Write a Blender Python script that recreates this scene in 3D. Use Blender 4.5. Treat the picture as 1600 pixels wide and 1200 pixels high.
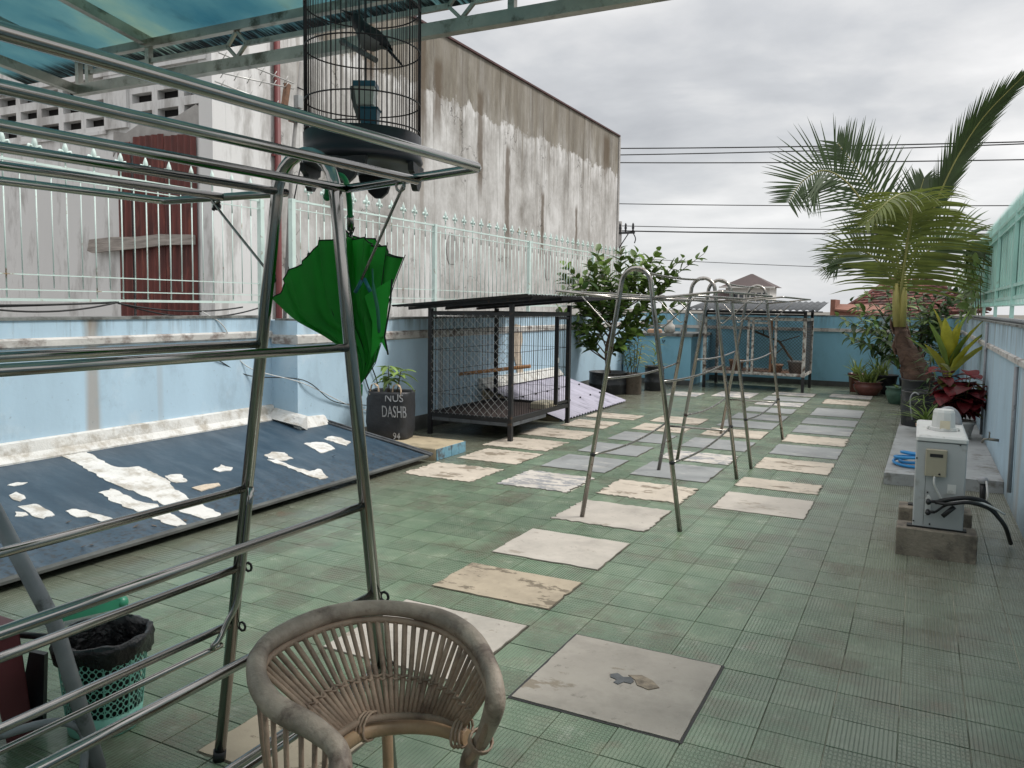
import bpy, math, random
from mathutils import Vector as V, Matrix
R = math.radians
rnd = random.Random(11)
scene = bpy.context.scene
COL = scene.collection
for o in list(bpy.data.objects):
    bpy.data.objects.remove(o)

# ------------------------------------------------------------------ camera
cam = bpy.data.cameras.new('camera')
camo = bpy.data.objects.new('camera', cam)
COL.objects.link(camo)
CR = V((0.89010, 0.45554, 0.01409)); CD = V((0.04786, -0.06267, -0.99689)); CF = V((-0.45324, 0.88800, -0.07759))
CAMPOS = V((0, 0, 1.5))
m = Matrix((( CR.x, -CD.x, -CF.x, 0), (CR.y, -CD.y, -CF.y, 0), (CR.z, -CD.z, -CF.z, 1.5), (0, 0, 0, 1)))
camo.matrix_world = m
cam.sensor_width = 36.0
cam.lens = 1245.0 / 1600.0 * 36.0
cam.shift_y = -27.4 / 1600.0
cam.clip_start = 0.05
cam.clip_end = 2000
scene.camera = camo

# ------------------------------------------------------------------ world: Nishita sky under a broken overcast
SUN_EL, SUN_AZ = R(52), R(62)          # azimuth measured from +Y towards +X
w = bpy.data.worlds.new('World'); scene.world = w; w.use_nodes = True
nt = w.node_tree; nt.nodes.clear()


class NT:
    """tiny node-graph writer"""
    def __init__(s, tree): s.t = tree
    def n(s, typ, ins=None, **attrs):
        nd = s.t.nodes.new(typ)
        for k, v in attrs.items(): setattr(nd, k, v)
        for k, v in (ins or {}).items():
            if isinstance(v, bpy.types.NodeSocket): s.t.links.new(v, nd.inputs[k])
            else: nd.inputs[k].default_value = v
        return nd
    def math(s, op, a, b=0.0, c=0.0, clamp=False):
        nd = s.n('ShaderNodeMath', {0: a, 1: b, 2: c}, operation=op, use_clamp=clamp); return nd.outputs[0]
    def noise(s, vec, scale, detail=4, rough=0.55, dist=0.0):
        nd = s.n('ShaderNodeTexNoise', {'Vector': vec, 'Scale': scale, 'Detail': detail, 'Roughness': rough, 'Distortion': dist})
        return nd.outputs['Fac']
    def ramp(s, fac, stops, interp='LINEAR'):
        nd = s.n('ShaderNodeValToRGB', {'Fac': fac}); cr = nd.color_ramp; cr.interpolation = interp
        while len(cr.elements) < len(stops): cr.elements.new(0.5)
        for e, (p, c) in zip(cr.elements, stops):
            e.position = p
            e.color = (c, c, c, 1) if isinstance(c, (int, float)) else (*c, 1)
        return nd.outputs['Color']
    def mix(s, fac, a, b, mode='MIX'):
        nd = s.n('ShaderNodeMix', data_type='RGBA', blend_type=mode)
        for i, v in ((0, fac), (6, a), (7, b)):
            if isinstance(v, bpy.types.NodeSocket): s.t.links.new(v, nd.inputs[i])
            elif i == 0: nd.inputs[0].default_value = v
            else: nd.inputs[i].default_value = (*v, 1)
        return nd.outputs[2]
    def map(s, vec, scale=(1, 1, 1), loc=(0, 0, 0), rot=(0, 0, 0)):
        return s.n('ShaderNodeMapping', {'Vector': vec, 'Scale': scale, 'Location': loc, 'Rotation': rot}).outputs[0]
    def sep(s, vec): return s.n('ShaderNodeSeparateXYZ', {0: vec}).outputs
    def comb(s, x, y, z): return s.n('ShaderNodeCombineXYZ', {0: x, 1: y, 2: z}).outputs[0]
    def sstep(s, v, lo, hi):
        return s.n('ShaderNodeMapRange', {0: v, 1: lo, 2: hi, 3: 0.0, 4: 1.0}, interpolation_type='SMOOTHSTEP').outputs[0]


W = NT(nt)
sky = W.n('ShaderNodeTexSky', sky_type='NISHITA', sun_disc=False, sun_elevation=SUN_EL, sun_rotation=SUN_AZ, air_density=1.0, dust_density=2.0)
tc = W.n('ShaderNodeTexCoord').outputs['Generated']
sx = W.sep(tc)
zz = W.math('ADD', W.math('MAXIMUM', sx[2], 0.0), 0.22)
pv = W.comb(W.math('DIVIDE', sx[0], zz), W.math('DIVIDE', sx[1], zz), 0.0)
c1 = W.noise(W.map(pv, (0.9, 1.3, 1), (3.1, 0.4, 0)), 1.1, 6, 0.5, 0.3)
c2 = W.noise(W.map(pv, (1, 1, 1), (9.1, 2.4, 0)), 2.7, 6, 0.55, 0.2)
cf = W.math('ADD', W.math('MULTIPLY', c1, 0.72), W.math('MULTIPLY', c2, 0.28))
cloud = W.ramp(cf, [(0.35, (3.1, 3.16, 3.27)), (0.45, (3.9, 3.95, 4.02)), (0.52, (4.8, 4.78, 4.75)), (0.63, (6.1, 6.0, 5.9))])
hor = W.math('SUBTRACT', 1.0, W.sstep(sx[2], 0.0, 0.20))
cloud = W.mix(W.math('MULTIPLY', hor, 0.6), cloud, (4.6, 4.75, 4.95))
zen = W.math('ADD', 1.0, W.math('MULTIPLY', W.sstep(sx[2], 0.25, 1.0), 0.8))      # overcast skies brighten towards the zenith
cloud = W.mix(1.0, cloud, W.comb(zen, zen, zen), 'MULTIPLY')
skyc = W.mix(0.92, sky.outputs[0], cloud)
bg = W.n('ShaderNodeBackground', {'Color': skyc, 'Strength': 0.1})
W.t.links.new(bg.outputs[0], W.n('ShaderNodeOutputWorld').inputs[0])

sun = bpy.data.lights.new('sun', 'SUN'); sun.energy = 1.5; sun.angle = R(16); sun.color = (1.0, 0.97, 0.92)
suno = bpy.data.objects.new('sun', sun); COL.objects.link(suno)
sd = V((math.sin(SUN_AZ) * math.cos(SUN_EL), math.cos(SUN_AZ) * math.cos(SUN_EL), math.sin(SUN_EL)))
suno.rotation_euler = sd.to_track_quat('Z', 'Y').to_euler()
suno.location = sd * 30

scene.view_settings.view_transform = 'Standard'
scene.view_settings.look = 'None'
scene.view_settings.exposure = 0.74
scene.view_settings.gamma = 1.0
scene.view_settings.use_curve_mapping = False
scene.render.engine = 'CYCLES'
scene.cycles.max_bounces = 8
scene.cycles.transparent_max_bounces = 24
scene.cycles.use_denoising = True
try: scene.cycles.denoiser = 'OPENIMAGEDENOISE'
except Exception: pass


# ------------------------------------------------------------------ materials
def newmat(name):
    mt = bpy.data.materials.new(name); mt.use_nodes = True
    mt.node_tree.nodes.clear()
    g = NT(mt.node_tree)
    out = g.n('ShaderNodeOutputMaterial')
    return mt, g, out


def principled(g, out, color, rough=0.5, metal=0.0, spec=0.5, bump=None, bstr=0.2, bdist=0.01, **kw):
    ins = {'Base Color': color if isinstance(color, bpy.types.NodeSocket) else (*color, 1), 'Roughness': rough, 'Metallic': metal, 'Specular IOR Level': spec}
    ins.update(kw)
    if bump is not None:
        ins['Normal'] = g.n('ShaderNodeBump', {'Strength': bstr, 'Distance': bdist, 'Height': bump}).outputs[0]
    p = g.n('ShaderNodeBsdfPrincipled', ins)
    g.t.links.new(p.outputs[0], out.inputs[0])
    return p


def pos(g): return g.n('ShaderNodeNewGeometry').outputs['Position']


def mk(name, base, rough=0.5, metal=0.0, var=0.18, vs=6.0, bump=0.0, bs=60.0, spec=0.5, dirt=None, stretch=(1, 1, 1), objrand=0.0, trans=0.0):
    """generic weathered material: colour noise, optional dirt (colour, amount, scale), bump, per-object variation"""
    mt, g, out = newmat(name)
    p = g.map(pos(g), stretch)
    n1 = g.noise(p, vs, 5, 0.6)
    dark = tuple(c * (1 - var) for c in base); lite = tuple(min(1, c * (1 + var)) for c in base)
    c = g.ramp(n1, [(0.3, dark), (0.7, lite)])
    if objrand:
        oi = g.n('ShaderNodeObjectInfo').outputs['Random']
        f = g.math('ADD', g.math('MULTIPLY', oi, 2 * objrand), 1 - objrand)
        c = g.mix(1.0, c, g.comb(f, f, f), 'MULTIPLY')
    if dirt:
        dc, da, ds = dirt
        nd = g.ramp(g.noise(p, ds, 8, 0.65), [(0.62 - da * 0.5, 0.0), (0.72 - da * 0.3, 1.0)])
        c = g.mix(nd, c, dc)
    rr = g.math('ADD', g.math('MULTIPLY', n1, 0.25), rough - 0.12)
    b = g.noise(p, bs, 4, 0.6) if bump else None
    pr = principled(g, out, c, rr, metal, spec, b, bump)
    if trans:
        tr = g.n('ShaderNodeBsdfTranslucent', {'Color': c})
        mx = g.n('ShaderNodeMixShader', {0: trans, 1: pr.outputs[0], 2: tr.outputs[0]})
        g.t.links.new(mx.outputs[0], out.inputs[0])
    return mt


M = {}
M['steel'] = mk('stainless_steel', (0.40, 0.385, 0.365), 0.15, 1.0, 0.10, 6, 0.0, 90)
M['steel_old'] = mk('dull_stainless', (0.34, 0.32, 0.295), 0.24, 1.0, 0.2, 14, 0.03, 90, dirt=((0.12, 0.07, 0.04), 0.05, 20))
M['canopy_steel'] = mk('canopy_steel', (0.40, 0.38, 0.33), 0.36, 0.9, 0.25, 7, 0.06, 60, dirt=((0.14, 0.13, 0.10), 0.18, 9))
M['black_iron'] = mk('black_painted_iron', (0.018, 0.018, 0.02), 0.5, 0.0, 0.4, 12, 0.2, 80, dirt=((0.10, 0.055, 0.03), 0.05, 14))
M['black_bar'] = mk('dark_cage_wire', (0.030, 0.020, 0.022), 0.5, 0.0, 0.3, 20)
M['white_iron'] = mk('peeling_white_iron', (0.55, 0.53, 0.49), 0.6, 0.0, 0.2, 12, 0.2, 60, dirt=((0.10, 0.055, 0.035), 0.34, 13))
M['mint'] = mk('mint_fence_paint', (0.62, 0.745, 0.70), 0.5, 0.0, 0.12, 4, 0.05, 50, dirt=((0.28, 0.18, 0.10), 0.03, 7))
M['mint_dark'] = mk('weathered_mint_sheet', (0.42, 0.66, 0.60), 0.5, 0.0, 0.16, 3, 0.05, 50, dirt=((0.25, 0.15, 0.07), 0.06, 5), stretch=(1, 1, 0.4))
M['wire'] = mk('black_cable', (0.012, 0.012, 0.013), 0.55)
M['cable_white'] = mk('white_cable', (0.6, 0.6, 0.58), 0.5)
M['cement'] = mk('grey_cement', (0.33, 0.34, 0.34), 0.75, 0, 0.2, 3, 0.2, 30, dirt=((0.16, 0.15, 0.13), 0.15, 5))
M['cement_tan'] = mk('tan_cement', (0.40, 0.33, 0.22), 0.85, 0, 0.2, 5, 0.3, 40, dirt=((0.22, 0.18, 0.12), 0.2, 6))
M['block'] = mk('old_concrete_block', (0.25, 0.215, 0.17), 0.85, 0, 0.3, 8, 0.5, 60, dirt=((0.10, 0.085, 0.07), 0.25, 7))
M['blue_side'] = mk('chipped_blue_edge', (0.17, 0.35, 0.45), 0.7, 0, 0.25, 9, 0.3, 40, dirt=((0.10, 0.12, 0.13), 0.25, 9))
M['roofsheet'] = mk('dark_roof_sheet', (0.030, 0.031, 0.034), 0.6, 0.0, 0.3, 8, 0.1, 60, dirt=((0.12, 0.12, 0.12), 0.08, 11))
M['greyroof'] = mk('grey_roof_sheet', (0.085, 0.092, 0.10), 0.8, 0.0, 0.3, 8, 0.1, 60, dirt=((0.05, 0.05, 0.05), 0.2, 11))
M['lilac_sheet'] = mk('faded_lilac_sheet', (0.44, 0.42, 0.50), 0.55, 0.0, 0.15, 5, 0.1, 40, dirt=((0.26, 0.25, 0.31), 0.2, 8), stretch=(0.4, 1, 0.4))
M['white_seal'] = mk('white_waterproof_seal', (0.68, 0.67, 0.64), 0.7, 0, 0.08, 6, 0.7, 24, dirt=((0.42, 0.385, 0.33), 0.28, 7))
M['tan_patch'] = mk('tan_patch', (0.55, 0.46, 0.36), 0.7, 0, 0.2, 20, 0.4, 60)
M['green_cloth'] = mk('green_umbrella_cloth', (0.030, 0.38, 0.045), 0.6, 0, 0.1, 8, 0.05, 300, trans=0.5)
M['green_plastic'] = mk('green_plastic', (0.010, 0.20, 0.06), 0.3, 0, 0.08, 8)
M['cloth_edge'] = mk('dark_hem', (0.008, 0.02, 0.012), 0.7)
M['teal_tie'] = mk('teal_tie', (0.012, 0.14, 0.075), 0.6)
M['peg'] = mk('blue_green_peg', (0.02, 0.16, 0.20), 0.4)
M['pail'] = mk('mint_basket_plastic', (0.22, 0.52, 0.42), 0.42, 0, 0.08, 5, dirt=((0.20, 0.28, 0.22), 0.08, 7))
M['liner'] = mk('black_bin_liner', (0.008, 0.008, 0.009), 0.28, 0, 0.3, 10, 0.9, 28)
M['rattan'] = mk('weathered_rattan', (0.34, 0.245, 0.18), 0.62, 0, 0.34, 14, 0.35, 90, dirt=((0.15, 0.10, 0.075), 0.12, 11), objrand=0.14)
M['rattan_hoop'] = mk('greyed_rattan_hoop', (0.345, 0.28, 0.225), 0.55, 0, 0.45, 9, 0.35, 80, dirt=((0.13, 0.09, 0.07), 0.22, 10))
M['rattan_tan'] = mk('tan_rattan_rail', (0.40, 0.27, 0.16), 0.5, 0, 0.22, 10, 0.2, 80)
M['paper'] = mk('white_paper', (0.72, 0.72, 0.70), 0.7, 0, 0.04)
M['greypipe'] = mk('grey_painted_pipe', (0.24, 0.25, 0.265), 0.45, 0, 0.16, 9, 0.08, 40, dirt=((0.09, 0.09, 0.09), 0.1, 12))
M['maroon'] = mk('maroon_plastic', (0.14, 0.035, 0.04), 0.45, 0, 0.12)
M['broom_green'] = mk('green_broom_plastic', (0.03, 0.21, 0.125), 0.4)
M['black_plastic'] = mk('black_plastic', (0.014, 0.014, 0.016), 0.42, 0, 0.3, 10, 0.1, 60)
M['drum'] = mk('black_drum_plastic', (0.022, 0.024, 0.028), 0.45, 0, 0.35, 6, 0.1, 30, dirt=((0.09, 0.085, 0.08), 0.1, 6))
M['rustdrum'] = mk('rusty_brown_drum', (0.12, 0.095, 0.075), 0.75, 0, 0.35, 9, 0.3, 40, dirt=((0.06, 0.04, 0.03), 0.2, 9))
M['glazed'] = mk('maroon_glazed_pot', (0.13, 0.045, 0.035), 0.22, 0, 0.3, 12, 0.05, 40)
M['greenpot'] = mk('dark_green_pot', (0.05, 0.11, 0.08), 0.4, 0, 0.3, 9)
M['terracotta'] = mk('peach_plastic_pot', (0.52, 0.31, 0.20), 0.5, 0, 0.1)
M['whitepot'] = mk('dirty_white_pot', (0.50, 0.48, 0.45), 0.55, 0, 0.15, 8, dirt=((0.25, 0.22, 0.18), 0.2, 9))
M['soil'] = mk('potting_soil', (0.035, 0.024, 0.017), 0.95, 0, 0.4, 30, 0.8, 60)
M['bag'] = mk('dark_woven_bag', (0.030, 0.031, 0.035), 0.5, 0, 0.3, 7, 0.7, 16)
M['bagprint'] = mk('grey_bag_print', (0.42, 0.42, 0.43), 0.6, 0, 0.3, 25)
M['strap'] = mk('tan_strap', (0.50, 0.38, 0.27), 0.8, 0, 0.15, 25)
M['ac_white'] = mk('ac_white_paint', (0.68, 0.68, 0.66), 0.45, 0, 0.06, 5, dirt=((0.42, 0.41, 0.38), 0.10, 7))
M['ac_grey'] = mk('ac_grey_panel', (0.45, 0.465, 0.47), 0.5, 0, 0.08, 4, dirt=((0.32, 0.31, 0.29), 0.10, 7))
M['ac_beige'] = mk('ac_beige_cover', (0.40, 0.36, 0.27), 0.5, 0, 0.06)
M['ac_dark'] = mk('ac_dark_slot', (0.02, 0.02, 0.02), 0.6)
M['tape'] = mk('old_tape', (0.62, 0.56, 0.42), 0.6)
M['duct'] = mk('grey_hose', (0.34, 0.35, 0.37), 0.5)
M['bluehose'] = mk('blue_hose', (0.02, 0.24, 0.55), 0.35, 0, 0.12, 8)
M['brass'] = mk('dull_brass', (0.20, 0.19, 0.16), 0.4, 0.8)
M['bark'] = mk('bark', (0.13, 0.095, 0.065), 0.85, 0, 0.35, 12, 0.7, 40)
M['palmbark'] = mk('palm_base_fibre', (0.105, 0.062, 0.044), 0.8, 0, 0.5, 7, 0.9, 22, stretch=(1, 1, 2.6))
M['petiole'] = mk('palm_petiole', (0.34, 0.30, 0.09), 0.5, 0, 0.3, 6, stretch=(1, 1, 0.3))
M['rachis'] = mk('palm_rachis', (0.26, 0.25, 0.08), 0.5, 0, 0.2, 6)
M['palmleaf'] = mk('palm_leaf', (0.060, 0.110, 0.026), 0.45, 0, 0.35, 2.5, trans=0.32)
M['palmleaf_y'] = mk('palm_leaf_yellowing', (0.135, 0.165, 0.036), 0.45, 0, 0.35, 2.5, trans=0.35)
M['palmleaf_d'] = mk('palm_leaf_dark', (0.045, 0.080, 0.022), 0.45, 0, 0.3, 2.5, trans=0.25)
M['leaf'] = mk('green_leaf', (0.13, 0.21, 0.045), 0.42, 0, 0.35, 1.6, objrand=0.35, trans=0.3)
M['leaf_mid'] = mk('mid_leaf', (0.14, 0.21, 0.055), 0.45, 0, 0.4, 2.5, objrand=0.4, trans=0.3)
M['leaf_dark'] = mk('dark_leaf', (0.060, 0.115, 0.035), 0.42, 0, 0.4, 2.0, objrand=0.4, trans=0.25)
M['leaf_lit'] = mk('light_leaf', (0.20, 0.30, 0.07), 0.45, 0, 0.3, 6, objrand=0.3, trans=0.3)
M['leaf_yel'] = mk('yellow_leaf', (0.42, 0.40, 0.05), 0.42, 0, 0.3, 6, objrand=0.25, trans=0.3)
M['leaf_red'] = mk('coleus_leaf', (0.12, 0.010, 0.014), 0.5, 0, 0.5, 18, objrand=0.4, trans=0.25)
M['leaf_rim'] = mk('coleus_green_leaf', (0.14, 0.15, 0.04), 0.5, 0, 0.4, 18, objrand=0.3, trans=0.25)
M['aloe'] = mk('aloe_leaf', (0.25, 0.33, 0.085), 0.4, 0, 0.35, 6, objrand=0.3, trans=0.15)
M['wood'] = mk('weathered_plank', (0.34, 0.30, 0.27), 0.85, 0, 0.4, 9, 0.8, 50, stretch=(0.3, 1, 3))
M['perch'] = mk('orange_wood_perch', (0.46, 0.22, 0.09), 0.5, 0, 0.2, 10)
M['greystick'] = mk('grey_stick', (0.17, 0.16, 0.15), 0.7)
M['rustred'] = mk('rust_red_sheet', (0.115, 0.028, 0.022), 0.6, 0, 0.5, 5, 0.2, 30, stretch=(2.5, 2.5, 0.35), dirt=((0.26, 0.075, 0.05), 0.12, 4))
M['roof_edge'] = mk('dark_roof_edge', (0.075, 0.032, 0.030), 0.6, 0, 0.3)
M['redpipe'] = mk('red_pipe', (0.15, 0.035, 0.035), 0.55, 0, 0.15)
M['redroof'] = mk('roof_tile_red', (0.15, 0.050, 0.040), 0.8, 0, 0.5, 3, 0.2, 10, objrand=0.2, dirt=((0.07, 0.045, 0.04), 0.3, 2))
M['brownroof'] = mk('roof_brown', (0.075, 0.052, 0.05), 0.7, 0, 0.2, 1)
M['housewall'] = mk('house_wall', (0.62, 0.60, 0.57), 0.8, 0, 0.08, 0.5)
M['brick'] = mk('brick_wall', (0.22, 0.10, 0.07), 0.85, 0, 0.3, 4)
M['window'] = mk('window_glass_far', (0.05, 0.06, 0.07), 0.15)
M['ground'] = mk('street_ground', (0.14, 0.13, 0.11), 0.9, 0, 0.3, 0.3)
M['pole'] = mk('concrete_pole', (0.25, 0.24, 0.23), 0.8)
M['antenna'] = mk('antenna_aluminium', (0.55, 0.54, 0.52), 0.4, 0.6)
M['rusty'] = mk('rusty_bracket', (0.19, 0.10, 0.06), 0.7, 0.2, 0.4, 20)
M['cup_blue'] = mk('blue_cup', (0.015, 0.11, 0.16), 0.35)
M['cup_clear'] = mk('pale_cup', (0.50, 0.54, 0.47), 0.3)
M['bird_black'] = mk('bird_black', (0.008, 0.008, 0.010), 0.45)
M['bird_grey'] = mk('bird_grey', (0.20, 0.19, 0.18), 0.8)
M['traybrown'] = mk('tray_litter', (0.045, 0.030, 0.026), 0.9, 0, 0.5, 20, 0.8, 50)
M['pebble'] = mk('white_plaster_bits', (0.70, 0.70, 0.68), 0.8, 0, 0.2, 10, 0.4, 30)
M['whitewall'] = mk('white_building_plaster', (0.70, 0.69, 0.68), 0.85, 0, 0.05, 1.5, 0.1, 30, dirt=((0.44, 0.425, 0.41), 0.2, 3), stretch=(1, 1, 0.3))
M['rawcement'] = mk('raw_cement_render', (0.36, 0.345, 0.33), 0.9, 0, 0.2, 6, 0.5, 30)
M['vent_shade'] = mk('vent_shade_panel', (0.010, 0.009, 0.009), 0.9)
M['backwall_dark'] = mk('added_wall_grey', (0.34, 0.36, 0.37), 0.8, 0, 0.1, 2)


def blue_wall(name, base, top=1.36, dirtamt=1.0, rust=True, lowdark=0.0):
    mt, g, out = newmat(name)
    p = pos(g); s_ = g.sep(p)
    n1 = g.noise(g.map(p, (1, 1, 0.35)), 1.6, 5, 0.6)
    c = g.ramp(n1, [(0.3, tuple(x * 0.88 for x in base)), (0.7, tuple(min(1, x * 1.08) for x in base))])
    # lighter flaking clouds
    fl = g.ramp(g.noise(p, 2.3, 6, 0.7), [(0.56, 0.0), (0.70, 0.35)])
    c = g.mix(fl, c, (min(1, base[0] * 1.5), min(1, base[1] * 1.25), min(1, base[2] * 1.12)))
    # black streaks running from the coping
    st = g.noise(g.map(p, (7, 7, 0.5)), 1.0, 6, 0.7)
    hz = g.sstep(s_[2], top - 0.30, top + 0.02)
    f = g.math('MULTIPLY', g.ramp(st, [(0.46, 0.0), (0.66, 1.0)]), hz)
    c = g.mix(g.math('MULTIPLY', f, 0.75 * dirtamt), c, (0.10, 0.105, 0.10))
    if rust:
        rs = g.noise(g.map(p, (2.6, 2.6, 0.10), (4, 1, 0)), 1.0, 3, 0.5)
        c = g.mix(g.math('MULTIPLY', g.ramp(rs, [(0.61, 0.0), (0.70, 1.0)]), 0.55), c, (0.36, 0.22, 0.10))
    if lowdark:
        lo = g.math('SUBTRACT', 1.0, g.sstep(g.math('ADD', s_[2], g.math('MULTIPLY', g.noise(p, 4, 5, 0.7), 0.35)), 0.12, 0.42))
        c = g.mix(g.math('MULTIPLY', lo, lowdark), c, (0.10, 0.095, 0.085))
    sp = g.ramp(g.noise(p, 26, 3, 0.6), [(0.66, 0.0), (0.74, 1.0)])
    c = g.mix(g.math('MULTIPLY', sp, 0.35), c, (0.13, 0.17, 0.19))
    bl = g.ramp(g.noise(g.map(p, (1, 1, 0.7), (3, 3, 3)), 2.1, 9, 0.75), [(0.52, 0.0), (0.66, 0.42)])
    c = g.mix(bl, c, tuple(x * 0.62 for x in base))
    principled(g, out, c, 0.62, 0, 0.4, g.noise(p, 22, 5, 0.6), 0.12)
    return mt


M['blue'] = blue_wall('pale_blue_wall_paint', (0.47, 0.63, 0.75))
M['blue_far'] = blue_wall('blue_far_wall_paint', (0.26, 0.53, 0.68))
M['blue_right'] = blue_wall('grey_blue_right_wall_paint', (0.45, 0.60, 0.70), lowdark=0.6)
M['band'] = mk('stained_white_band', (0.56, 0.54, 0.51), 0.7, 0, 0.2, 4, 0.3, 30, dirt=((0.20, 0.16, 0.14), 0.25, 6), stretch=(1, 1, 1.5))
M['plinth'] = mk('dark_skirting', (0.09, 0.095, 0.09), 0.8, 0, 0.35, 5, 0.2, 30)
M['coping'] = mk('mossy_coping', (0.26, 0.27, 0.26), 0.9, 0, 0.35, 5, 0.4, 30, dirt=((0.07, 0.07, 0.065), 0.35, 5))


def concrete_wall():
    mt, g, out = newmat('stained_concrete_wall')
    p = pos(g); s_ = g.sep(p); y, z = s_[1], s_[2]
    n1 = g.math('ADD', g.math('MULTIPLY', g.noise(g.map(p, (1, 1, 0.30)), 1.5, 7, 0.65), 0.45), g.math('MULTIPLY', g.noise(p, 1.1, 9, 0.72), 0.55))
    low = g.ramp(n1, [(0.36, (0.26, 0.245, 0.225)), (0.47, (0.44, 0.425, 0.405)), (0.61, (0.66, 0.65, 0.635))])
    # dark upper band with a ragged lower edge
    up = g.ramp(g.noise(g.map(p, (1, 1.9, 0.5)), 1.3, 8, 0.72), [(0.30, (0.10, 0.085, 0.065)), (0.50, (0.20, 0.178, 0.140)), (0.70, (0.36, 0.33, 0.28))])
    edge = g.math('ADD', z, g.math('MULTIPLY', g.math('SUBTRACT', g.noise(g.map(p, (1, 1.5, 1.5)), 1.3, 10, 0.75), 0.5), 1.05))
    band = g.sstep(edge, 5.50, 5.57)
    c = g.mix(g.math('MULTIPLY', band, g.ramp(g.noise(g.map(p, (1, 2.2, 0.5), (0, 8, 1)), 1.2, 7, 0.7), [(0.34, 0.45), (0.6, 0.95)])), low, up)
    # white efflorescence rim under the band
    rim = g.math('MULTIPLY', g.sstep(edge, 5.05, 5.45), g.math('SUBTRACT', 1.0, band))
    rim = g.math('MULTIPLY', rim, g.ramp(g.noise(g.map(p, (1, 5, 2)), 1.6, 6, 0.7), [(0.42, 0.0), (0.6, 0.8)]))
    c = g.mix(rim, c, (0.74, 0.73, 0.72))
    # brown run-off streaks
    st = g.noise(g.map(p, (1, 3.2, 0.09), (0, 0.4, 0)), 1.0, 4, 0.6)
    sk = g.math('MULTIPLY', g.ramp(st, [(0.64, 0.0), (0.70, 0.8)]), g.sstep(g.math('ADD', z, g.math('MULTIPLY', n1, 3.0)), 3.2, 6.2))
    c = g.mix(g.math('MULTIPLY', sk, 0.75), c, (0.16, 0.115, 0.075))
    st2 = g.noise(g.map(p, (1, 9, 0.5), (0, 3.4, 0)), 1.0, 7, 0.75)
    c = g.mix(g.math('MULTIPLY', g.ramp(st2, [(0.52, 0.0), (0.64, 1.0)]), 0.5), c, (0.20, 0.185, 0.165))
    # fine drips of varying length hanging from the dark band
    dn = g.noise(g.map(p, (1, 5.5, 0.22), (0, 1.7, 0)), 1.0, 6, 0.7)
    dm = g.math('ADD', dn, g.math('MULTIPLY', g.math('SUBTRACT', z, 4.4), 0.095))
    c = g.mix(g.math('MULTIPLY', g.ramp(dm, [(0.60, 0.0), (0.70, 1.0)]), 0.55), c, (0.215, 0.19, 0.155))
    dk2 = g.noise(g.map(p, (1, 8.5, 0.16), (0, 6.2, 0)), 1.0, 4, 0.6)
    c = g.mix(g.math('MULTIPLY', g.ramp(dk2, [(0.60, 0.0), (0.67, 1.0)]), g.math('MULTIPLY', g.sstep(z, 3.6, 5.6), 0.6)), c, (0.085, 0.070, 0.052))
    # long tapering run-off stains
    wob = g.math('MULTIPLY', g.math('SUBTRACT', g.noise(g.map(p, (1, 4, 1.2)), 2.0, 4, 0.6), 0.5), 0.22)
    for y0, hw, zt, zb in ((15.02, 0.17, 6.1, 3.4), (12.75, 0.28, 6.6, 4.3), (13.35, 0.20, 6.3, 4.4), (11.2, 0.2, 6.4, 4.6), (18.2, 0.12, 4.4, 2.2), (16.3, 0.16, 5.2, 2.4), (22.6, 0.35, 6.6, 5.0), (20.4, 0.10, 4.3, 2.6)):
        dy = g.math('ABSOLUTE', g.math('ADD', g.math('SUBTRACT', y, y0), wob))
        mk_ = g.math('SUBTRACT', 1.0, g.sstep(dy, hw * 0.35, hw))
        mk_ = g.math('MULTIPLY', mk_, g.math('MULTIPLY', g.sstep(z, zb, zb + 0.9), g.math('SUBTRACT', 1.0, g.sstep(z, zt - 0.25, zt))))
        c = g.mix(g.math('MULTIPLY', mk_, 0.78), c, (0.115, 0.085, 0.058))
    # hairline cracks
    vo = g.n('ShaderNodeTexVoronoi', {'Vector': g.n('ShaderNodeVectorMath', {0: g.map(p, (1, 1.0, 0.55)), 1: g.n('ShaderNodeTexNoise', {'Vector': p, 'Scale': 2.0, 'Detail': 6.0}).outputs['Color']}, operation='ADD').outputs[0], 'Scale': 1.1}, feature='DISTANCE_TO_EDGE')
    cr = g.ramp(vo.outputs['Distance'], [(0.0, 1.0), (0.012, 0.0)])
    cr = g.math('MULTIPLY', cr, g.ramp(g.noise(p, 0.8, 2), [(0.5, 0.0), (0.62, 1.0)]))
    cr = g.math('MULTIPLY', cr, g.math('SUBTRACT', 1.0, band))
    c = g.mix(g.math('MULTIPLY', cr, 0.8), c, (0.05, 0.045, 0.04))
    h = g.math('SUBTRACT', g.noise(p, 9, 6, 0.7), g.math('MULTIPLY', cr, 0.6))
    principled(g, out, c, 0.9, 0, 0.2, h, 0.35, 0.02)
    return mt


M['concrete_wall'] = concrete_wall()
TX, TY0, TP, TQ = 0.2225, 3.28, 0.2225, 0.2145        # tile joints: x = k*TP, y = TY0 + k*TQ


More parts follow.
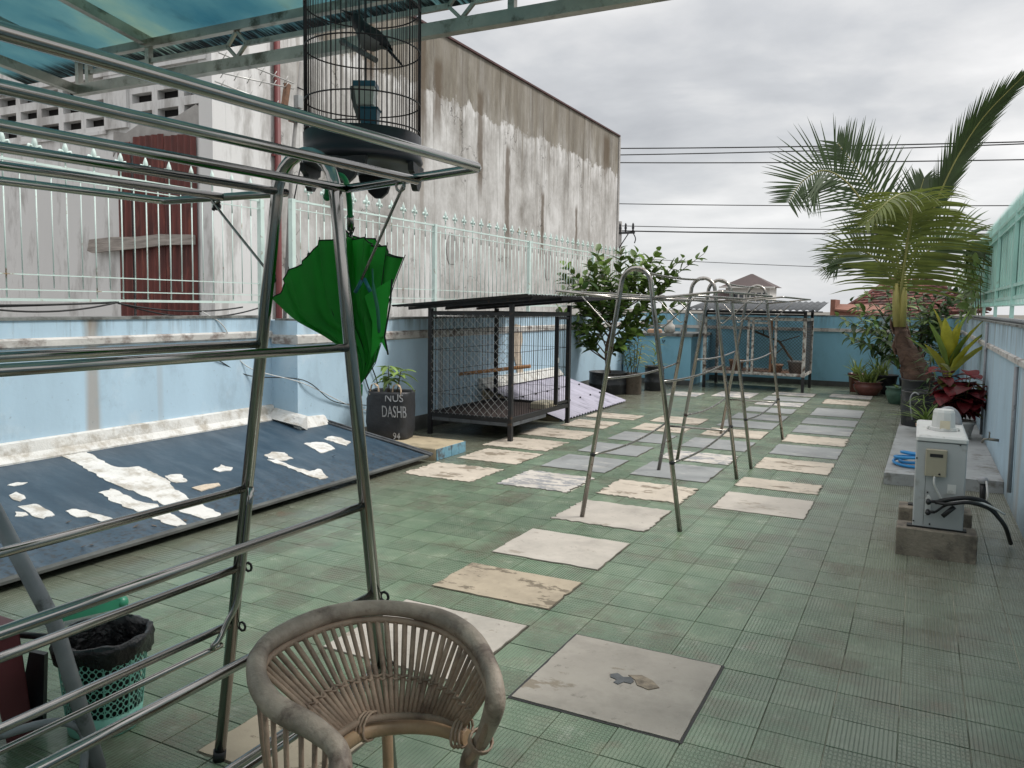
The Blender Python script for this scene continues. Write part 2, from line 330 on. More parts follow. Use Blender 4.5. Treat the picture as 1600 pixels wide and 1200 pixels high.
def floor_tile():
    mt, g, out = newmat('embossed_green_tile')
    p = pos(g); s_ = g.sep(p)
    u = g.math('DIVIDE', s_[0], TP); v = g.math('DIVIDE', g.math('SUBTRACT', s_[1], TY0), TQ)
    cu, cv = g.math('FLOOR', u), g.math('FLOOR', v)
    fu, fv = g.math('FRACT', u), g.math('FRACT', v)
    wn = g.n('ShaderNodeTexWhiteNoise', {'Vector': g.comb(cu, cv, 0.0)}, noise_dimensions='3D')
    r1 = wn.outputs['Value']; rc = g.sep(wn.outputs['Color'])
    # embossing: ribs along one side of the tile, or a fine grid
    ru = g.math('PINGPONG', g.math('MULTIPLY', fu, 15.0), 0.5)
    rv = g.math('PINGPONG', g.math('MULTIPLY', fv, g.math('ADD', 8.0, g.math('MULTIPLY', g.math('ROUND', rc[0]), 7.0))), 0.5)
    gu = g.sstep(ru, 0.05, 0.17); gv = g.sstep(rv, 0.05, 0.17)
    gv = g.math('MAXIMUM', gv, g.math('MULTIPLY', g.math('GREATER_THAN', rc[1], 0.62), 1.0))
    h = g.math('MULTIPLY', gu, gv)
    # colour
    n1 = g.noise(p, 0.8, 5, 0.6); n2 = g.noise(p, 5.0, 6, 0.65)
    c = g.ramp(n2, [(0.3, (0.108, 0.170, 0.105)), (0.52, (0.155, 0.218, 0.142)), (0.75, (0.228, 0.276, 0.190))])
    f = g.math('ADD', 0.84, g.math('MULTIPLY', r1, 0.32))
    c = g.mix(1.0, c, g.comb(f, f, f), 'MULTIPLY')
    # traffic-worn greyish area beside the right wall
    gx = g.math('ADD', s_[0], g.math('MULTIPLY', g.math('SUBTRACT', n1, 0.5), 1.1))
    gw = g.math('MULTIPLY', g.sstep(gx, -1.0, 0.2), g.math('ADD', 0.36, g.math('MULTIPLY', g.sstep(s_[1], 3.0, 6.0), 0.45)))
    c = g.mix(gw, c, (0.215, 0.205, 0.170))
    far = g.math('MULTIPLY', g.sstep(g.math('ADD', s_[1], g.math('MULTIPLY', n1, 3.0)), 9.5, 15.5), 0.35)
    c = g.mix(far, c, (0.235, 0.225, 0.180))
    # dirt towards the left cover and stains
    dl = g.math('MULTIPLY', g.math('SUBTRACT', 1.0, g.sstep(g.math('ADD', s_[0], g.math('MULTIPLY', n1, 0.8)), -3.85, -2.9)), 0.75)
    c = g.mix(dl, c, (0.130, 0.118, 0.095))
    stn = g.ramp(g.noise(p, 1.9, 9, 0.74), [(0.49, 0.0), (0.64, 0.75)])
    c = g.mix(stn, c, (0.120, 0.105, 0.072))
    red = g.ramp(g.noise(g.map(p, (1, 1, 1), (5, 9, 0)), 2.4, 5, 0.65), [(0.62, 0.0), (0.74, 0.5)])
    c = g.mix(red, c, (0.19, 0.105, 0.075))
    spk = g.ramp(g.noise(p, 30, 4, 0.65), [(0.66, 0.0), (0.72, 0.8)])
    c = g.mix(spk, c, (0.06, 0.06, 0.05))
    wht = g.ramp(g.noise(g.map(p, (1, 1, 1), (2, 7, 0)), 9, 8, 0.75), [(0.56, 0.0), (0.70, 0.45)])
    c = g.mix(wht, c, (0.40, 0.42, 0.35))
    gr = g.math('SUBTRACT', 1.0, h)
    c = g.mix(g.math('MULTIPLY', gr, g.math('ADD', 0.08, g.math('MULTIPLY', g.ramp(g.noise(p, 2.3, 5, 0.65), [(0.38, 0.0), (0.62, 1.0)]), 0.36))), c, (0.085, 0.112, 0.082))
    ro = g.math('ADD', 0.13, g.math('MULTIPLY', g.math('ADD', n2, gr), 0.22))
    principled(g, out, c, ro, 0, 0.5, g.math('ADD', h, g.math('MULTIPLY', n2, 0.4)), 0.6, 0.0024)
    return mt


M['tile'] = floor_tile()


def grout():
    mt, g, out = newmat('tile_joint_mortar')
    p = pos(g)
    s_ = g.sep(p)
    n = g.noise(p, 1.4, 4, 0.6)
    lx = g.math('MAXIMUM', g.math('SUBTRACT', 1.0, g.sstep(s_[0], -2.6, -1.5)), g.math('MULTIPLY', g.sstep(s_[0], -0.55, -0.15), g.math('SUBTRACT', 1.0, g.sstep(s_[1], 4.4, 5.4))))
    f = g.math('MULTIPLY', lx, g.ramp(n, [(0.42, 0.0), (0.56, 1.0)]))
    c = g.mix(f, g.mix(g.ramp(g.noise(p, 3.1, 4, 0.6), [(0.45, 0.0), (0.6, 1.0)]), (0.075, 0.082, 0.062), (0.17, 0.20, 0.145)), (0.46, 0.45, 0.36))
    principled(g, out, c, 0.9)
    return mt


M['grout'] = grout()


def patch_mat(name, base, worn, amt, sc=5.0):
    mt, g, out = newmat(name)
    p = pos(g)
    n = g.noise(p, 3.0, 6, 0.65)
    c = g.ramp(n, [(0.3, tuple(x * 0.86 for x in base)), (0.7, tuple(min(1, x * 1.1) for x in base))])
    oi = g.n('ShaderNodeObjectInfo').outputs['Random']
    pw = g.n('ShaderNodeVectorMath', {0: p, 1: g.comb(oi, oi, oi)}, operation='ADD').outputs[0]
    wv = g.noise(g.map(pw, (0.8, 1.5, 1)), sc, 8, 0.72)
    f = g.ramp(wv, [(0.66 - amt, 0.0), (0.69 - amt, 1.0)])
    c = g.mix(f, c, worn)
    sp = g.ramp(g.noise(pw, 17, 5, 0.72), [(0.62, 0.0), (0.70, 0.65)])
    c = g.mix(sp, c, (0.16, 0.14, 0.12))
    st = g.ramp(g.noise(pw, 2.6, 8, 0.7), [(0.50, 0.0), (0.72, 0.6)])
    c = g.mix(st, c, tuple(x * 0.55 for x in base))
    principled(g, out, c, 0.75, 0, 0.3, g.math('ADD', g.noise(p, 30, 5, 0.7), f), 0.3, 0.004)
    return mt


M['p_cream'] = patch_mat('cream_coated_cement', (0.54, 0.475, 0.395), (0.24, 0.20, 0.15), 0.115)
M['p_pale'] = patch_mat('pale_cement', (0.47, 0.43, 0.38), (0.33, 0.29, 0.24), 0.06, 4)
M['p_tan'] = patch_mat('tan_cement_patch', (0.43, 0.36, 0.27), (0.17, 0.14, 0.10), 0.11, 4)
M['p_grey'] = patch_mat('blue_grey_cement', (0.285, 0.295, 0.295), (0.38, 0.375, 0.36), 0.08, 4)
M['p_mixed'] = patch_mat('flaking_white_cement', (0.58, 0.54, 0.49), (0.27, 0.275, 0.285), 0.17, 6)
M['contact_line'] = mk('dark_contact_line', (0.075, 0.07, 0.05), 0.9, 0, 0.4, 12)
M['p_stain'] = mk('dark_stain', (0.10, 0.105, 0.11), 0.8, 0, 0.3, 20)
M['p_stain2'] = mk('brown_stain', (0.20, 0.165, 0.125), 0.85, 0, 0.5, 30)
M['p_slab'] = patch_mat('grey_stained_slab', (0.35, 0.32, 0.28), (0.24, 0.205, 0.16), 0.09, 2.5)


def canopy_mat():
    mt, g, out = newmat('dirty_teal_canopy_sheet')
    p = pos(g)
    n = g.noise(g.map(p, (1, 0.5, 1)), 1.6, 6, 0.6)
    c = g.ramp(n, [(0.30, (0.16, 0.33, 0.39)), (0.5, (0.29, 0.45, 0.47)), (0.68, (0.48, 0.56, 0.47))])
    d = g.ramp(g.noise(g.map(p, (2.5, 1.2, 1)), 2.0, 6, 0.7), [(0.60, 0.0), (0.76, 0.6)])
    y = g.sep(p)[1]
    ed = g.sstep(g.math('ADD', y, g.math('MULTIPLY', g.noise(g.map(p, (60, 2, 1)), 1.0, 3, 0.6), 0.22)), 2.98, 3.12)
    st = g.ramp(g.noise(g.map(p, (40, 4.0, 1), (0, 3, 0)), 1.0, 4, 0.7), [(0.36, 0.0), (0.50, 1.0)])
    d = g.math('MAXIMUM', g.math('MULTIPLY', d, 0.45), g.math('MULTIPLY', ed, st))
    c = g.mix(d, c, (0.008, 0.016, 0.018))
    tr = g.n('ShaderNodeBsdfTranslucent', {'Color': c})
    df = g.n('ShaderNodeBsdfPrincipled', {'Base Color': c, 'Roughness': 0.35})
    tp = g.n('ShaderNodeBsdfTransparent', {'Color': c})
    m1 = g.n('ShaderNodeMixShader', {0: 0.25, 1: tr.outputs[0], 2: df.outputs[0]})
    m2 = g.n('ShaderNodeMixShader', {0: g.math('MULTIPLY', g.math('SUBTRACT', 1.0, d), 0.12), 1: m1.outputs[0], 2: tp.outputs[0]})
    g.t.links.new(m2.outputs[0], out.inputs[0])
    return mt


M['canopy'] = canopy_mat()


def lean_mat():
    mt, g, out = newmat('dark_blue_cover_sheet')
    p = pos(g); s_ = g.sep(p)
    n = g.noise(g.map(p, (1, 3, 1)), 2.0, 6, 0.6)
    c = g.ramp(n, [(0.3, (0.017, 0.040, 0.066)), (0.7, (0.034, 0.066, 0.098))])
    lo = g.sstep(s_[0], -4.75, -4.15)
    rus = g.ramp(g.noise(g.map(p, (1.6, 1, 1)), 26, 4, 0.65), [(0.52, 0.0), (0.60, 1.0)])
    c = g.mix(g.math('MULTIPLY', rus, g.math('ADD', 0.04, g.math('MULTIPLY', lo, 0.75))), c, (0.020, 0.018, 0.017))
    du = g.ramp(g.noise(g.map(p, (0.6, 2, 1)), 3.2, 8, 0.75), [(0.46, 0.0), (0.72, 0.35)])
    c = g.mix(du, c, (0.16, 0.20, 0.24))
    principled(g, out, c, 0.42, 0.0, 0.5, g.noise(p, 12, 5, 0.6), 0.15)
    return mt


M['lean'] = lean_mat()


# ------------------------------------------------------------------ mesh builder
class MB:
    def __init__(s): s.v = []; s.f = []; s.sm = []; s.mi = []; s.cur = 0
    def add(s, vs, fs, smooth=False):
        b = len(s.v); s.v += [tuple(x) for x in vs]
        for f in fs: s.f.append([b + i for i in f]); s.sm.append(smooth); s.mi.append(s.cur)
        return s
    def box(s, x0, x1, y0, y1, z0, z1):
        vs = [(x, y, z) for z in (z0, z1) for y in (y0, y1) for x in (x0, x1)]
        return s.add(vs, [(0, 2, 3, 1), (4, 5, 7, 6), (0, 1, 5, 4), (2, 6, 7, 3), (0, 4, 6, 2), (1, 3, 7, 5)])
    def bevbox(s, x0, x1, y0, y1, z0, z1, b=0.01):
        """box with chamfered vertical and top edges"""
        def ring(i, z): return [(x0 + i + b, y0 + i, z), (x1 - i - b, y0 + i, z), (x1 - i, y0 + i + b, z), (x1 - i, y1 - i - b, z), (x1 - i - b, y1 - i, z), (x0 + i + b, y1 - i, z), (x0 + i, y1 - i - b, z), (x0 + i, y0 + i + b, z)]
        vs = ring(0, z0) + ring(0, z1 - b) + ring(b, z1)
        fs = [list(range(7, -1, -1)), list(range(16, 24))]
        for k in (0, 8):
            for i in range(8): fs.append((k + i, k + (i + 1) % 8, k + 8 + (i + 1) % 8, k + 8 + i))
        return s.add(vs, fs)
    def bar(s, p, q, w, h, up=(0, 0, 1)):
        p, q, up = V(p), V(q), V(up); d = (q - p).normalized(); sd_ = d.cross(up)
        if sd_.length < 1e-4: sd_ = d.cross(V((1, 0, 0)))
        sd_.normalize(); u = sd_.cross(d).normalized()
        vs = [a + sd_ * (i * w / 2) + u * (j * h / 2) for a in (p, q) for i, j in ((-1, -1), (1, -1), (1, 1), (-1, 1))]
        return s.add(vs, [(3, 2, 1, 0), (4, 5, 6, 7), (0, 1, 5, 4), (1, 2, 6, 5), (2, 3, 7, 6), (3, 0, 4, 7)])
    def tube(s, pts, r, n=8, closed=False, cap=True, smooth=True):
        pts = [V(p) for p in pts]; N = len(pts)
        rs = r if isinstance(r, (list, tuple)) else [r] * N
        tans = []
        for i in range(N):
            a = pts[(i - 1) % N] if (closed or i > 0) else pts[i]; b = pts[(i + 1) % N] if (closed or i < N - 1) else pts[i]
            tans.append((b - a).normalized())
        t = tans[0]; ref = V((0, 0, 1)) if abs(t.z) < 0.9 else V((1, 0, 0))
        nx = t.cross(ref).normalized(); vs = []
        for i in range(N):
            t = tans[i]; nx = (nx - t * nx.dot(t)).normalized(); ny = t.cross(nx)
            for k in range(n):
                a = 2 * math.pi * k / n
                vs.append(pts[i] + (nx * math.cos(a) + ny * math.sin(a)) * rs[i])
        fs = []
        for i in range(N if closed else N - 1):
            j = (i + 1) % N
            for k in range(n): fs.append((i * n + k, i * n + (k + 1) % n, j * n + (k + 1) % n, j * n + k))
        if cap and not closed:
            s.add(vs, fs, smooth); b = len(s.v) - len(vs)
            s.f += [[b + k for k in range(n - 1, -1, -1)], [b + (N - 1) * n + k for k in range(n)]]
            s.sm += [False, False]; s.mi += [s.cur, s.cur]
            return s
        return s.add(vs, fs, smooth)
    def lathe(s, prof, c=(0, 0, 0), n=24, smooth=True, a0=0.0, sc=(1, 1)):
        vs = []; fs = []; c = V(c); L = len(prof)
        for r, z in prof:
            for k in range(n):
                a = a0 + 2 * math.pi * k / n
                vs.append((c.x + r * math.cos(a) * sc[0], c.y + r * math.sin(a) * sc[1], c.z + z))
        for i in range(L - 1):
            for k in range(n): fs.append((i * n + k, i * n + (k + 1) % n, (i + 1) * n + (k + 1) % n, (i + 1) * n + k))
        if prof[0][0] > 0.001: fs.append(list(range(n - 1, -1, -1)))
        if prof[-1][0] > 0.001: fs.append([(L - 1) * n + k for k in range(n)])
        return s.add(vs, fs, smooth)
    def prism(s, poly, off):
        """polygon (3D points) extruded by vector off"""
        n = len(poly); off = V(off); a = [V(p) for p in poly]; vs = a + [p + off for p in a]
        fs = [list(range(n - 1, -1, -1)), list(range(n, 2 * n))] + [(i, (i + 1) % n, n + (i + 1) % n, n + i) for i in range(n)]
        return s.add(vs, fs)
    def ball(s, c, r, nu=12, nv=8, sc=(1, 1, 1)):
        prof = [(r * math.sin(math.pi * i / nv) if 0 < i < nv else 0.0005, -r * math.cos(math.pi * i / nv) * sc[2]) for i in range(nv + 1)]
        return s.lathe(prof, c, nu, True, 0.0, (sc[0], sc[1]))
    def mesh(s, name, mats, o=(0, 0, 0)):
        me = bpy.data.meshes.new(name); o = V(o)
        me.from_pydata([V(p) - o for p in s.v], [], s.f)
        for mt in (mats if isinstance(mats, (list, tuple)) else [mats]): me.materials.append(mt)
        me.polygons.foreach_set('use_smooth', s.sm)
        me.polygons.foreach_set('material_index', s.mi)
        me.update()
        return me


def rootloc(o):
    l = V((0, 0, 0))
    while o is not None: l = l + o.location; o = o.parent
    return l


def tag(o, label=None, cat=None, group=None, kind=None):
    if label: o['label'] = label
    if cat: o['category'] = cat
    if group: o['group'] = group
    if kind: o['kind'] = kind
    return o


def thing(name, loc, label, cat, group=None):
    o = bpy.data.objects.new(name, None); COL.objects.link(o); o.location = loc
    o.empty_display_size = 0.1
    return tag(o, label, cat, group)


def part(parent, name, mb, mat, label=None, kind=None):
    """one mesh object, its vertices given in world coordinates"""
    o = bpy.data.objects.new(name, mb.mesh(name, mat, rootloc(parent))); COL.objects.link(o)
    if parent is not None: o.parent = parent
    return tag(o, label, None, None, kind)


def solo(name, mb, mat, label=None, cat=None, group=None, kind=None, loc=(0, 0, 0)):
    o = bpy.data.objects.new(name, mb.mesh(name, mat, loc)); COL.objects.link(o); o.location = loc
    return tag(o, label, cat, group, kind)


def inst(parent, name, me, mw):
    """object sharing mesh me at world matrix mw under parent (roots are never rotated)"""
    o = bpy.data.objects.new(name, me); COL.objects.link(o)
    if parent is not None:
        o.parent = parent; mw = Matrix.Translation(-rootloc(parent)) @ mw
    o.matrix_basis = mw
    return o


def copy_tree(o, parent=None):
    c = o.copy(); COL.objects.link(c); c.parent = parent
    for ch in list(o.children): copy_tree(ch, c)
    return c


def arcpts(c, r, a0, a1, n, ux, uy):
    c, ux, uy = V(c), V(ux), V(uy)
    return [c + (ux * math.cos(a0 + (a1 - a0) * i / n) + uy * math.sin(a0 + (a1 - a0) * i / n)) * r for i in range(n + 1)]


def bez(pts, n=16):
    """Catmull-Rom through pts"""
    P = [V(p) for p in pts]; P = [P[0] * 2 - P[1]] + P + [P[-1] * 2 - P[-2]]; out = []
    segs = len(P) - 3
    for s_ in range(segs):
        p0, p1, p2, p3 = P[s_:s_ + 4]; k = max(2, n // segs)
        for i in range(k):
            t = i / k
            out.append(0.5 * ((2 * p1) + (p2 - p0) * t + (2 * p0 - 5 * p1 + 4 * p2 - p3) * t * t + (3 * p1 - p0 - 3 * p2 + p3) * t ** 3))
    out.append(P[-2]); return out


def frame(d, up=(0, 0, 1)):
    """rotation whose Y axis is d and Z axis is near up"""
    d = V(d).normalized(); up = V(up); x = d.cross(up)
    if x.length < 1e-3: x = d.cross(V((1, 0.2, 0)))
    x.normalize(); z = x.cross(d)
    return Matrix(((x.x, d.x, z.x), (x.y, d.y, z.y), (x.z, d.z, z.z))).to_4x4()


def leafgeo(L=1.0, Wd=0.3, prof=((0, 0.06), (0.18, 0.72), (0.42, 1.0), (0.7, 0.78), (0.9, 0.32), (1.0, 0.02)), fold=0.18, droop=0.25):
    vs = []; fs = []
    for t, wv in prof:
        hw = Wd * wv / 2; z = -droop * t * t * L
        vs += [(-hw, t * L, z + hw * fold * 2), (0, t * L, z), (hw, t * L, z + hw * fold * 2)]
    for i in range(len(prof) - 1):
        a = i * 3; fs += [(a, a + 1, a + 4, a + 3), (a + 1, a + 2, a + 5, a + 4)]
    return vs, fs


def leafmesh(name, mat, **k):
    b = MB(); vs, fs = leafgeo(**k); b.add(vs, fs, True); return b.mesh(name, mat)


def addleaf(mb, mw, **k):
    vs, fs = leafgeo(**k); mb.add([mw @ V(v) for v in vs], fs, True)


def rv(a, b): return rnd.uniform(a, b)


# ------------------------------------------------------------------ ground and terrace floor
g_ = MB(); g_.add([(-900, -300, -4.2), (900, -300, -4.2), (900, 1500, -4.2), (-900, 1500, -4.2)], [(0, 1, 2, 3)])
solo('ground', g_, M['ground'], kind='structure')

XL, XR, YF, YB = -5.6, 0.70, 16.62, -4.0
fl = MB(); fl.box(-6.2, 1.1, YB, 17.0, -0.30, -0.0035)
floor = solo('floor', fl, M['grout'], kind='structure')

PATCHES = []   # x0,x1,y0,y1,material,ragged,label
cR, cM, cN, cL = (-1.325, -0.672), (-2.245, -1.568), (-3.09, -2.46), (-3.95, -3.31)


def pt(cx, y0, y1, mt, rag=0.008, label=None): PATCHES.append((cx[0], cx[1], y0, y1, mt, rag, label))


pt(cR, 2.63, 3.283, 'p_slab', 0.003, 'large grey stained slab with a dark rim')
pt(cR, 5.92, 6.515, 'p_pale', 0.008); pt(cR, 6.77, 7.15, 'p_cream', 0.014); pt(cR, 7.63, 8.22, 'p_cream', 0.012)
pt(cR, 8.47, 9.12, 'p_grey'); pt(cR, 9.32, 9.88, 'p_cream', 0.02); pt(cR, 10.1, 10.76, 'p_grey'); pt(cR, 10.95, 11.56, 'p_grey')
pt(cR, 11.88, 12.8, 'p_grey'); pt(cR, 13.45, 14.13, 'p_cream', 0.02); pt(cR, 14.5, 15.05, 'p_mixed')
pt((-2.07, -1.62), 1.80, 2.25, 'p_tan', 0.006); pt(cM, 2.63, 3.262, 'p_pale', 0.005); pt(cM, 3.50, 3.928, 'p_tan', 0.006); pt(cM, 4.17, 4.74, 'p_pale', 0.006)
pt(cM, 5.05, 5.67, 'p_pale', 0.012); pt(cM, 5.91, 6.48, 'p_cream', 0.018); pt(cM, 6.745, 7.42, 'p_grey', 0.006); pt(cM, 7.62, 8.13, 'p_mixed', 0.014)
pt(cM, 8.42, 9.06, 'p_grey'); pt(cM, 9.31, 9.93, 'p_cream'); pt(cM, 10.15, 10.75, 'p_grey'); pt(cM, 10.95, 11.55, 'p_grey'); pt(cM, 11.8, 12.39, 'p_grey')
pt(cM, 12.72, 13.25, 'p_mixed'); pt(cM, 13.43, 14.08, 'p_grey'); pt(cM, 14.33, 14.87, 'p_mixed')
pt(cN, 5.81, 6.43, 'p_mixed', 0.018); pt(cN, 6.67, 7.34, 'p_grey'); pt(cN, 7.57, 8.16, 'p_grey'); pt(cN, 8.44, 9.05, 'p_grey'); pt(cN, 9.28, 9.84, 'p_cream')
pt(cN, 10.04, 10.64, 'p_cream'); pt(cN, 13.48, 14.4, 'p_mixed')
pt((-4.0, -3.31), 5.74, 6.33, 'p_cream', 0.02); pt(cL, 6.6, 7.2, 'p_cream', 0.012); pt((-4.1, -3.36), 7.36, 7.97, 'p_cream', 0.02); pt((-4.1, -3.33), 8.2, 8.78, 'p_cream', 0.012)
pt((-3.95, -3.38), 9.08, 9.7, 'p_cream'); pt((-3.98, -3.3), 10.0, 10.48, 'p_cream'); pt((-3.8, -3.28), 13.2, 13.85, 'p_mixed')

tiles = []
for i in range(-24, 4):
    for j in range(-20, 63):
        x0, y0 = i * TP, TY0 + j * TQ
        if any(x0 > p[0] - 0.02 and x0 + TP < p[1] + 0.02 and y0 > p[2] - 0.02 and y0 + TQ < p[3] + 0.02 for p in PATCHES): continue
        c = V((x0 + TP / 2, y0 + TQ / 2, 0))
        rel = c - CAMPOS; dz = rel.dot(CF)
        vis = dz > 0.4 and -0.72 < rel.dot(CR) / dz < 0.72 and rel.dot(CD) / dz < 0.56
        tiles.append((dz if vis else 1e3 + dz, c))
tiles.sort(key=lambda t: t[0])


def tilegeo(mb, c=V((0, 0, 0)), rx=0.0, ry=0.0, dz=0.0):
    a, b, e = TP / 2 - 0.0017, TQ / 2 - 0.0017, 0.0013
    vs = []
    for x, y, z in ((-a, -b, -0.008), (a, -b, -0.008), (a, b, -0.008), (-a, b, -0.008), (-a, -b, -e), (a, -b, -e), (a, b, -e), (-a, b, -e),
                    (-a + e, -b + e, 0), (a - e, -b + e, 0), (a - e, b - e, 0), (-a + e, b - e, 0)):
        vs.append((c.x + x, c.y + y, c.z + z + dz + x * ry + y * rx))
    fs = [(8, 9, 10, 11)]
    for k in (0, 4):
        for i in range(4): fs.append((k + i, k + (i + 1) % 4, k + 4 + (i + 1) % 4, k + 4 + i))
    mb.add(vs, fs)


tb = MB(); tilegeo(tb); tme = tb.mesh('tile', M['tile'])
field = MB()
for k, (d, c) in enumerate(tiles):
    rx, ry, dz = rv(-.004, .004), rv(-.004, .004), rv(-.0008, .0006)
    if k < 300:
        o = bpy.data.objects.new('tile', tme); COL.objects.link(o); o.parent = floor
        o.location = (c.x, c.y, dz); o.rotation_euler = (rx, -ry, 0)
    else: tilegeo(field, c, rx, ry, dz)
part(floor, 'tile_field', field, M['tile'], kind='stuff')

for x0, x1, y0, y1, mt, rag, lab in PATCHES:
    pts = []
    for (ax, ay), (bx, by) in (((x0, y0), (x1, y0)), ((x1, y0), (x1, y1)), ((x1, y1), (x0, y1)), ((x0, y1), (x0, y0))):
        n = 26 if rag >= 0.012 else 12
        for i in range(n):
            t = i / n; f = min(1, 4 * min(t, 1 - t)) if rag < 0.01 else 1
            nx, ny = (by - ay), -(bx - ax); l = math.hypot(nx, ny)
            o_ = max(-2 * rag, min(rag, rnd.gauss(0, rag * .65))) * f
            pts.append((ax + (bx - ax) * t + nx / l * o_, ay + (by - ay) * t + ny / l * o_, -0.008))
    pb = MB(); pb.prism(pts, (0, 0, 0.0125 + rv(0, 0.002)))
    if rag > 0.003:  # slightly wider dark plate draws a contact line around the patch
        cx_, cy_ = (x0 + x1) / 2, (y0 + y1) / 2; pb.cur = 1
        pb.prism([(x + 0.007 * (1 if x > cx_ else -1) * (abs(x - cx_) > (x1 - x0) * .44) + rv(-.002, .003), y + 0.007 * (1 if y > cy_ else -1) * (abs(y - cy_) > (y1 - y0) * .42) + rv(-.002, .003), -0.008) for x, y, z in pts], (0, 0, 0.0095))
    part(floor, 'cement_patch', pb, [M[mt], M['contact_line']], lab)
for k, (pts, mt) in enumerate((([(-1.055, 2.985), (-1.03, 3.005), (-1.0, 2.985), (-0.965, 2.995), (-0.945, 2.97), (-0.955, 2.94), (-0.985, 2.945), (-1.0, 2.915), (-1.02, 2.92), (-1.01, 2.95), (-1.045, 2.955)], 'p_stain'),
                               ([(-0.985, 3.01), (-0.94, 3.03), (-0.88, 3.005), (-0.845, 2.965), (-0.875, 2.93), (-0.925, 2.945), (-0.945, 2.985)], 'p_stain2'))):
    pb = MB(); pb.prism([(x + rv(-.004, .004), y + rv(-.004, .004), 0.004) for x, y in pts][::-1], (0, 0, 0.0042)); part(floor, 'stain', pb, M[mt])
# dark raised joint around the loose slab
rb = MB(); a0, a1, b0, b1 = cR[0] - 0.012, cR[1] + 0.012, 2.618, 3.295
for q in ((a0, a1, b0, b0 + 0.01), (a0, a1, b1 - 0.01, b1), (a0, a0 + 0.01, b0 + 0.01, b1 - 0.01), (a1 - 0.01, a1, b0 + 0.01, b1 - 0.01)): rb.box(*q, -0.008, 0.0015)
part(floor, 'slab_joint', rb, M['ac_dark'])

# ------------------------------------------------------------------ parapet walls
def wall_run(name, label, segs, mat):
    """segs: (x0,x1,y0,y1) body boxes with the room-side faces listed as (axis, value, a, b, sign)"""
    t = thing(name, (segs[0][0], segs[0][2], 0), label, 'wall')
    return t


# left wall, recessed near part + projecting far part
C1, C2, YJ = -5.58, -5.25, 5.80
t = thing('parapet_wall', (-5.6, 4, 0), 'pale blue parapet wall on the left behind the dark blue cover and black aviary', 'wall')
b = MB(); b.box(C1 - 0.2, C1, -4, YJ, -0.3, 1.34); part(t, 'wall_face', b, M['blue'])
b = MB(); b.box(C2 - 0.25, C2, YJ + 0.0, 16.9, -0.3, 1.315)
b.box(C1 - 0.2, C2 - 0.25, YJ, YJ + 0.3, -0.3, 1.315); part(t, 'projecting_face', b, M['blue'])
b = MB(); b.prism([(C1 + 0.0, -4, 1.215), (C1 + 0.022, -4, 1.20), (C1 + 0.022, -4, 1.155), (C1, -4, 1.14)], (0, YJ + 4 - 0.003, 0)); part(t, 'band', b, M['band'])
b = MB(); b.prism([(C2, YJ - 0.02, 1.185), (C2 + 0.022, YJ - 0.02, 1.17), (C2 + 0.022, YJ - 0.02, 1.10), (C2, YJ - 0.02, 1.085)], (0, 11, 0))
b.box(C1 + 0.024, C2 - 0.002, YJ - 0.020, YJ - 0.002, 1.09, 1.18); part(t, 'band', b, M['band'])
b = MB()
for k in range(14):
    y0 = -4 + k * 0.7; b.box(C1 - 0.22, C1 + 0.012, y0, min(y0 + 0.698, YJ - 0.01), 1.34, 1.362 + rv(-.003, .004))
part(t, 'coping', b, M['coping'])
b = MB()
for k in range(16):
    y0 = YJ + k * 0.7; b.box(C2 - 0.28, C2 + 0.010, y0, y0 + 0.698, 1.315, 1.335 + rv(-.003, .004))
part(t, 'coping', b, M['coping'])
b = MB(); b.box(C2, C2 + 0.012, 6.4, 16.6, -0.01, 0.17); part(t, 'skirting', b, M['plinth'])

# far wall
YW = 16.62
t = thing('parapet_wall', (-2, YW, 0), 'blue parapet wall across the far end of the terrace, behind the white framed cage', 'wall')
b = MB(); b.box(-5.5, 0.9, YW, YW + 0.2, -0.3, 1.36); part(t, 'wall_face', b, M['blue_far'])
b = MB(); b.box(-5.24, 0.69, YW - 0.022, YW, 1.06, 1.125); part(t, 'band', b, M['band'])
b = MB(); b.box(-5.24, 0.69, YW - 0.014, YW, -0.01, 0.10); part(t, 'skirting', b, M['plinth'])
b = MB(); b.box(-5.24, 0.9, YW - 0.01, YW + 0.21, 1.36, 1.378); part(t, 'coping', b, M['coping'])

# right wall
XW = 0.68
t = thing('parapet_wall', (XW, 6, 0), 'grey blue parapet wall along the right edge with a black pipe on its top', 'wall')
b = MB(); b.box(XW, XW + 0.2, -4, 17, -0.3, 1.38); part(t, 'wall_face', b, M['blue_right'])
b = MB(); b.prism([(XW, -4, 1.155), (XW - 0.022, -4, 1.145), (XW - 0.022, -4, 1.105), (XW, -4, 1.095)], (0, 20.6, 0)); part(t, 'band', b, M['band'])
b = MB(); b.box(XW - 0.012, XW + 0.22, -4, 17, 1.38, 1.40); part(t, 'coping', b, M['coping'])
b = MB(); b.tube([(XW + 0.05, -4, 1.418), (XW + 0.05, 9, 1.42), (XW + 0.05, 16.5, 1.418)], 0.019, 8); part(t, 'pipe', b, M['greypipe'])
b = MB()
for q in ((10.16, 1.37), (7.0, 1.09)):
    b.tube([(XW - 0.022, q[0], q[1]), (XW - 0.022, q[0] - 0.02, 0.14)], 0.015, 8)
part(t, 'downpipe', b, M['greypipe'])
# unseen wall added behind the camera for darker steel reflections
b = MB(); b.box(-5.3, 0.66, YB - 0.3, YB, 0.0, 3.3)
solo('added_back_wall', b, M['backwall_dark'], 'plain grey wall added out of view behind the camera to darken reflections', 'house', loc=(-2, YB, 0))

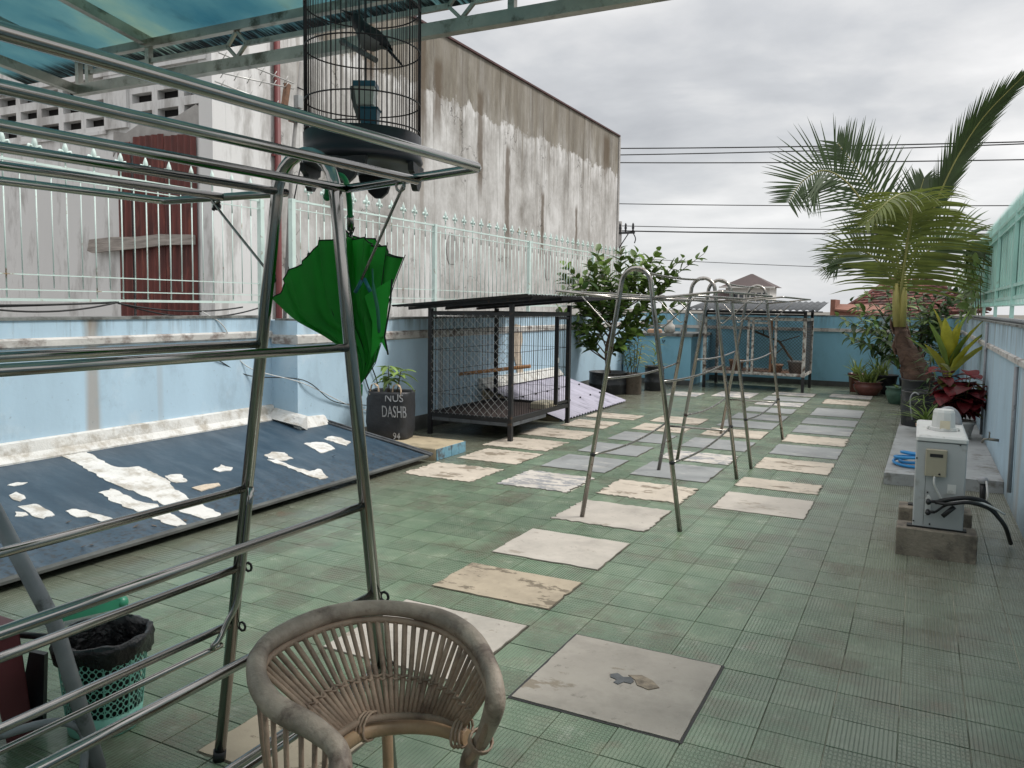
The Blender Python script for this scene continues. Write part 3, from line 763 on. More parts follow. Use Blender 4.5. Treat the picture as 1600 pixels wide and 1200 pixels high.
# ------------------------------------------------------------------ fences
SPEAR = MB()
SPEAR.tube([(0, 0, 2.30), (0, 0, 2.47)], 0.0065, 6)
SPEAR.lathe([(0.005, 2.47), (0.007, 2.52), (0.016, 2.53), (0.016, 2.538), (0.009, 2.546), (0.009, 2.555), (0.021, 2.595), (0.015, 2.62), (0.0008, 2.66)], (0, 0, 0), 6)
for s_ in (-1, 1): SPEAR.tube([(0, s_ * 0.006, 2.555), (0, s_ * 0.022, 2.578), (0, s_ * 0.040, 2.582), (0, s_ * 0.048, 2.565), (0, s_ * 0.040, 2.552)], [0.008, 0.010, 0.012, 0.012, 0.007], 6)
LONG = MB(); LONG.v, LONG.f, LONG.sm, LONG.mi = list(SPEAR.v), [list(f) for f in SPEAR.f], list(SPEAR.sm), list(SPEAR.mi)
LONG.tube([(0, 0, 1.50), (0, 0, 2.32)], 0.0056, 6)
long_me = LONG.mesh('bar', M['mint'])
SH = MB(); SH.tube([(0, 0, 1.57), (0, 0, 2.40)], 0.0048, 6); short_me = SH.mesh('bar', M['mint'])


def spear_fence(x, y0, y1, yfirst, posts, label):
    t = thing('spear_fence', (x, y0, 1.33), label, 'fence', 'mint green spear fences on the left wall')
    for z, h, w_ in ((2.455, 0.018, 0.012), (2.375, 0.008, 0.004), (1.665, 0.008, 0.004), (1.555, 0.008, 0.004), (1.485, 0.020, 0.014)):
        b = MB(); b.box(x - w_ / 2 - 0.004, x + w_ / 2 + 0.004, y0, y1, z - h / 2, z + h / 2); part(t, 'rail', b, M['mint'])
    for p in posts:
        b = MB(); b.box(x - 0.024, x + 0.024, p - 0.024, p + 0.024, 1.335, 2.47); part(t, 'post', b, M['mint'])
    k = 0; y = yfirst
    while y < y1:
        if all(abs(y - p) > 0.03 for p in posts):
            inst(t, 'bar', long_me if k % 2 == 0 else short_me, Matrix.Translation((x, y, 0)))
        y += 0.1145; k += 1
    return t


spear_fence(-5.68, 0.6, 5.80, 0.62 - 0.0055, (0.65, 3.2, 5.78), 'near mint green spear fence, in front of the white vented wall and rusty red sheets')
spear_fence(-5.36, 5.83, 16.6, 5.86 + 0.0, (5.86, 8.36, 11.02, 13.68, 16.35), 'far mint green spear fence, in front of the long stained concrete wall')

# right fence: sheet panels with a spiked top
t = thing('sheet_fence', (0.79, 6, 1.4), 'turquoise sheet metal fence with spiked top on the right wall', 'fence')
xf = 0.79
for k in range(14):
    y0 = 3.2 + k * 0.95; b = MB(); n = 12
    b.box(xf + 0.012, xf + 0.016, y0, y0 + 0.944, 1.64, 2.40)
    for q in range(4): b.box(xf + 0.004, xf + 0.0125, y0 + 0.10 + q * 0.235, y0 + 0.13 + q * 0.235, 1.66, 2.38)
    part(t, 'panel', b, M['mint_dark'])
for k in range(8):
    y0 = 3.3 + k * 1.9; b = MB(); b.box(xf - 0.03, xf + 0.004, y0 - 0.02, y0 + 0.02, 1.4, 2.46); part(t, 'post', b, M['mint_dark'])
for z, h in ((2.45, 0.035), (2.36, 0.02), (1.75, 0.03), (1.63, 0.03), (1.56, 0.015)):
    b = MB(); b.box(xf - 0.02, xf + 0.0, 3.2, 16.4, z - h / 2, z + h / 2); part(t, 'rail', b, M['mint_dark'])
sp = MB(); sp.tube([(xf - 0.01, 0, 2.35), (xf - 0.01, 0, 2.56), (xf - 0.01, 0, 2.63)], [0.006, 0.006, 0.001], 6); sp_me = sp.mesh('spike', M['mint_dark'])
for k in range(110): inst(t, 'spike', sp_me, Matrix.Translation((0, 3.25 + k * 0.12, 0)))
sp = MB(); sp.tube([(xf - 0.01, 0, 1.555), (xf - 0.01, 0, 1.64)], 0.005, 5); sp_me = sp.mesh('short_bar', M['mint_dark'])
for k in range(110): inst(t, 'short_bar', sp_me, Matrix.Translation((0, 3.25 + k * 0.12, 0)))


# ------------------------------------------------------------------ neighbouring building on the left
XB, Y0B, Y1B, ZT = -8.5, 7.8, 23.65, 6.68
t = thing('concrete_building', (-10, 12, -4.2), 'large building with a long stained concrete wall and white vented end behind the left fence', 'building')
b = MB(); b.box(-14.5, XB, Y0B + 0.22, Y1B, -4.2, ZT); part(t, 'stained_wall', b, M['concrete_wall'])
b = MB(); b.box(-14.7, XB + 0.045, Y0B - 0.05, Y1B + 0.03, ZT, ZT + 0.04); part(t, 'roof_edge', b, M['roof_edge'])
b = MB(); b.box(XB - 0.2, XB + 0.03, Y1B - 0.02, Y1B + 0.10, -4.2, ZT); part(t, 'corner_pier', b, M['rawcement'])
# white end wall with ventilation blocks
b = MB(); F, Bk = Y0B, Y0B + 0.22
b.box(-14.5, XB + 0.006, F, Bk - 0.002, -4.2, 3.93)
b.box(-14.5, XB + 0.006, F, Bk - 0.002, 4.68, ZT - 0.002)
b.box(-10.62, -10.14, F - 0.05, Bk - 0.002, 3.93, 4.68)
b.box(-8.56, XB + 0.006, F, Bk - 0.002, 3.93, 4.68)
b.box(XB, XB + 0.006, Bk, 8.86, -4.2, ZT - 0.002)
b.box(-14.5, -10.62, F - 0.03, F, 3.88, 3.93); b.box(-14.5, -8.56, F - 0.06, F, 4.68, 4.76)
b.box(-8.72, XB + 0.03, F - 0.035, F, -4.2, ZT - 0.002)
part(t, 'white_end_wall', b, M['whitewall'])
vb = MB(); W_, H_ = 0.52, 0.25
vb.box(0, W_, 0, 0.12, 0, 0.055); vb.box(0, W_, 0, 0.12, 0.205, H_); vb.box(0, 0.055, 0, 0.12, 0.055, 0.205); vb.box(W_ - 0.055, W_, 0, 0.12, 0.055, 0.205)
vb.prism([(0.055, 0.0, 0.055), (0.055, 0.06, 0.055), (0.055, 0.0, 0.075)], (W_ - 0.11, 0, 0))
vme = vb.mesh('vent_block', M['whitewall'])
dk = MB(); dk.box(-14.4, -8.57, F + 0.122, Bk - 0.004, 3.94, 4.67); part(t, 'vent_shade_panel', dk, M['vent_shade'])  # near-black panel paints the unlit interior behind the vent openings
for x0 in [-10.135 + 0.523 * k for k in range(3)] + [-11.145 - 0.523 * k for k in range(6)]:
    for r in range(3): inst(t, 'vent_block', vme, Matrix.Translation((x0, F - 0.0, 3.93 + r * 0.25)))
# rust red sheets closing the doorway
for x0, x1, z1, lab in ((-10.38, -10.06, 3.72, None), (-10.05, -9.42, 3.78, None), (-9.41, -8.79, 3.74, None)):
    b = MB(); n = int((x1 - x0) / 0.021); pr = []
    for i in range(n + 1):
        x = x0 + (x1 - x0) * i / n; pr.append((x, F - 0.045 + 0.018 * math.cos(2 * math.pi * (x - x0) / 0.125)))
    vs = [(x, y, z) for z in (1.1, z1 + 0.0) for x, y in pr]; vs = vs + [(x, y + 0.004, z) for x, y, z in vs]
    N = n + 1; fs = [(i, i + 1, N + i + 1, N + i) for i in range(n)] + [(2 * N + i + 1, 2 * N + i, 3 * N + i, 3 * N + i + 1) for i in range(n)]
    b.add(vs, fs, True); part(t, 'corrugated_sheet', b, M['rustred'])
b = MB(); b.prism([(-10.5, F - 0.012, 3.55), (-10.47, F - 0.012, 3.90), (-10.2, F - 0.012, 3.86), (-9.9, F - 0.012, 3.97), (-9.5, F - 0.012, 3.90), (-9.1, F - 0.012, 4.02), (-8.8, F - 0.012, 4.12), (-8.58, F - 0.012, 4.00), (-8.56, F - 0.012, 3.6), (-8.74, F - 0.012, 3.55), (-8.74, F - 0.012, 3.74), (-10.38, F - 0.012, 3.70)], (0, 0.0105, 0)); part(t, 'cement_surround', b, M['rawcement'])
b = MB(); b.tube([(XB + 0.06, 8.94, -4), (XB + 0.06, 8.94, 6.6)], 0.045, 8)
for z in (2.2, 3.6, 5.0): b.box(XB + 0.002, XB + 0.06, 8.87, 9.01, z, z + 0.03)
part(t, 'red_downpipe', b, M['redpipe'])
for cy, cz, ry, rz in ((13.9, 2.6, 0.24, 0.33), (18.6, 2.5, 0.26, 0.38)):
    b = MB(); pts = [(XB + 0.002, cy + ry * math.cos(a) * rv(.85, 1.1), cz + rz * math.sin(a) * rv(.85, 1.1)) for a in [2 * math.pi * k / 16 for k in range(16)]]
    b.prism(pts, (0.012, 0, 0)); part(t, 'cement_patch', b, M['rawcement'])
b = MB()
pts = [(-10.95, 2.20), (-10.90, 2.36), (-10.4, 2.385), (-9.9, 2.375), (-9.4, 2.40), (-8.77, 2.375), (-8.77, 2.245), (-9.3, 2.25), (-9.8, 2.215), (-10.4, 2.19), (-10.85, 2.165)]
b.prism([(x, F - 0.14, z) for x, z in pts], (0, 0.06, 0))
solo('wooden_plank', b, M['wood'], 'weathered grey plank fixed across the rusty red sheets of the white wall', 'plank', loc=(-9.8, F - 0.1, 2.2))

# TV antenna on a mast in the gap
t = thing('tv_antenna', (-6.5, 7.12, 1.3), 'old television antenna with thin rods and a leaning mast, left of the bird cage', 'antenna')
b = MB(); b.tube([(-6.5, 6.95, 1.0), (-6.5, 7.10, 3.0), (-6.5, 7.28, 4.25)], 0.022, 8); part(t, 'mast', b, M['pole'])
for (y1, z1, y2, z2) in ((7.15, 3.98, 6.05, 4.02), (7.15, 3.92, 6.02, 3.82), (7.2, 3.66, 6.0, 3.72)):
    b = MB(); b.tube([(-6.5, y1, z1), (-6.5, y2, z2)], 0.008, 6); part(t, 'boom', b, M['antenna'])
    for k in range(6):
        f = 0.12 + k * 0.16; y, z = y1 + (y2 - y1) * f, z1 + (z2 - z1) * f
        b = MB(); b.tube([(-6.53, y - 0.008, z - 0.045), (-6.47, y + 0.008, z + 0.045)], 0.005, 5); part(t, 'rod', b, M['antenna'])
b = MB(); b.bar((-6.5, 7.05, 3.95), (-6.5, 6.98, 3.62), 0.05, 0.06); b.box(-6.54, -6.44, 7.10, 7.20, 3.55, 3.61); part(t, 'bracket', b, M['rusty'])
b = MB(); b.box(-6.53, -6.46, 7.18, 7.26, 3.72, 3.86); part(t, 'junction_box', b, M['cement'])
b = MB(); b.tube(bez([(-6.49, 7.2, 3.95), (-6.46, 7.33, 3.9), (-6.46, 7.36, 3.6), (-6.46, 7.25, 3.2), (-6.48, 7.1, 2.6)], 14), 0.008, 5); part(t, 'cable', b, M['wire'])

# ------------------------------------------------------------------ canopy
YC, ZB, ZU = 2.84, 2.615, 2.785
t = thing('canopy', (-1.7, 1, 2.6), 'translucent teal canopy on steel tubes, its front truss decorated with small diamonds', 'canopy')
SL = 0.17
b = MB(); b.box(-4.11, 0.64, YC - 0.022, YC + 0.022, ZB - 0.026, ZB + 0.026); part(t, 'bottom_chord', b, M['canopy_steel'])
b = MB(); b.box(-4.11, 0.64, YC - 0.018, YC + 0.018, ZU - 0.02, ZU + 0.02); part(t, 'top_chord', b, M['canopy_steel'])
posts = (-4.085, -4.005, -3.535, -1.47, 0.60)
for x in posts:
    b = MB(); b.box(x - 0.014, x + 0.014, YC - 0.014, YC + 0.014, ZB + 0.026, ZU - 0.02); part(t, 'post', b, M['canopy_steel'])
dia = [-2.93, -1.70, -0.45]
zm = (ZB + ZU) / 2
segs = [(-4.0, -3.55)]
edges = [-3.52] + sum([[d - 0.06, d + 0.06] for d in dia], []) + [0.58]
segs += [(edges[i], edges[i + 1]) for i in range(0, len(edges), 2)]
for a, c in segs:
    b = MB(); b.box(a, c, YC - 0.008, YC + 0.008, zm - 0.011, zm + 0.011); part(t, 'middle_rail', b, M['canopy_steel'])
for d in dia:
    b = MB(); P4 = [(d, YC, zm + 0.066), (d + 0.062, YC, zm), (d, YC, zm - 0.058), (d - 0.062, YC, zm)]
    for i in range(4): b.bar(P4[i], P4[(i + 1) % 4], 0.014, 0.014, (0, 1, 0))
    part(t, 'diamond', b, M['canopy_steel'])


def zr(y): return 2.81 + (YC - y) * SL


for x in (-3.55, -1.48, 0.55):
    b = MB(); b.bar((x, YC + 0.02, zr(YC) - 0.012), (x, -3.9, zr(-3.9) - 0.012), 0.036, 0.05); part(t, 'rafter', b, M['canopy_steel'])
for y in (1.05, -0.8, -2.6):
    b = MB(); b.bar((-4.5, y, zr(y) + 0.006), (0.65, y, zr(y) + 0.006), 0.03, 0.02); part(t, 'purlin', b, M['canopy_steel'])
b = MB(); b.bar((-4.09, YC - 0.02, ZB), (-4.09, -3.9, ZB + 6.7 * 0.115), 0.04, 0.045); part(t, 'side_beam', b, M['canopy_steel'])
b = MB(); b.bar((-4.09, YC - 0.02, ZU), (-4.09, -3.9, zr(-3.9) - 0.03), 0.03, 0.035); part(t, 'side_beam', b, M['canopy_steel'])
for k, (x0, x1) in enumerate(((-4.9, -3.56), (-3.558, -1.49), (-1.488, 0.66))):
    b = MB(); n = 10; vs = []
    for i in range(n + 1):
        y = 3.06 - (3.06 + 3.95) * i / n
        vs += [(x0, y, zr(y) + 0.016), (x1, y, zr(y) + 0.016)]
    L_ = len(vs); vs += [(x, y, z + 0.006) for x, y, z in vs]
    fs = [(2 * i, 2 * i + 1, 2 * i + 3, 2 * i + 2) for i in range(n)] + [(L_ + 2 * i + 2, L_ + 2 * i + 3, L_ + 2 * i + 1, L_ + 2 * i) for i in range(n)]
    fs += [(1, 0, L_, L_ + 1)]
    b.add(vs, fs); part(t, 'roof_sheet', b, M['canopy'])
# posts standing at the near end, beside the added wall
for x in (-4.09, 0.6):
    b = MB(); b.box(x - 0.03, x + 0.03, -3.93, -3.87, 0, 3.1); part(t, 'column', b, M['canopy_steel'])

# ------------------------------------------------------------------ big drying rack in front
STL = M['steel']


def arch_pts(xa, xb, y, ztop, zs, xa2, xb2):
    cx = (xa2 + xb2) / 2; r = (xb2 - xa2) / 2
    return [(xa, y, 0.0), (xa2, y, zs)] + [tuple(p) for p in arcpts((cx, y, zs), 1.0, math.pi, 0, 12, (r, 0, 0), (0, 0, ztop - zs))][1:-1] + [(xb2, y, zs), (xb, y, 0.0)]


def legx(xa, xa2, zs, z): return xa + (xa2 - xa) * z / zs


NY0, NY1 = -0.12, 1.80
t = thing('drying_rack', (-1.62, 0.85, 0), 'large stainless steel drying rack in the left foreground holding the folded green umbrella', 'drying rack')
for y in (NY1, NY0):
    b = MB(); b.tube(arch_pts(-1.975, -1.27, y, 1.925, 1.80, -1.705, -1.485), 0.0185, 12); part(t, 'arch', b, STL)
    b = MB(); b.tube([(-1.27, y, 0), (-1.274, y, 0.035)], 0.021, 12); part(t, 'foot_cap', b, M['black_plastic'])
    b = MB(); b.tube([(-1.975, y, 0), (-1.971, y, 0.035)], 0.021, 12); part(t, 'foot_cap', b, M['black_plastic'])
for xa, xa2, hs in ((-1.27, -1.485, (1.372, 0.925, 0.67, 0.455)), (-1.975, -1.705, (1.37, 0.92, 0.66, 0.475))):
    for z in hs:
        x = legx(xa, xa2, 1.8, z); s_ = 1 if xa > -1.6 else -1
        b = MB(); b.tube([(x, NY0 + 0.017, z), (x, NY1 - 0.017, z)], 0.0122, 10); part(t, 'rail', b, STL)
    # doubled lower bar that bends up beside the leg
    x = legx(xa, xa2, 1.8, 0.44) + (0.012 if xa < -1.6 else -0.01)
    pts = [(x, NY0 + 0.1, 0.425)] + [(x, NY1 - 0.22, 0.425)] + [(x + 0.012, NY1 - 0.10, 0.44), (x + 0.02, NY1 - 0.05, 0.50)]
    if xa < -1.6: pts += [(legx(xa, xa2, 1.8, 0.6) + 0.034, NY1 - 0.022, 0.6), (legx(xa, xa2, 1.8, 0.93) + 0.034, NY1 - 0.018, 0.93)]
    b = MB(); b.tube(bez(pts, 30), 0.0095, 8); part(t, 'bent_bar', b, STL)
    for z in (0.46, 0.66):
        x = legx(xa, xa2, 1.8, z); b = MB(); b.tube(arcpts((x + 0.02, NY1 + 0.02, z), 0.014, 0, 2 * math.pi, 8, (1, 0, 0), (0, 0, 1)), 0.004, 6); part(t, 'hook_ring', b, M['black_iron'])


def wing(t, y0, y1, xs, zs, r, mat, dz=0.0):
    """hinged top frame: outer loop with rounded corners + inner bars (xs from hinge to outer edge)"""
    xh, xo, zh, zo = xs[0], xs[-1], zs[0], zs[-1]; s_ = 1 if xo > xh else -1; c = 0.025
    lp = [(xh, y0, zh + dz), (xo - s_ * c, y0, zo + dz), (xo - s_ * c * .3, y0 + c * .3, zo + dz), (xo, y0 + c, zo + dz), (xo, y1 - c, zo), (xo - s_ * c * .3, y1 - c * .3, zo), (xo - s_ * c, y1, zo), (xh, y1, zh)]
    w_ = bpy.data.objects.new('wing', MB().tube(lp, r, 10).mesh('wing', mat, rootloc(t))); COL.objects.link(w_); w_.parent = t
    for x, z in zip(xs[:-1], zs[:-1]):
        b = MB(); b.tube([(x, y0, z + dz), (x, y1, z)], r * 0.95, 10); part(w_, 'bar', b, mat)
    return w_


wing(t, NY0 - 0.02, NY1 + 0.035, (-1.475, -1.235, -1.035), (1.822, 1.832, 1.852), 0.0122, STL, -0.035)
wing(t, NY0 - 0.02, NY1 + 0.035, (-1.70, -1.955, -2.225), (1.822, 1.822, 1.822), 0.0122, STL, -0.035)
for p, q, lab in (((-1.285, 1.83, 1.803), (-1.425, 1.84, 1.565), None), ((-1.99, 1.83, 1.80), (-1.765, 1.84, 1.575), None)):
    b = MB(); b.tube(bez([(p[0] + 0.012, p[1], p[2] + 0.012), p, q], 10), 0.0042, 6)
    b.tube(arcpts((p[0], p[1], p[2] + 0.016), 0.014, 0, 2 * math.pi, 10, (1, 0, 0), (0, 0, 1)), 0.004, 6)
    part(t, 'strut', b, M['steel_old'])
for (x, z) in ((-1.99, 1.795), (-1.762, 1.565)):
    b = MB(); b.ball((x, 1.838, z), 0.013, 8, 6); b.tube([(x - 0.015, 1.836, z - 0.01), (x + 0.012, 1.836, z + 0.014)], 0.006, 6); part(t, 'clamp_knob', b, M['black_iron'])
b = MB(); b.tube([(-1.425, 1.845, 1.568), (-1.452, 1.845, 1.528)], 0.0055, 6); b.tube([(-1.42, 1.845, 1.568), (-1.40, 1.848, 1.530)], 0.0055, 6)
solo('clothes_peg', b, M['peg'], 'blue green clothes peg on the end of the rack strut against the green umbrella', 'clothes peg', loc=(-1.425, 1.845, 1.57))

# ------------------------------------------------------------------ two identical racks in the middle of the terrace
OLD = M['steel_old']


def small_rack(x, y0, y1, label):
    t = thing('drying_rack', (x, (y0 + y1) / 2, 0), label, 'drying rack', 'drying racks standing in the middle of the terrace')
    zt, zs = 1.755, 1.64
    for y in (y0, y1):
        b = MB(); b.tube(arch_pts(x - 0.355, x + 0.35, y, zt, zs, x - 0.105, x + 0.105), 0.0165, 10); part(t, 'arch', b, OLD)
    lx = lambda z, s_: x + s_ * (0.352 - (0.352 - 0.105) * z / zs)
    for s_ in (-1, 1):
        for z, sag in ((1.0, 0.028), (0.46, 0.045)):
            b = MB(); n = 10; b.tube([(lx(z, s_), y0 + (y1 - y0) * i / n, z - sag * 4 * (i / n) * (1 - i / n)) for i in range(n + 1)], 0.0085, 8); part(t, 'side_rod', b, OLD)
        for y in (y0, y1):
            b = MB(); b.ball((lx(0.46, s_), y, 0.46), 0.021, 8, 6); part(t, 'joint', b, M['black_iron'])
    b = MB(); b.tube([(lx(0.42, -1), y1, 0.42), (lx(0.42, 1), y1, 0.42)], 0.0085, 8); part(t, 'cross_rod', b, OLD)
    b = MB(); n = 10; b.tube([(x, y0 + (y1 - y0) * i / n, zt - 0.012 - 0.02 * 4 * (i / n) * (1 - i / n)) for i in range(n + 1)], 0.0085, 8); part(t, 'top_rod', b, OLD)
    for s_ in (-1, 1):
        wing(t, y0 - 0.02, y1 + 0.03, (x + s_ * 0.125, x + s_ * 0.36, x + s_ * 0.585), (1.552, 1.576, 1.60), 0.0085, OLD)
        for y in (y0 + 0.02, y1 - 0.02):
            b = MB(); b.tube(bez([(x + s_ * 0.40, y, 1.565), (x + s_ * 0.205, y, 1.375), (x + s_ * 0.165, y, 1.37)], 10), 0.005, 6); part(t, 'strut', b, OLD)
    return t


small_rack(-1.715, 5.18, 7.04, 'thin steel drying rack on the pale patches, nearer one of the middle pair')
small_rack(-1.69, 7.57, 9.48, 'thin steel drying rack, farther one of the middle pair, before the white framed cage')

# ------------------------------------------------------------------ hanging bird cage
cx, cy, rr = -1.745, 2.26, 0.196
t = thing('bird_cage', (cx, cy, 1.95), 'round dark bird cage hanging below the canopy, above the drying rack end', 'bird cage')
b = MB(); b.lathe([(0.17, 1.965), (0.198, 1.968), (0.208, 1.985), (0.203, 2.0), (0.199, 2.02), (0.201, 2.07), (0.194, 2.075), (0.192, 2.03), (0.03, 2.03)], (cx, cy, 0), 40); part(t, 'base', b, mk('navy_black_lacquer', (0.005, 0.006, 0.012), 0.4))
for a in (0.35, 1.92, 3.49, 5.06):
    f = MB(); u = V((math.cos(a), math.sin(a), 0)); tv = V((-u.y, u.x, 0)); o_ = V((cx, cy, 0)) + u * 0.178
    pr = [(-0.075, 1.972), (-0.07, 1.945), (-0.045, 1.935), (-0.035, 1.905), (-0.012, 1.885), (0.012, 1.885), (0.035, 1.905), (0.045, 1.935), (0.07, 1.945), (0.075, 1.972)]
    f.prism([o_ + tv * p + V((0, 0, z)) for p, z in pr], u * 0.02); part(t, 'foot', f, M['black_iron'])
bars = MB(); bars.tube([(0, 0, 2.06), (0, 0, 2.60), (-0.02, 0, 2.66), (-0.07, 0, 2.715), (-0.16, 0, 2.745)], 0.0014, 5); bme = bars.mesh('bar', M['black_bar'])
for k in range(64):
    a = 2 * math.pi * k / 64
    inst(t, 'bar', bme, Matrix.Translation((cx, cy, 0)) @ Matrix.Rotation(a, 4, 'Z') @ Matrix.Translation((rr - 0.004, 0, 0)))
for z in (2.085, 2.18, 2.355, 2.50, 2.60):
    b = MB(); b.tube([(cx + rr * math.cos(2 * math.pi * k / 40), cy + rr * math.sin(2 * math.pi * k / 40), z) for k in range(40)], 0.0027, 5, True); part(t, 'ring', b, M['black_bar'])
b = MB()
for k in range(4):
    a = 0.6 + k * math.pi / 2; b.tube([(cx + rr * math.cos(a), cy + rr * math.sin(a), 2.0), (cx + rr * math.cos(a), cy + rr * math.sin(a), 2.60)], 0.003, 6)
part(t, 'upright', b, M['black_bar'])
b = MB(); b.lathe([(0.001, 2.775), (0.03, 2.76), (0.045, 2.735), (0.001, 2.73)], (cx, cy, 0), 16); b.tube([(cx, cy, 2.77), (cx, cy, 2.84), (cx + 0.02, cy, 2.87), (cx, cy, 2.895)], 0.004, 6); part(t, 'hanger', b, M['black_iron'])
p0, p1 = V((cx - 0.135, cy + 0.06, 2.425)), V((cx + 0.10, cy - 0.06, 2.30))
b = MB(); b.tube([p0, p1], 0.0095, 8); b.ball(p0, 0.013, 8, 6); part(t, 'perch', b, M['greystick'])
b = MB(); b.tube(bez([(cx - 0.045, cy, 2.245), (cx - 0.035, cy, 2.19), (cx - 0.012, cy, 2.13)], 8), 0.009, 7); part(t, 'low_perch', b, M['greystick'])
# the bird on the perch: one continuous body
t2 = thing('bird', (-1.715, 2.245, 2.37), 'black and grey songbird sitting on the perch inside the hanging cage', 'bird')
o_ = V((-1.705, 2.245, 2.395)); dv = (CR * 0.80 + V((0, 0, -0.55))).normalized()     # head up-left, tail down-right
sd_ = V((-CF.x, -CF.y, 0)).normalized(); upv = sd_.cross(dv).normalized()
if upv.z < 0: upv = -upv
bd = MB(); n = 12; prof = [(-0.086, 0.001, 0.020), (-0.072, 0.0035, 0.021), (-0.066, 0.011, 0.021), (-0.052, 0.0185, 0.016), (-0.036, 0.0175, 0.008), (-0.018, 0.0245, 0.0), (0.004, 0.029, -0.003), (0.028, 0.024, 0.0), (0.045, 0.014, 0.003), (0.058, 0.0095, 0.002), (0.085, 0.0085, -0.004), (0.112, 0.006, -0.01), (0.118, 0.001, -0.011)]
prof = [(q * 1.25, r_ * 1.4, h_ * 1.3) for q, r_, h_ in prof]
vs = []; fs = []
for s_, r_, h_ in prof:
    fl_ = 0.45 if s_ > 0.055 else 1.0
    for k in range(n):
        a = 2 * math.pi * k / n; vs.append(o_ + dv * s_ + upv * (h_ + r_ * math.sin(a) * fl_) + sd_ * (r_ * 0.9 * math.cos(a)))
for i in range(len(prof) - 1):
    for k in range(n):
        fs.append((i * n + k, i * n + (k + 1) % n, (i + 1) * n + (k + 1) % n, (i + 1) * n + k))
bd.add(vs, fs, True)
for fi in range(len(bd.f)):
    i, k = divmod(fi, n)
    if 4 <= i <= 8 and 6 <= k <= 10: bd.mi[fi] = 1
    if i in (5, 6, 7) and k in (5, 11): bd.mi[fi] = 1
part(t2, 'body', bd, [M['bird_black'], M['bird_grey']])
b = MB(); q = o_ + dv * -0.092 + upv * 0.027; b.tube([q, q - dv * 0.030 - CR * 0.012 + upv * -0.001], [0.007, 0.0006], 6); part(t2, 'beak', b, M['black_plastic'])
for s_ in (-1, 1):
    b = MB(); vs, fs = leafgeo(L=0.115, Wd=0.044, fold=-0.2, droop=0.05)
    mw = Matrix.Translation(o_ - dv * 0.03 + sd_ * (0.031 * s_) + upv * 0.012) @ frame(dv, sd_ * s_)
    b.add([mw @ V(v) for v in vs], fs, True); part(t2, 'wing', b, M['bird_black'])
    b = MB(); fp = p0 + (p1 - p0) * 0.60 + V((0, 0, 0.0095)); b.tube([o_ + dv * 0.022 - upv * 0.02 + sd_ * 0.008 * s_, fp + sd_ * 0.008 * s_ + dv * 0.006 + V((0, 0, 0.012)), fp + sd_ * 0.008 * s_], 0.0018, 5)
    for q in (-0.012, 0.0, 0.012): b.tube([fp + sd_ * 0.008 * s_, fp + sd_ * 0.008 * s_ - dv * 0.010 + sd_ * q * 0.6 + V((0, 0, -0.002))], 0.0014, 4)
    part(t2, 'leg', b, M['bird_grey'])
for (x, z, wd, h, mt, lid, lab) in ((-1.70, 2.158, 0.038, 0.074, 'cup_clear', True, 'pale feeding cup with a blue lid inside the hanging bird cage'), (-1.685, 2.084, 0.034, 0.064, 'cup_blue', False, 'dark teal feeding cup standing lower inside the hanging bird cage')):
    t3 = thing('feeding_cup', (x, 2.22, z), lab, 'cup')
    b = MB(); b.lathe([(wd * 0.8, z), (wd * 0.9, z + 0.004), (wd * 1.12, z + h), (wd * 1.05, z + h), (wd * 0.8, z + 0.006)], (x, 2.22, 0), 4, False, math.pi / 4 + 0.46, (1.15, 1.15)); part(t3, 'cup', b, M[mt])
    b = MB(); r0 = wd * 1.17
    if lid: b.lathe([(r0, z + h - 0.014), (r0 * 1.04, z + h), (r0, z + h + 0.004), (r0 * 0.3, z + h + 0.006)], (x, 2.22, 0), 4, False, math.pi / 4 + 0.46, (1.15, 1.15)); part(t3, 'lid', b, M['cup_blue'])
    else: b.lathe([(r0, z + h - 0.004), (r0 * 1.08, z + h), (r0 * 0.95, z + h + 0.003), (r0 * 0.9, z + h - 0.003)], (x, 2.22, 0), 4, False, math.pi / 4 + 0.46, (1.15, 1.15)); part(t3, 'rim', b, M['cup_blue'])

# ------------------------------------------------------------------ green umbrella hooked on the rack
k_ = 0.993


def U(x, z, dy=0.0):
    y = 1.936 - 0.085 * max(0.0, min(1.0, (z - 1.70) / 0.15)) + dy; f = y / 1.95
    return V((x * f, y, 1.5 + (z - 1.5) * f))


t = thing('umbrella', (-1.52, 1.87, 1.22), 'half folded bright green umbrella hanging by its curved green handle from the drying rack', 'umbrella')
b = MB(); b.tube(bez([U(-1.642, 1.826), U(-1.638, 1.855), U(-1.622, 1.876), U(-1.600, 1.885), U(-1.578, 1.876), U(-1.564, 1.85), U(-1.556, 1.80), U(-1.553, 1.745)], 28), 0.0085, 10); b.ball(U(-1.642, 1.822), 0.0125, 10, 8)
part(t, 'handle', b, M['green_plastic'])
b = MB(); b.tube([U(-1.553, 1.76), U(-1.553, 1.72)], 0.011, 8); b.tube([U(-1.553, 1.73), U(-1.515, 1.235)], 0.0045, 6); part(t, 'shaft', b, M['steel_old'])
tip = U(-1.513, 1.250)
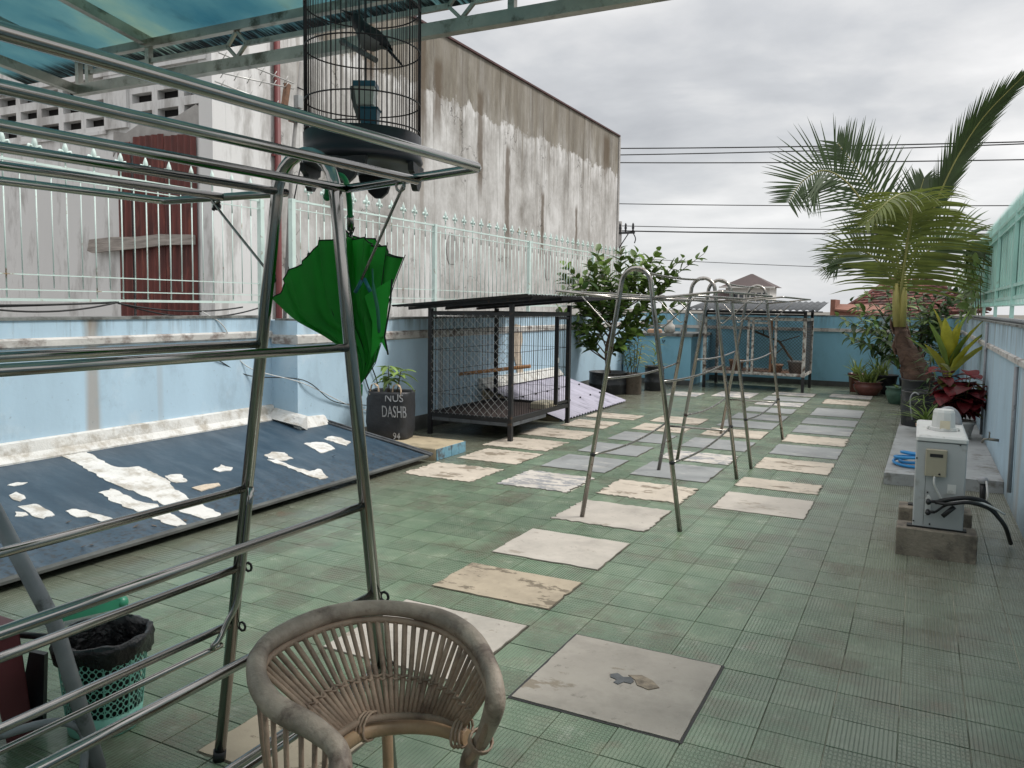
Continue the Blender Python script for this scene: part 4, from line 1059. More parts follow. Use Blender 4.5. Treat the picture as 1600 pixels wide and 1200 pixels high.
# free end of every rib (x, z, depth) and how far it belongs to the left wing or to the right bundle
RIBS = [(-1.872, 1.508, .00, 0.0), (-1.80, 1.600, -.035, .10), (-1.675, 1.690, -.055, .36), (-1.600, 1.722, -.065, .52),
        (-1.50, 1.695, -.06, .68), (-1.42, 1.668, -.04, .88), (-1.358, 1.632, .0, 1.0), (-1.46, 1.69, .05, .8), (-1.58, 1.72, .06, .5), (-1.72, 1.65, .05, .3)]
LP = ((-1.548, 1.330), (-1.655, 1.392), (-1.772, 1.440)); RP = ((-1.452, 1.335), (-1.428, 1.45), (-1.398, 1.545))
rim = [U(*q[:3]) for q in RIBS]; ax0, ax1 = tip, U(-1.553, 1.70)
nr = len(rim); NT_, NS = 14, 8
axd = (ax1 - ax0)
ribc = []
for q, e in zip(RIBS, rim):
    c3 = []
    for k, (lp, rp) in enumerate(zip(LP, RP)):
        f = q[3]; c3.append(U(lp[0] + (rp[0] - lp[0]) * f, lp[1] + (rp[1] - lp[1]) * f, q[2] * (0.5, 0.75, 0.9)[k]))
    ribc.append(bez([tip] + c3 + [e], 40))


def ribp(i, tt):
    P_ = ribc[i]; x = tt * (len(P_) - 1); k = min(int(x), len(P_) - 2)
    return P_[k].lerp(P_[k + 1], x - k)


cl = MB()
for i in range(nr):
    i2 = (i + 1) % nr; vs = []; fs = []
    deep = (0.04, 0.10, 0.78, 0.55, 0.14, 0.10, 0.10, 0.3, 0.3, 0.10)[i]
    for it in range(NT_ + 1):
        tt = it / NT_
        for js in range(NS + 1):
            s_ = js / NS
            p = ribp(i, tt).lerp(ribp(i2, tt), s_)
            ap = ax0 + axd * max(0, min(1, (p - ax0).dot(axd) / axd.length_squared))
            k4 = 4 * s_ * (1 - s_)
            p = p + (ap - p) * (deep * k4 * min(1, tt * 1.6)) + V((0, 0.012 * math.sin(s_ * 8 + tt * 5 + i * 1.7) + 0.007 * math.sin(s_ * 17 - tt * 9 + i), 0)) * (k4 * min(1, tt * 2))
            p.z -= 0.008 * k4 * tt ** 4
            vs.append(p)
    for it in range(NT_):
        for js in range(NS):
            q = it * (NS + 1) + js; fs.append((q, q + 1, q + NS + 2, q + NS + 1))
    cl.add(vs, fs, True)
part(t, 'canopy_cloth', cl, M['green_cloth'])
# loose fold hanging on the right with a dark hem
fb = MB(); A_, B_, C_, D_, E_ = U(-1.40, 1.57, -0.085), U(-1.412, 1.49, -0.07), U(-1.425, 1.40, -0.06), U(-1.412, 1.345, -0.06), U(-1.47, 1.44, -0.085)
F_ = U(-1.50, 1.52, -0.11); G_ = U(-1.475, 1.33, -0.05)
fb.add([A_, B_, C_, E_, F_, G_], [(0, 1, 3, 4), (1, 2, 3), (3, 2, 5)], True); fb.add([C_, D_, C_ + V((-0.022, 0, 0.0))], [(0, 1, 2)], True); part(t, 'loose_fold', fb, M['green_cloth'])
b = MB(); b.tube([A_ + V((.002, 0, 0)), B_ + V((.006, 0, 0)), C_, D_], 0.0028, 5); part(t, 'hem', b, M['cloth_edge'])
for i in range(nr):
    b = MB(); b.tube([ribp(i, tt) for tt in (0.05, 0.2, 0.35, 0.5, 0.65, 0.8, 0.9)] + [rim[i] + (rim[i] - ribp(i, .9)).normalized() * 0.010], 0.0013, 5); b.v = [tuple(V(q) + V((0, .004, 0))) for q in b.v]; part(t, 'rib', b, M['cloth_edge'])
b = MB()
for i in range(nr):
    a, c = rim[i], rim[(i + 1) % nr]; b.tube([cl.v[i * (NT_ + 1) * (NS + 1) + NT_ * (NS + 1) + js] for js in range(NS + 1)], 0.0022, 4)
part(t, 'hem', b, M['cloth_edge'])
b = MB(); b.tube(bez([U(-1.47, 1.60, -0.085), U(-1.465, 1.54, -0.115), U(-1.45, 1.48, -0.12), U(-1.445, 1.41, -0.11)], 10), [0.003] * 3 + [0.0055] * 6 + [0.004] * (len(bez([(0, 0, 0), (1, 0, 0), (2, 0, 0), (3, 0, 0)], 10)) - 9), 5); part(t, 'tie_strap', b, M['teal_tie'])
b = MB(); b.tube([tip, tip + V((0.002, 0, -0.035))], [0.006, 0.003], 8); part(t, 'ferrule', b, M['green_plastic'])
b = MB()
for k in range(7): b.tube([U(-1.548, 1.70), U(-1.548 + rv(-.05, .06), 1.715 + rv(0, .02), rv(-.06, .05))], 0.002, 4)
part(t, 'stretcher', b, M['cloth_edge'])


# ------------------------------------------------------------------ rattan chair
t = thing('rattan_chair', (-1.02, 1.4, 0), 'weathered rattan tub chair with an open slatted back in the foreground', 'chair')
hoop = [(-0.99, 1.13, 0.42), (-0.965, 1.16, 0.54), (-0.985, 1.20, 0.605), (-1.06, 1.215, 0.63), (-1.185, 1.225, 0.648), (-1.285, 1.28, 0.672), (-1.335, 1.37, 0.695), (-1.30, 1.52, 0.712), (-1.20, 1.615, 0.722), (-1.06, 1.655, 0.715), (-0.93, 1.62, 0.702),
        (-0.825, 1.53, 0.682), (-0.79, 1.49, 0.655), (-0.80, 1.50, 0.60), (-0.85, 1.545, 0.505), (-0.905, 1.58, 0.42), (-0.92, 1.60, 0.30)]
hp = bez(hoop, 96)
b = MB(); b.tube(hp, [0.0212 + 0.0020 * math.sin(i * 0.35) + (0.003 if i < 34 else 0) for i in range(len(hp))], 12); part(t, 'hoop', b, M['rattan_hoop'])
hp2 = [p + V((0, 0, -0.026)) + (V((-1.05, 1.40, p.z)) - p).normalized() * 0.012 for p in hp[int(len(hp) * .24):int(len(hp) * .92)]]
b = MB(); b.tube(hp2, 0.0085, 8); part(t, 'inner_rim', b, M['rattan'])
low = bez([(-1.15, 1.385, 0.505), (-1.145, 1.475, 0.50), (-1.085, 1.545, 0.497), (-1.0, 1.575, 0.50), (-0.91, 1.565, 0.505)], 40)
b = MB(); b.tube(low, 0.0095, 8); part(t, 'lower_rim', b, M['rattan'])
b = MB(); b.tube([p + V((0, 0.012, -0.032)) for p in low], 0.019, 10); part(t, 'lower_rail', b, M['rattan_tan'])
topl = hp2[int(len(hp2) * .14):int(len(hp2) * .72)]


def along(pl, f):
    x = f * (len(pl) - 1); i = min(int(x), len(pl) - 2); return pl[i].lerp(pl[i + 1], x - i)


NSL = 36
mids = []
for k in range(NSL):
    f = (k + 0.5) / NSL; a, c = along(topl, f), along(low, f)
    md = a.lerp(c, 0.5) + V((rv(-.003, .003), rv(-.002, .002), 0)) + (a.lerp(c, .5) - V((-1.05, 1.40, 0.6))) * V((1, 1, 0)).length * 0.012
    b = MB(); b.tube([a, a.lerp(md, 0.5), md, md.lerp(c, 0.5), c], rv(0.0056, 0.0070), 6); part(t, 'slat', b, M['rattan']); mids.append(a.lerp(c, 0.60))
for sgn in (-1, 1):
    b = MB(); wv = []
    for k, p in enumerate(mids):
        o_ = (p - V((-1.05, 1.40, p.z))).normalized(); wv.append(p + o_ * (0.0075 * sgn * (1 if k % 2 else -1)) + V((0, 0, 0.004 * sgn)))
    b.tube(wv, 0.0035, 5); part(t, 'weave', b, M['rattan'])
for f in (0.88,):      # split-cane wrapping on the rim
    i = int(len(hp) * f); d_ = (hp[i + 1] - hp[i - 1]).normalized(); a_ = d_.cross(V((0, 0, 1))).normalized(); c_ = a_.cross(d_)
    b = MB()
    for q in range(3 if f in (0.26, 0.88) else 1): b.tube(arcpts(hp[i] + d_ * (0.006 * (q - 1)), 0.0275, 0, 2 * math.pi, 14, a_, c_)[:-1], 0.003, 5, True)
    part(t, 'cane_wrap', b, M['rattan'])
# slats and bundled canes below the near arm
for k in range(9):
    i = int(len(hp) * (0.15 + 0.020 * k)); a = hp[i]; c = V((a.x * 0.94 - 0.075 + 0.004 * k, a.y * 0.98 + 0.035, 0.36))
    b = MB(); b.tube([a, a.lerp(c, .5) + V((-.006, 0, 0)), c], 0.0058, 6); part(t, 'arm_slat', b, M['rattan'])
for f in (0.30, 0.93):
    i = int(len(low) * f) if f < .9 else len(low) - 2; p = low[i]
    for q in (-0.008, 0, 0.008):
        b = MB(); b.tube(arcpts(p + V((q, q * .5, -0.016)), 0.034, 0, 2 * math.pi, 12, (0, 1, 0), (0, 0, 1)), 0.0035, 5, True); part(t, 'binding', b, M['rattan'])
for p, q in (((-0.92, 1.60, 0.32), (-0.90, 1.63, 0.0)), ((-1.16, 1.60, 0.46), (-1.19, 1.66, 0.0)), ((-0.99, 1.13, 0.44), (-0.985, 1.10, 0.0)), ((-0.80, 1.30, 0.36), (-0.79, 1.28, 0.0))):
    b = MB(); b.tube([p, q], 0.0145, 10); part(t, 'leg', b, M['rattan_tan'])
b = MB(); sp_ = [(-1.13, 1.46, 0.36), (-0.93, 1.545, 0.36), (-0.82, 1.30, 0.37), (-0.99, 1.14, 0.37)]
b.tube([sp_[0], sp_[1], sp_[2], sp_[3]], 0.013, 8, True); part(t, 'seat_frame', b, M['rattan_tan'])
for k in range(22):
    f = (k + 0.5) / 22; b = MB(); b.tube([V(sp_[0]).lerp(V(sp_[3]), f), V(sp_[1]).lerp(V(sp_[2]), f)], 0.0055, 5); part(t, 'seat_slat', b, M['rattan'])
b = MB(); b.box(-1.075, -0.975, 1.33, 1.475, 0.379, 0.384)
solo('paper_sheet', b, M['paper'], 'white sheet lying on the seat of the rattan chair', 'paper', loc=(-1.02, 1.4, 0.38))

# ------------------------------------------------------------------ waste basket
bx, by = -2.50, 1.77
t = thing('waste_basket', (bx, by, 0), 'mint green perforated plastic waste basket lined with a black bag', 'basket')


def rb_(z): return 0.118 + 0.030 * z / 0.32


b = MB(); b.lathe([(0.112, 0.0), (0.118, 0.004), (rb_(0.075), 0.075), (rb_(0.075) - 0.003, 0.075), (0.110, 0.006)], (bx, by, 0), 40); part(t, 'basket_base', b, M['pail'])
b = MB()       # perforated wall: strips with hexagon-edged holes
NA, NZ = 40, 9; z0, z1 = 0.075, 0.305; dz = (z1 - z0) / NZ
for a in range(NA):
    for q in range(NZ):
        am = 2 * math.pi * (a + 0.5) / NA; zc = z0 + dz * (q + 0.5) + (0.0 if a % 2 else 0.0); R_ = rb_(zc)
        hw = math.pi / NA; hole = 0.78 if a % 4 else 0.66
        sq = []; hx = []
        for k in range(8):
            an = 2 * math.pi * (k + 0.5) / 8; m_ = max(abs(math.cos(an)), abs(math.sin(an)))
            ua, ub = math.cos(an) / m_, math.sin(an) / m_
            for lst, f in ((sq, 1.0), (hx, None)):
                if f is None: aa, zz_ = am + hw * hole * math.cos(an), zc + dz / 2 * hole * math.sin(an)
                else: aa, zz_ = am + hw * ua, zc + dz / 2 * ub
                r_ = rb_(zz_); lst.append((bx + r_ * math.cos(aa), by + r_ * math.sin(aa), zz_))
        b.add(sq + hx, [(k, (k + 1) % 8, 8 + (k + 1) % 8, 8 + k) for k in range(8)])
part(t, 'perforated_wall', b, M['pail'])
for a in range(0, NA, 4):
    an = 2 * math.pi * a / NA; b = MB(); b.bar((bx + rb_(z0) * math.cos(an), by + rb_(z0) * math.sin(an), z0), (bx + (rb_(z1) + .001) * math.cos(an), by + (rb_(z1) + .001) * math.sin(an), z1), 0.004, 0.004); part(t, 'rib', b, M['pail'])
b = MB(); n = 48; prof = [(0.104, 0.02), (0.112, 0.08), (0.128, 0.24), (0.139, 0.315), (0.147, 0.338), (0.158, 0.335), (0.162, 0.315), (0.157, 0.285), (0.153, 0.268)]
vs = []; fs = []
for i, (r_, z) in enumerate(prof):
    for k in range(n):
        a = 2 * math.pi * k / n; j = 0.004 * math.sin(a * 9 + i) + 0.003 * math.sin(a * 17 + 2 * i) + rv(-.002, .002); zj = (0.010 * math.sin(a * 5 + 1) + rv(-.006, .006)) if i > 6 else 0.003 * math.sin(a * 7)
        vs.append((bx + (r_ + (j if i > 2 else -abs(j) * 2)) * math.cos(a), by + (r_ + (j if i > 2 else -abs(j) * 2)) * math.sin(a), z + zj))
for i in range(len(prof) - 1):
    for k in range(n): fs.append((i * n + k, i * n + (k + 1) % n, (i + 1) * n + (k + 1) % n, (i + 1) * n + k))
fs.append([n - 1 - k for k in range(n)])
b.add(vs, fs, True); part(t, 'bin_liner', b, M['liner'])

# slanting grey pole and bent tube
b = MB(); b.tube([(-2.27, 1.58, 0.0), (-2.37, 1.515, 0.48), (-2.60, 1.40, 1.0)], 0.024, 12)
solo('grey_pole', b, M['greypipe'], 'thick grey painted pole slanting in front of the waste basket at the left edge', 'pole', loc=(-2.27, 1.58, 0))
b = MB(); b.tube(bez([(-2.62, 1.15, 0.05), (-2.50, 1.30, 0.14), (-2.37, 1.48, 0.175), (-2.30, 1.55, 0.13), (-2.275, 1.53, 0.0)], 20), 0.013, 10)
solo('bent_tube', b, M['greypipe'], 'bent thin grey tube on the floor at the foot of the grey pole', 'tube', loc=(-2.3, 1.5, 0))
t = thing('plastic_stool', (-2.84, 1.42, 0), 'maroon plastic stool cut off by the left edge beside the waste basket', 'stool')
b = MB(); s0, s1, hz = 0.19, 0.165, 0.37
for sx_ in (-1, 1):
    for sy_ in (-1, 1):
        q0 = [( -2.84 + sx_ * s0, 1.42 + sy_ * s0, 0), (-2.84 + sx_ * (s0 - .09), 1.42 + sy_ * s0, 0), (-2.84 + sx_ * (s1 - .11), 1.42 + sy_ * s1, hz), (-2.84 + sx_ * s1, 1.42 + sy_ * s1, hz)]
        q1 = [(-2.84 + sx_ * s0, 1.42 + sy_ * s0, 0), (-2.84 + sx_ * s0, 1.42 + sy_ * (s0 - .09), 0), (-2.84 + sx_ * s1, 1.42 + sy_ * (s1 - .11), hz), (-2.84 + sx_ * s1, 1.42 + sy_ * s1, hz)]
        lg = MB(); lg.prism(q0, (0, -sy_ * 0.004, 0)); lg.prism(q1, (-sx_ * 0.004, 0, 0)); part(t, 'leg', lg, M['maroon'])
b = MB(); b.bevbox(-2.84 - .175, -2.84 + .175, 1.42 - .175, 1.42 + .175, hz, hz + 0.035, 0.012); part(t, 'seat', b, M['maroon'])
t = thing('broom', (-3.4, 2.2, 0), 'green plastic broom head lying on the floor behind the waste basket', 'broom')
b = MB(); b.tube([(-3.62, 1.6, 0.03), (-3.43, 2.26, 0.05)], 0.014, 8); part(t, 'handle', b, M['broom_green'])
b = MB(); b.bar((-3.46, 2.20, 0.05), (-3.35, 2.46, 0.055), 0.05, 0.05); b.ball((-3.345, 2.47, 0.05), 0.032, 10, 6); part(t, 'head', b, M['broom_green'])
t = thing('dustpan', (-2.72, 1.72, 0), 'black plastic dustpan leaning behind the waste basket', 'dustpan')
b = MB(); b.prism([(-2.74, 1.60, 0.02), (-2.62, 1.62, 0.02), (-2.66, 1.66, 0.26), (-2.73, 1.65, 0.26)], (-0.01, 0.02, 0)); part(t, 'pan', b, M['black_plastic'])
b = MB(); b.tube([(-2.80, 1.60, 0.33), (-2.62, 1.72, 0.305)], 0.012, 8); part(t, 'handle', b, M['black_plastic'])

# ------------------------------------------------------------------ dark blue sloping cover on the left
XLO, XHI, ZLO, ZHI = -4.07, C1, 0.062, 0.38


def zl(x): return ZLO + (ZHI - ZLO) * (XLO - x) / (XLO - XHI)


t = thing('sloping_cover', (-4.8, 4, 0), 'dark blue sloping sheet cover with white sealant patches along the left wall', 'cover')
b = MB()
b.prism([(XLO, 0.5, zl(XLO)), (XLO, 6.27, zl(XLO)), (-4.4, 6.255, zl(-4.4) - 0.004), (-4.85, 6.18, zl(-4.85)), (C2 - 0.0, 6.13, zl(C2)), (C2 - 0.001, YJ - 0.003, zl(C2)), (XHI, YJ - 0.003, ZHI), (XHI, 0.5, ZHI)], (0, 0, -0.008))
part(t, 'sheet', b, M['lean'])
b = MB(); b.prism([(XLO + 0.004, 0.5, zl(XLO) + 0.002), (XLO - 0.03, 0.5, zl(XLO - 0.03) + 0.004), (XLO - 0.03, 6.27, zl(XLO - .03) + 0.004), (XLO + 0.004, 6.28, zl(XLO) + 0.002)], (0, 0, -0.016)); part(t, 'lower_edge', b, M['plinth'])
b = MB()
for dy, dz in ((0.0, 0.006), (0.045, 0.014)): b.tube([(C2, 6.14 + dy, zl(C2) + dz), (-4.85, 6.19 + dy, zl(-4.85) + dz), (-4.4, 6.265 + dy * .8, zl(-4.4) + dz), (XLO + 0.02, 6.285 + dy * .5, zl(XLO) + dz)], 0.013, 6)
part(t, 'end_trim', b, M['greyroof'])
b = MB()
for y in (0.8, 2.2, 3.6, 5.0, 6.1): b.box(-4.75, -4.70, y - 0.025, y + 0.025, 0, zl(-4.7) - 0.012)
b.box(-5.5, -4.9, 0.5, 6.05, 0, 0.16); part(t, 'support', b, M['plinth'])
b = MB()      # white sealed upstand along the wall and round the corner
b.prism([(C1 + 0.001, 0.5, 0.50), (C1 + 0.03, 0.5, 0.49), (C1 + 0.05, 0.5, 0.415), (C1 + 0.10, 0.5, zl(C1 + .10) + 0.012), (C1 + 0.10, 0.5, zl(C1 + .1) - 0.02), (C1 + 0.001, 0.5, 0.33)], (0, YJ - 0.5 - 0.003, 0))
b.prism([(C1 + 0.05, YJ - 0.003, 0.47), (C1 + 0.05, YJ - 0.04, 0.45), (C1 + 0.05, YJ - 0.10, zl(C1 + .05) + .012), (C1 + 0.05, YJ - 0.003, zl(C1) - .05)], (0.40, 0, -0.05))
b.prism([(C2 + 0.001, YJ - 0.06, 0.40), (C2 + 0.03, YJ - 0.06, 0.39), (C2 + 0.09, YJ - 0.06, zl(C2 + .09) + 0.012), (C2 + .09, YJ - 0.06, zl(C2 + .09) - .03), (C2 + 0.001, YJ - 0.06, 0.25)], (0, 0.42, -0.02)); part(t, 'white_sealing', b, M['white_seal'])
polys = [
 [(-5.48, 3.6), (-5.48, 3.79), (-5.21, 3.76), (-5.11, 3.77), (-5.06, 3.91), (-4.72, 3.9), (-4.63, 3.84), (-4.4, 3.8), (-4.2, 3.8), (-4.09, 3.78), (-4.09, 3.7), (-4.11, 3.64), (-4.28, 3.61), (-4.61, 3.59), (-4.93, 3.56)],
 [(-4.79, 3.4), (-4.81, 3.5), (-4.54, 3.51), (-4.45, 3.56), (-4.25, 3.54), (-4.12, 3.52), (-4.10, 3.5), (-4.12, 3.44), (-4.19, 3.42), (-4.43, 3.39), (-4.63, 3.37)],
 [(-4.66, 3.07), (-4.65, 3.14), (-4.52, 3.17), (-4.4, 3.21), (-4.4, 3.14), (-4.52, 3.12), (-4.55, 3.06)],
 [(-4.84, 2.88), (-4.82, 3.0), (-4.64, 2.99), (-4.63, 2.9), (-4.69, 2.88), (-4.79, 2.89)],
 [(-5.02, 2.94), (-5.04, 3.0), (-4.94, 3.0), (-4.91, 2.93)], [(-5.17, 3.01), (-5.19, 3.09), (-5.15, 3.14), (-5.13, 3.04)],
 [(-4.78, 2.83), (-4.76, 2.88), (-4.71, 2.88), (-4.7, 2.82), (-4.72, 2.8)], [(-4.84, 3.93), (-4.8, 4.05), (-4.67, 4.01), (-4.68, 3.91), (-4.75, 3.92)],
 [(-4.76, 4.32), (-4.8, 4.44), (-4.72, 4.47), (-4.67, 4.41), (-4.71, 4.33)], [(-4.8, 4.9), (-4.83, 5.02), (-4.78, 5.1), (-4.63, 5.06), (-4.65, 4.92), (-4.73, 4.89)],
 [(-4.71, 4.85), (-4.69, 4.91), (-4.55, 4.91), (-4.35, 4.95), (-4.36, 5.07), (-4.19, 4.97), (-4.19, 4.88), (-4.44, 4.86)],
 [(-4.86, 5.44), (-4.85, 5.58), (-4.77, 5.66), (-4.64, 5.6), (-4.62, 5.39), (-4.78, 5.43)], [(-4.87, 5.73), (-4.9, 5.87), (-4.82, 5.9), (-4.68, 5.89), (-4.64, 5.76), (-4.75, 5.74)]]


def rough(poly, j):
    out = []
    n = len(poly)
    for i in range(n):
        a, c = poly[i], poly[(i + 1) % n]; L = math.hypot(c[0] - a[0], c[1] - a[1]); k = max(1, int(L / 0.03))
        for q in range(k): out.append((a[0] + (c[0] - a[0]) * q / k + rv(-j, j), a[1] + (c[1] - a[1]) * q / k + rv(-j, j)))
    return out


for pl in polys:
    b = MB(); b.prism([(x, y, zl(x) - 0.002) for x, y in rough(pl, 0.011)][::-1], (0, 0, 0.006)); part(t, 'sealant_patch', b, M['white_seal'])
b = MB(); b.prism([(x, y, zl(x) - 0.002) for x, y in rough([(-4.56, 3.94), (-4.56, 4.06), (-4.53, 4.16), (-4.49, 4.14), (-4.48, 3.95)], 0.004)][::-1], (0, 0, 0.007)); part(t, 'sealant_patch', b, M['tan_patch'], 'tan repair patch')
lm = MB()
for _ in range(16):
    x, y = rv(-4.7, -4.12), rv(2.2, 6.0); mw = Matrix.Translation((x, y, zl(x) + 0.002)) @ Matrix.Rotation(rv(0, 6.3), 4, 'Z'); addleaf(lm, mw, L=rv(.02, .05), Wd=0.015, droop=-0.3)
solo('fallen_leaves', lm, M['bark'], 'small dry brown leaves scattered on the dark blue cover', 'leaves', kind='stuff', loc=(-4.4, 4, 0.1))

# low step with the grow bag
b = MB(); b.cur = 0; b.bevbox(C2 + 0.013, -4.06, 6.38, 6.92, 0.0, 0.115, 0.008)
b.cur = 1
for k in range(4): b.box(-4.059, -4.050 + rv(0, .003), 6.385 + k * 0.135, 6.385 + k * 0.135 + 0.130, 0.002, 0.108)
solo('concrete_step', b, [M['cement_tan'], M['blue_side']], 'low tan concrete step with a chipped blue front beside the black bird cage', 'step', loc=(-4.6, 6.6, 0))

t = thing('grow_bag', (-4.83, 6.72, 0.115), 'young mango plant in a dark woven grow bag with grey lettering by the aviary', 'potted plant')
bc = V((-4.83, 6.72, 0)); an = R(14); ux = V((math.cos(an), math.sin(an), 0)); uy = V((-ux.y, ux.x, 0))
b = MB(); n = 40; zs_ = [0.117, 0.135, 0.2, 0.28, 0.36, 0.44, 0.52, 0.575, 0.60, 0.585, 0.53]; hw, hd = 0.225, 0.17


def bagp(a, z, ins=0.0):
    c_, s_ = math.cos(a), math.sin(a); e = 0.42
    x = (abs(c_) ** e) * (1 if c_ > 0 else -1) * (hw - ins); y = (abs(s_) ** e) * (1 if s_ > 0 else -1) * (hd - ins)
    wob = 0.006 * math.sin(z * 70 + 2 * math.sin(a * 2)) + 0.006 * math.sin(z * 31 + a * 3) + (0.012 * math.sin(a * 3 + 1) if z > 0.5 else 0)
    f = 1 + (wob / hw) - 0.05 * max(0, (0.2 - z)) * 3
    return bc + ux * (x * f) + uy * (y * f) + V((0, 0, z))


vs = []; fs = []
for i, z in enumerate(zs_):
    for k in range(n): vs.append(bagp(2 * math.pi * k / n, z, 0.02 if i >= 9 else (0.006 if i == 0 else 0)))
for i in range(len(zs_) - 1):
    for k in range(n): fs.append((i * n + k, i * n + (k + 1) % n, (i + 1) * n + (k + 1) % n, (i + 1) * n + k))
fs.append([(len(zs_) - 1) * n + k for k in range(n)]); fs.append(list(range(n - 1, -1, -1)))
b.add(vs, fs, True); b.mi[-2] = 1; part(t, 'bag', b, [M['bag'], M['soil']])


def text_on(parent, name, body, size, place, mat, label=None, extr=0.0012, xs=1.0):
    """lettering as a mesh: place(u, v) maps text coordinates to the surface"""
    cu = bpy.data.curves.new(name, 'FONT'); cu.body = body; cu.size = size; cu.extrude = extr; cu.resolution_u = 3
    ob = bpy.data.objects.new(name, cu); COL.objects.link(ob)
    dg = bpy.context.evaluated_depsgraph_get(); me = bpy.data.meshes.new_from_object(ob.evaluated_get(dg))
    COL.objects.unlink(ob); bpy.data.objects.remove(ob)
    rl = rootloc(parent)
    for v in me.vertices: v.co = place(v.co.x * xs, v.co.y, v.co.z) - rl
    me.materials.clear(); me.materials.append(mat)
    o = bpy.data.objects.new(name, me); COL.objects.link(o); o.parent = parent
    return tag(o, label)


def front(u0, v0):
    def f(u, v, w_):
        x = u0 + u; a_ = max(-0.998, min(0.998, x / hw)); z = v0 + v
        wob = 0.006 * math.sin(z * 70) + 0.006 * math.sin(z * 31)
        return bc + ux * x - uy * (hd + 0.007 + wob * 0.5 - w_) + V((0, 0, z))
    return f


def side_face(u0, v0):
    def f(u, v, w_): return bc + ux * (hw + 0.008 + w_) + uy * (u0 + u) + V((0, 0, v0 + v))
    return f


text_on(t, 'lettering', 'NUS', 0.11, front(0.0, 0.505), M['bagprint'], xs=0.95)
text_on(t, 'lettering', 'DASHB', 0.17, front(-0.03, 0.345), M['bagprint'], xs=0.50)
text_on(t, 'lettering', '94', 0.10, front(0.09, 0.12), M['bagprint'], xs=0.8)
for x0, y_ in ((-0.12, -0.15), (0.12, -0.15)):
    b = MB(); pts = bez([bc + ux * (x0 - 0.045) + uy * y_ + V((0, 0, 0.56)), bc + ux * (x0 - 0.035) + uy * (y_ + .01) + V((0, 0, 0.655)), bc + ux * x0 + uy * (y_ + .02) + V((0, 0, 0.675)), bc + ux * (x0 + 0.04) + uy * (y_ + .01) + V((0, 0, 0.64)), bc + ux * (x0 + 0.05) + uy * y_ + V((0, 0, 0.56))], 16)
    for i in range(len(pts) - 1): b.bar(pts[i], pts[i + 1], 0.032, 0.005, (0, 0, 1) if abs((pts[i + 1] - pts[i]).normalized().z) < .7 else tuple(ux))
    part(t, 'handle', b, M['strap'])
mango = leafmesh('leaf', M['leaf_lit'], L=0.19, Wd=0.055, droop=0.35, fold=0.25); mango_d = leafmesh('leaf', M['leaf'], L=0.19, Wd=0.055, droop=0.45, fold=0.25)
for sx_, sy_, h, nl in ((-0.03, 0.0, 0.85, 11), (0.12, -0.03, 0.80, 10), (-0.08, 0.05, 0.72, 6)):
    base = bc + ux * (sx_ * .6) + uy * sy_ + V((0, 0, 0.54)); top = bc + ux * sx_ + uy * sy_ + V((0, 0, h))
    b = MB(); b.tube([base, top], [0.008, 0.004], 6); part(t, 'stem', b, M['bark'])
    for k in range(nl):
        a = k * 2.4 + rv(-.3, .3); el = rv(-.25, .55); d = V((math.cos(a) * math.cos(el), math.sin(a) * math.cos(el), math.sin(el)))
        p = base.lerp(top, 1.0 - 0.5 * (k / nl) ** 1.5)
        inst(t, 'leaf', mango if k < nl * .6 else mango_d, Matrix.Translation(p) @ frame(d) @ Matrix.Scale(rv(.8, 1.15), 4))


# ------------------------------------------------------------------ black walk-in bird cage by the left wall
ax0_, ax1_, ay0, ay1 = -4.98, -3.94, 7.70, 9.29
t = thing('aviary', (-4.45, 8.5, 0), 'large black wire aviary on legs with a sloping dark roof against the left wall', 'bird cage')
BI = M['black_iron']
for x in (ax0_, ax1_):
    for y in (ay0, ay1):
        b = MB(); b.box(x - 0.023, x + 0.023, y - 0.023, y + 0.023, 0, 1.50 if x > -4.5 else 1.445); part(t, 'post', b, BI)
for z, h in ((0.235, 0.05), (1.39, 0.045)):
    for p, q in (((ax0_, ay0), (ax1_, ay0)), ((ax1_, ay0), (ax1_, ay1)), ((ax1_, ay1), (ax0_, ay1)), ((ax0_, ay1), (ax0_, ay0))):
        d = (V((*q, 0)) - V((*p, 0))).normalized() * 0.028
        b = MB(); b.bar(V((*p, z)) + d, V((*q, z)) - d, 0.035, h); part(t, 'frame_rail', b, BI)
b = MB(); b.box(ax0_ + .03, ax1_ - .03, ay0 + .03, ay1 - .03, 0.205, 0.232); part(t, 'tray', b, M['traybrown'])
b = MB(); b.bar((ax1_ + 0.005, ay0 + .03, 0.185), (ax1_ + 0.005, ay0 + 0.9, 0.185), 0.02, 0.04); b.bar((ax0_ + .03, ay0 - .005, 0.185), (ax1_ - .03, ay0 - .005, 0.185), 0.02, 0.04); part(t, 'tray_edge', b, M['greyroof'])
# door on the right face
for p, q in (((ay1 - 0.40, 0.28), (ay1 - 0.40, 1.36)), ((ay1 - 0.045, 0.28), (ay1 - 0.045, 1.36))):
    b = MB(); b.bar((ax1_ + .012, p[0], p[1]), (ax1_ + .012, q[0], q[1]), 0.03, 0.045, (1, 0, 0)); part(t, 'door_stile', b, BI)
b = MB(); b.bar((ax1_ + .012, ay1 - .38, 1.34), (ax1_ + .012, ay1 - .06, 1.34), 0.025, 0.03); part(t, 'door_rail', b, BI)
b = MB(); b.bar((ax1_ + .012, ay1 - .38, 0.295), (ax1_ + .012, ay1 - .06, 0.295), 0.025, 0.03); part(t, 'door_rail', b, BI)
b = MB(); b.box(ax1_ + .026, ax1_ + .04, ay1 - .415, ay1 - .38, 0.80, 0.86); part(t, 'latch', b, M['cement'])
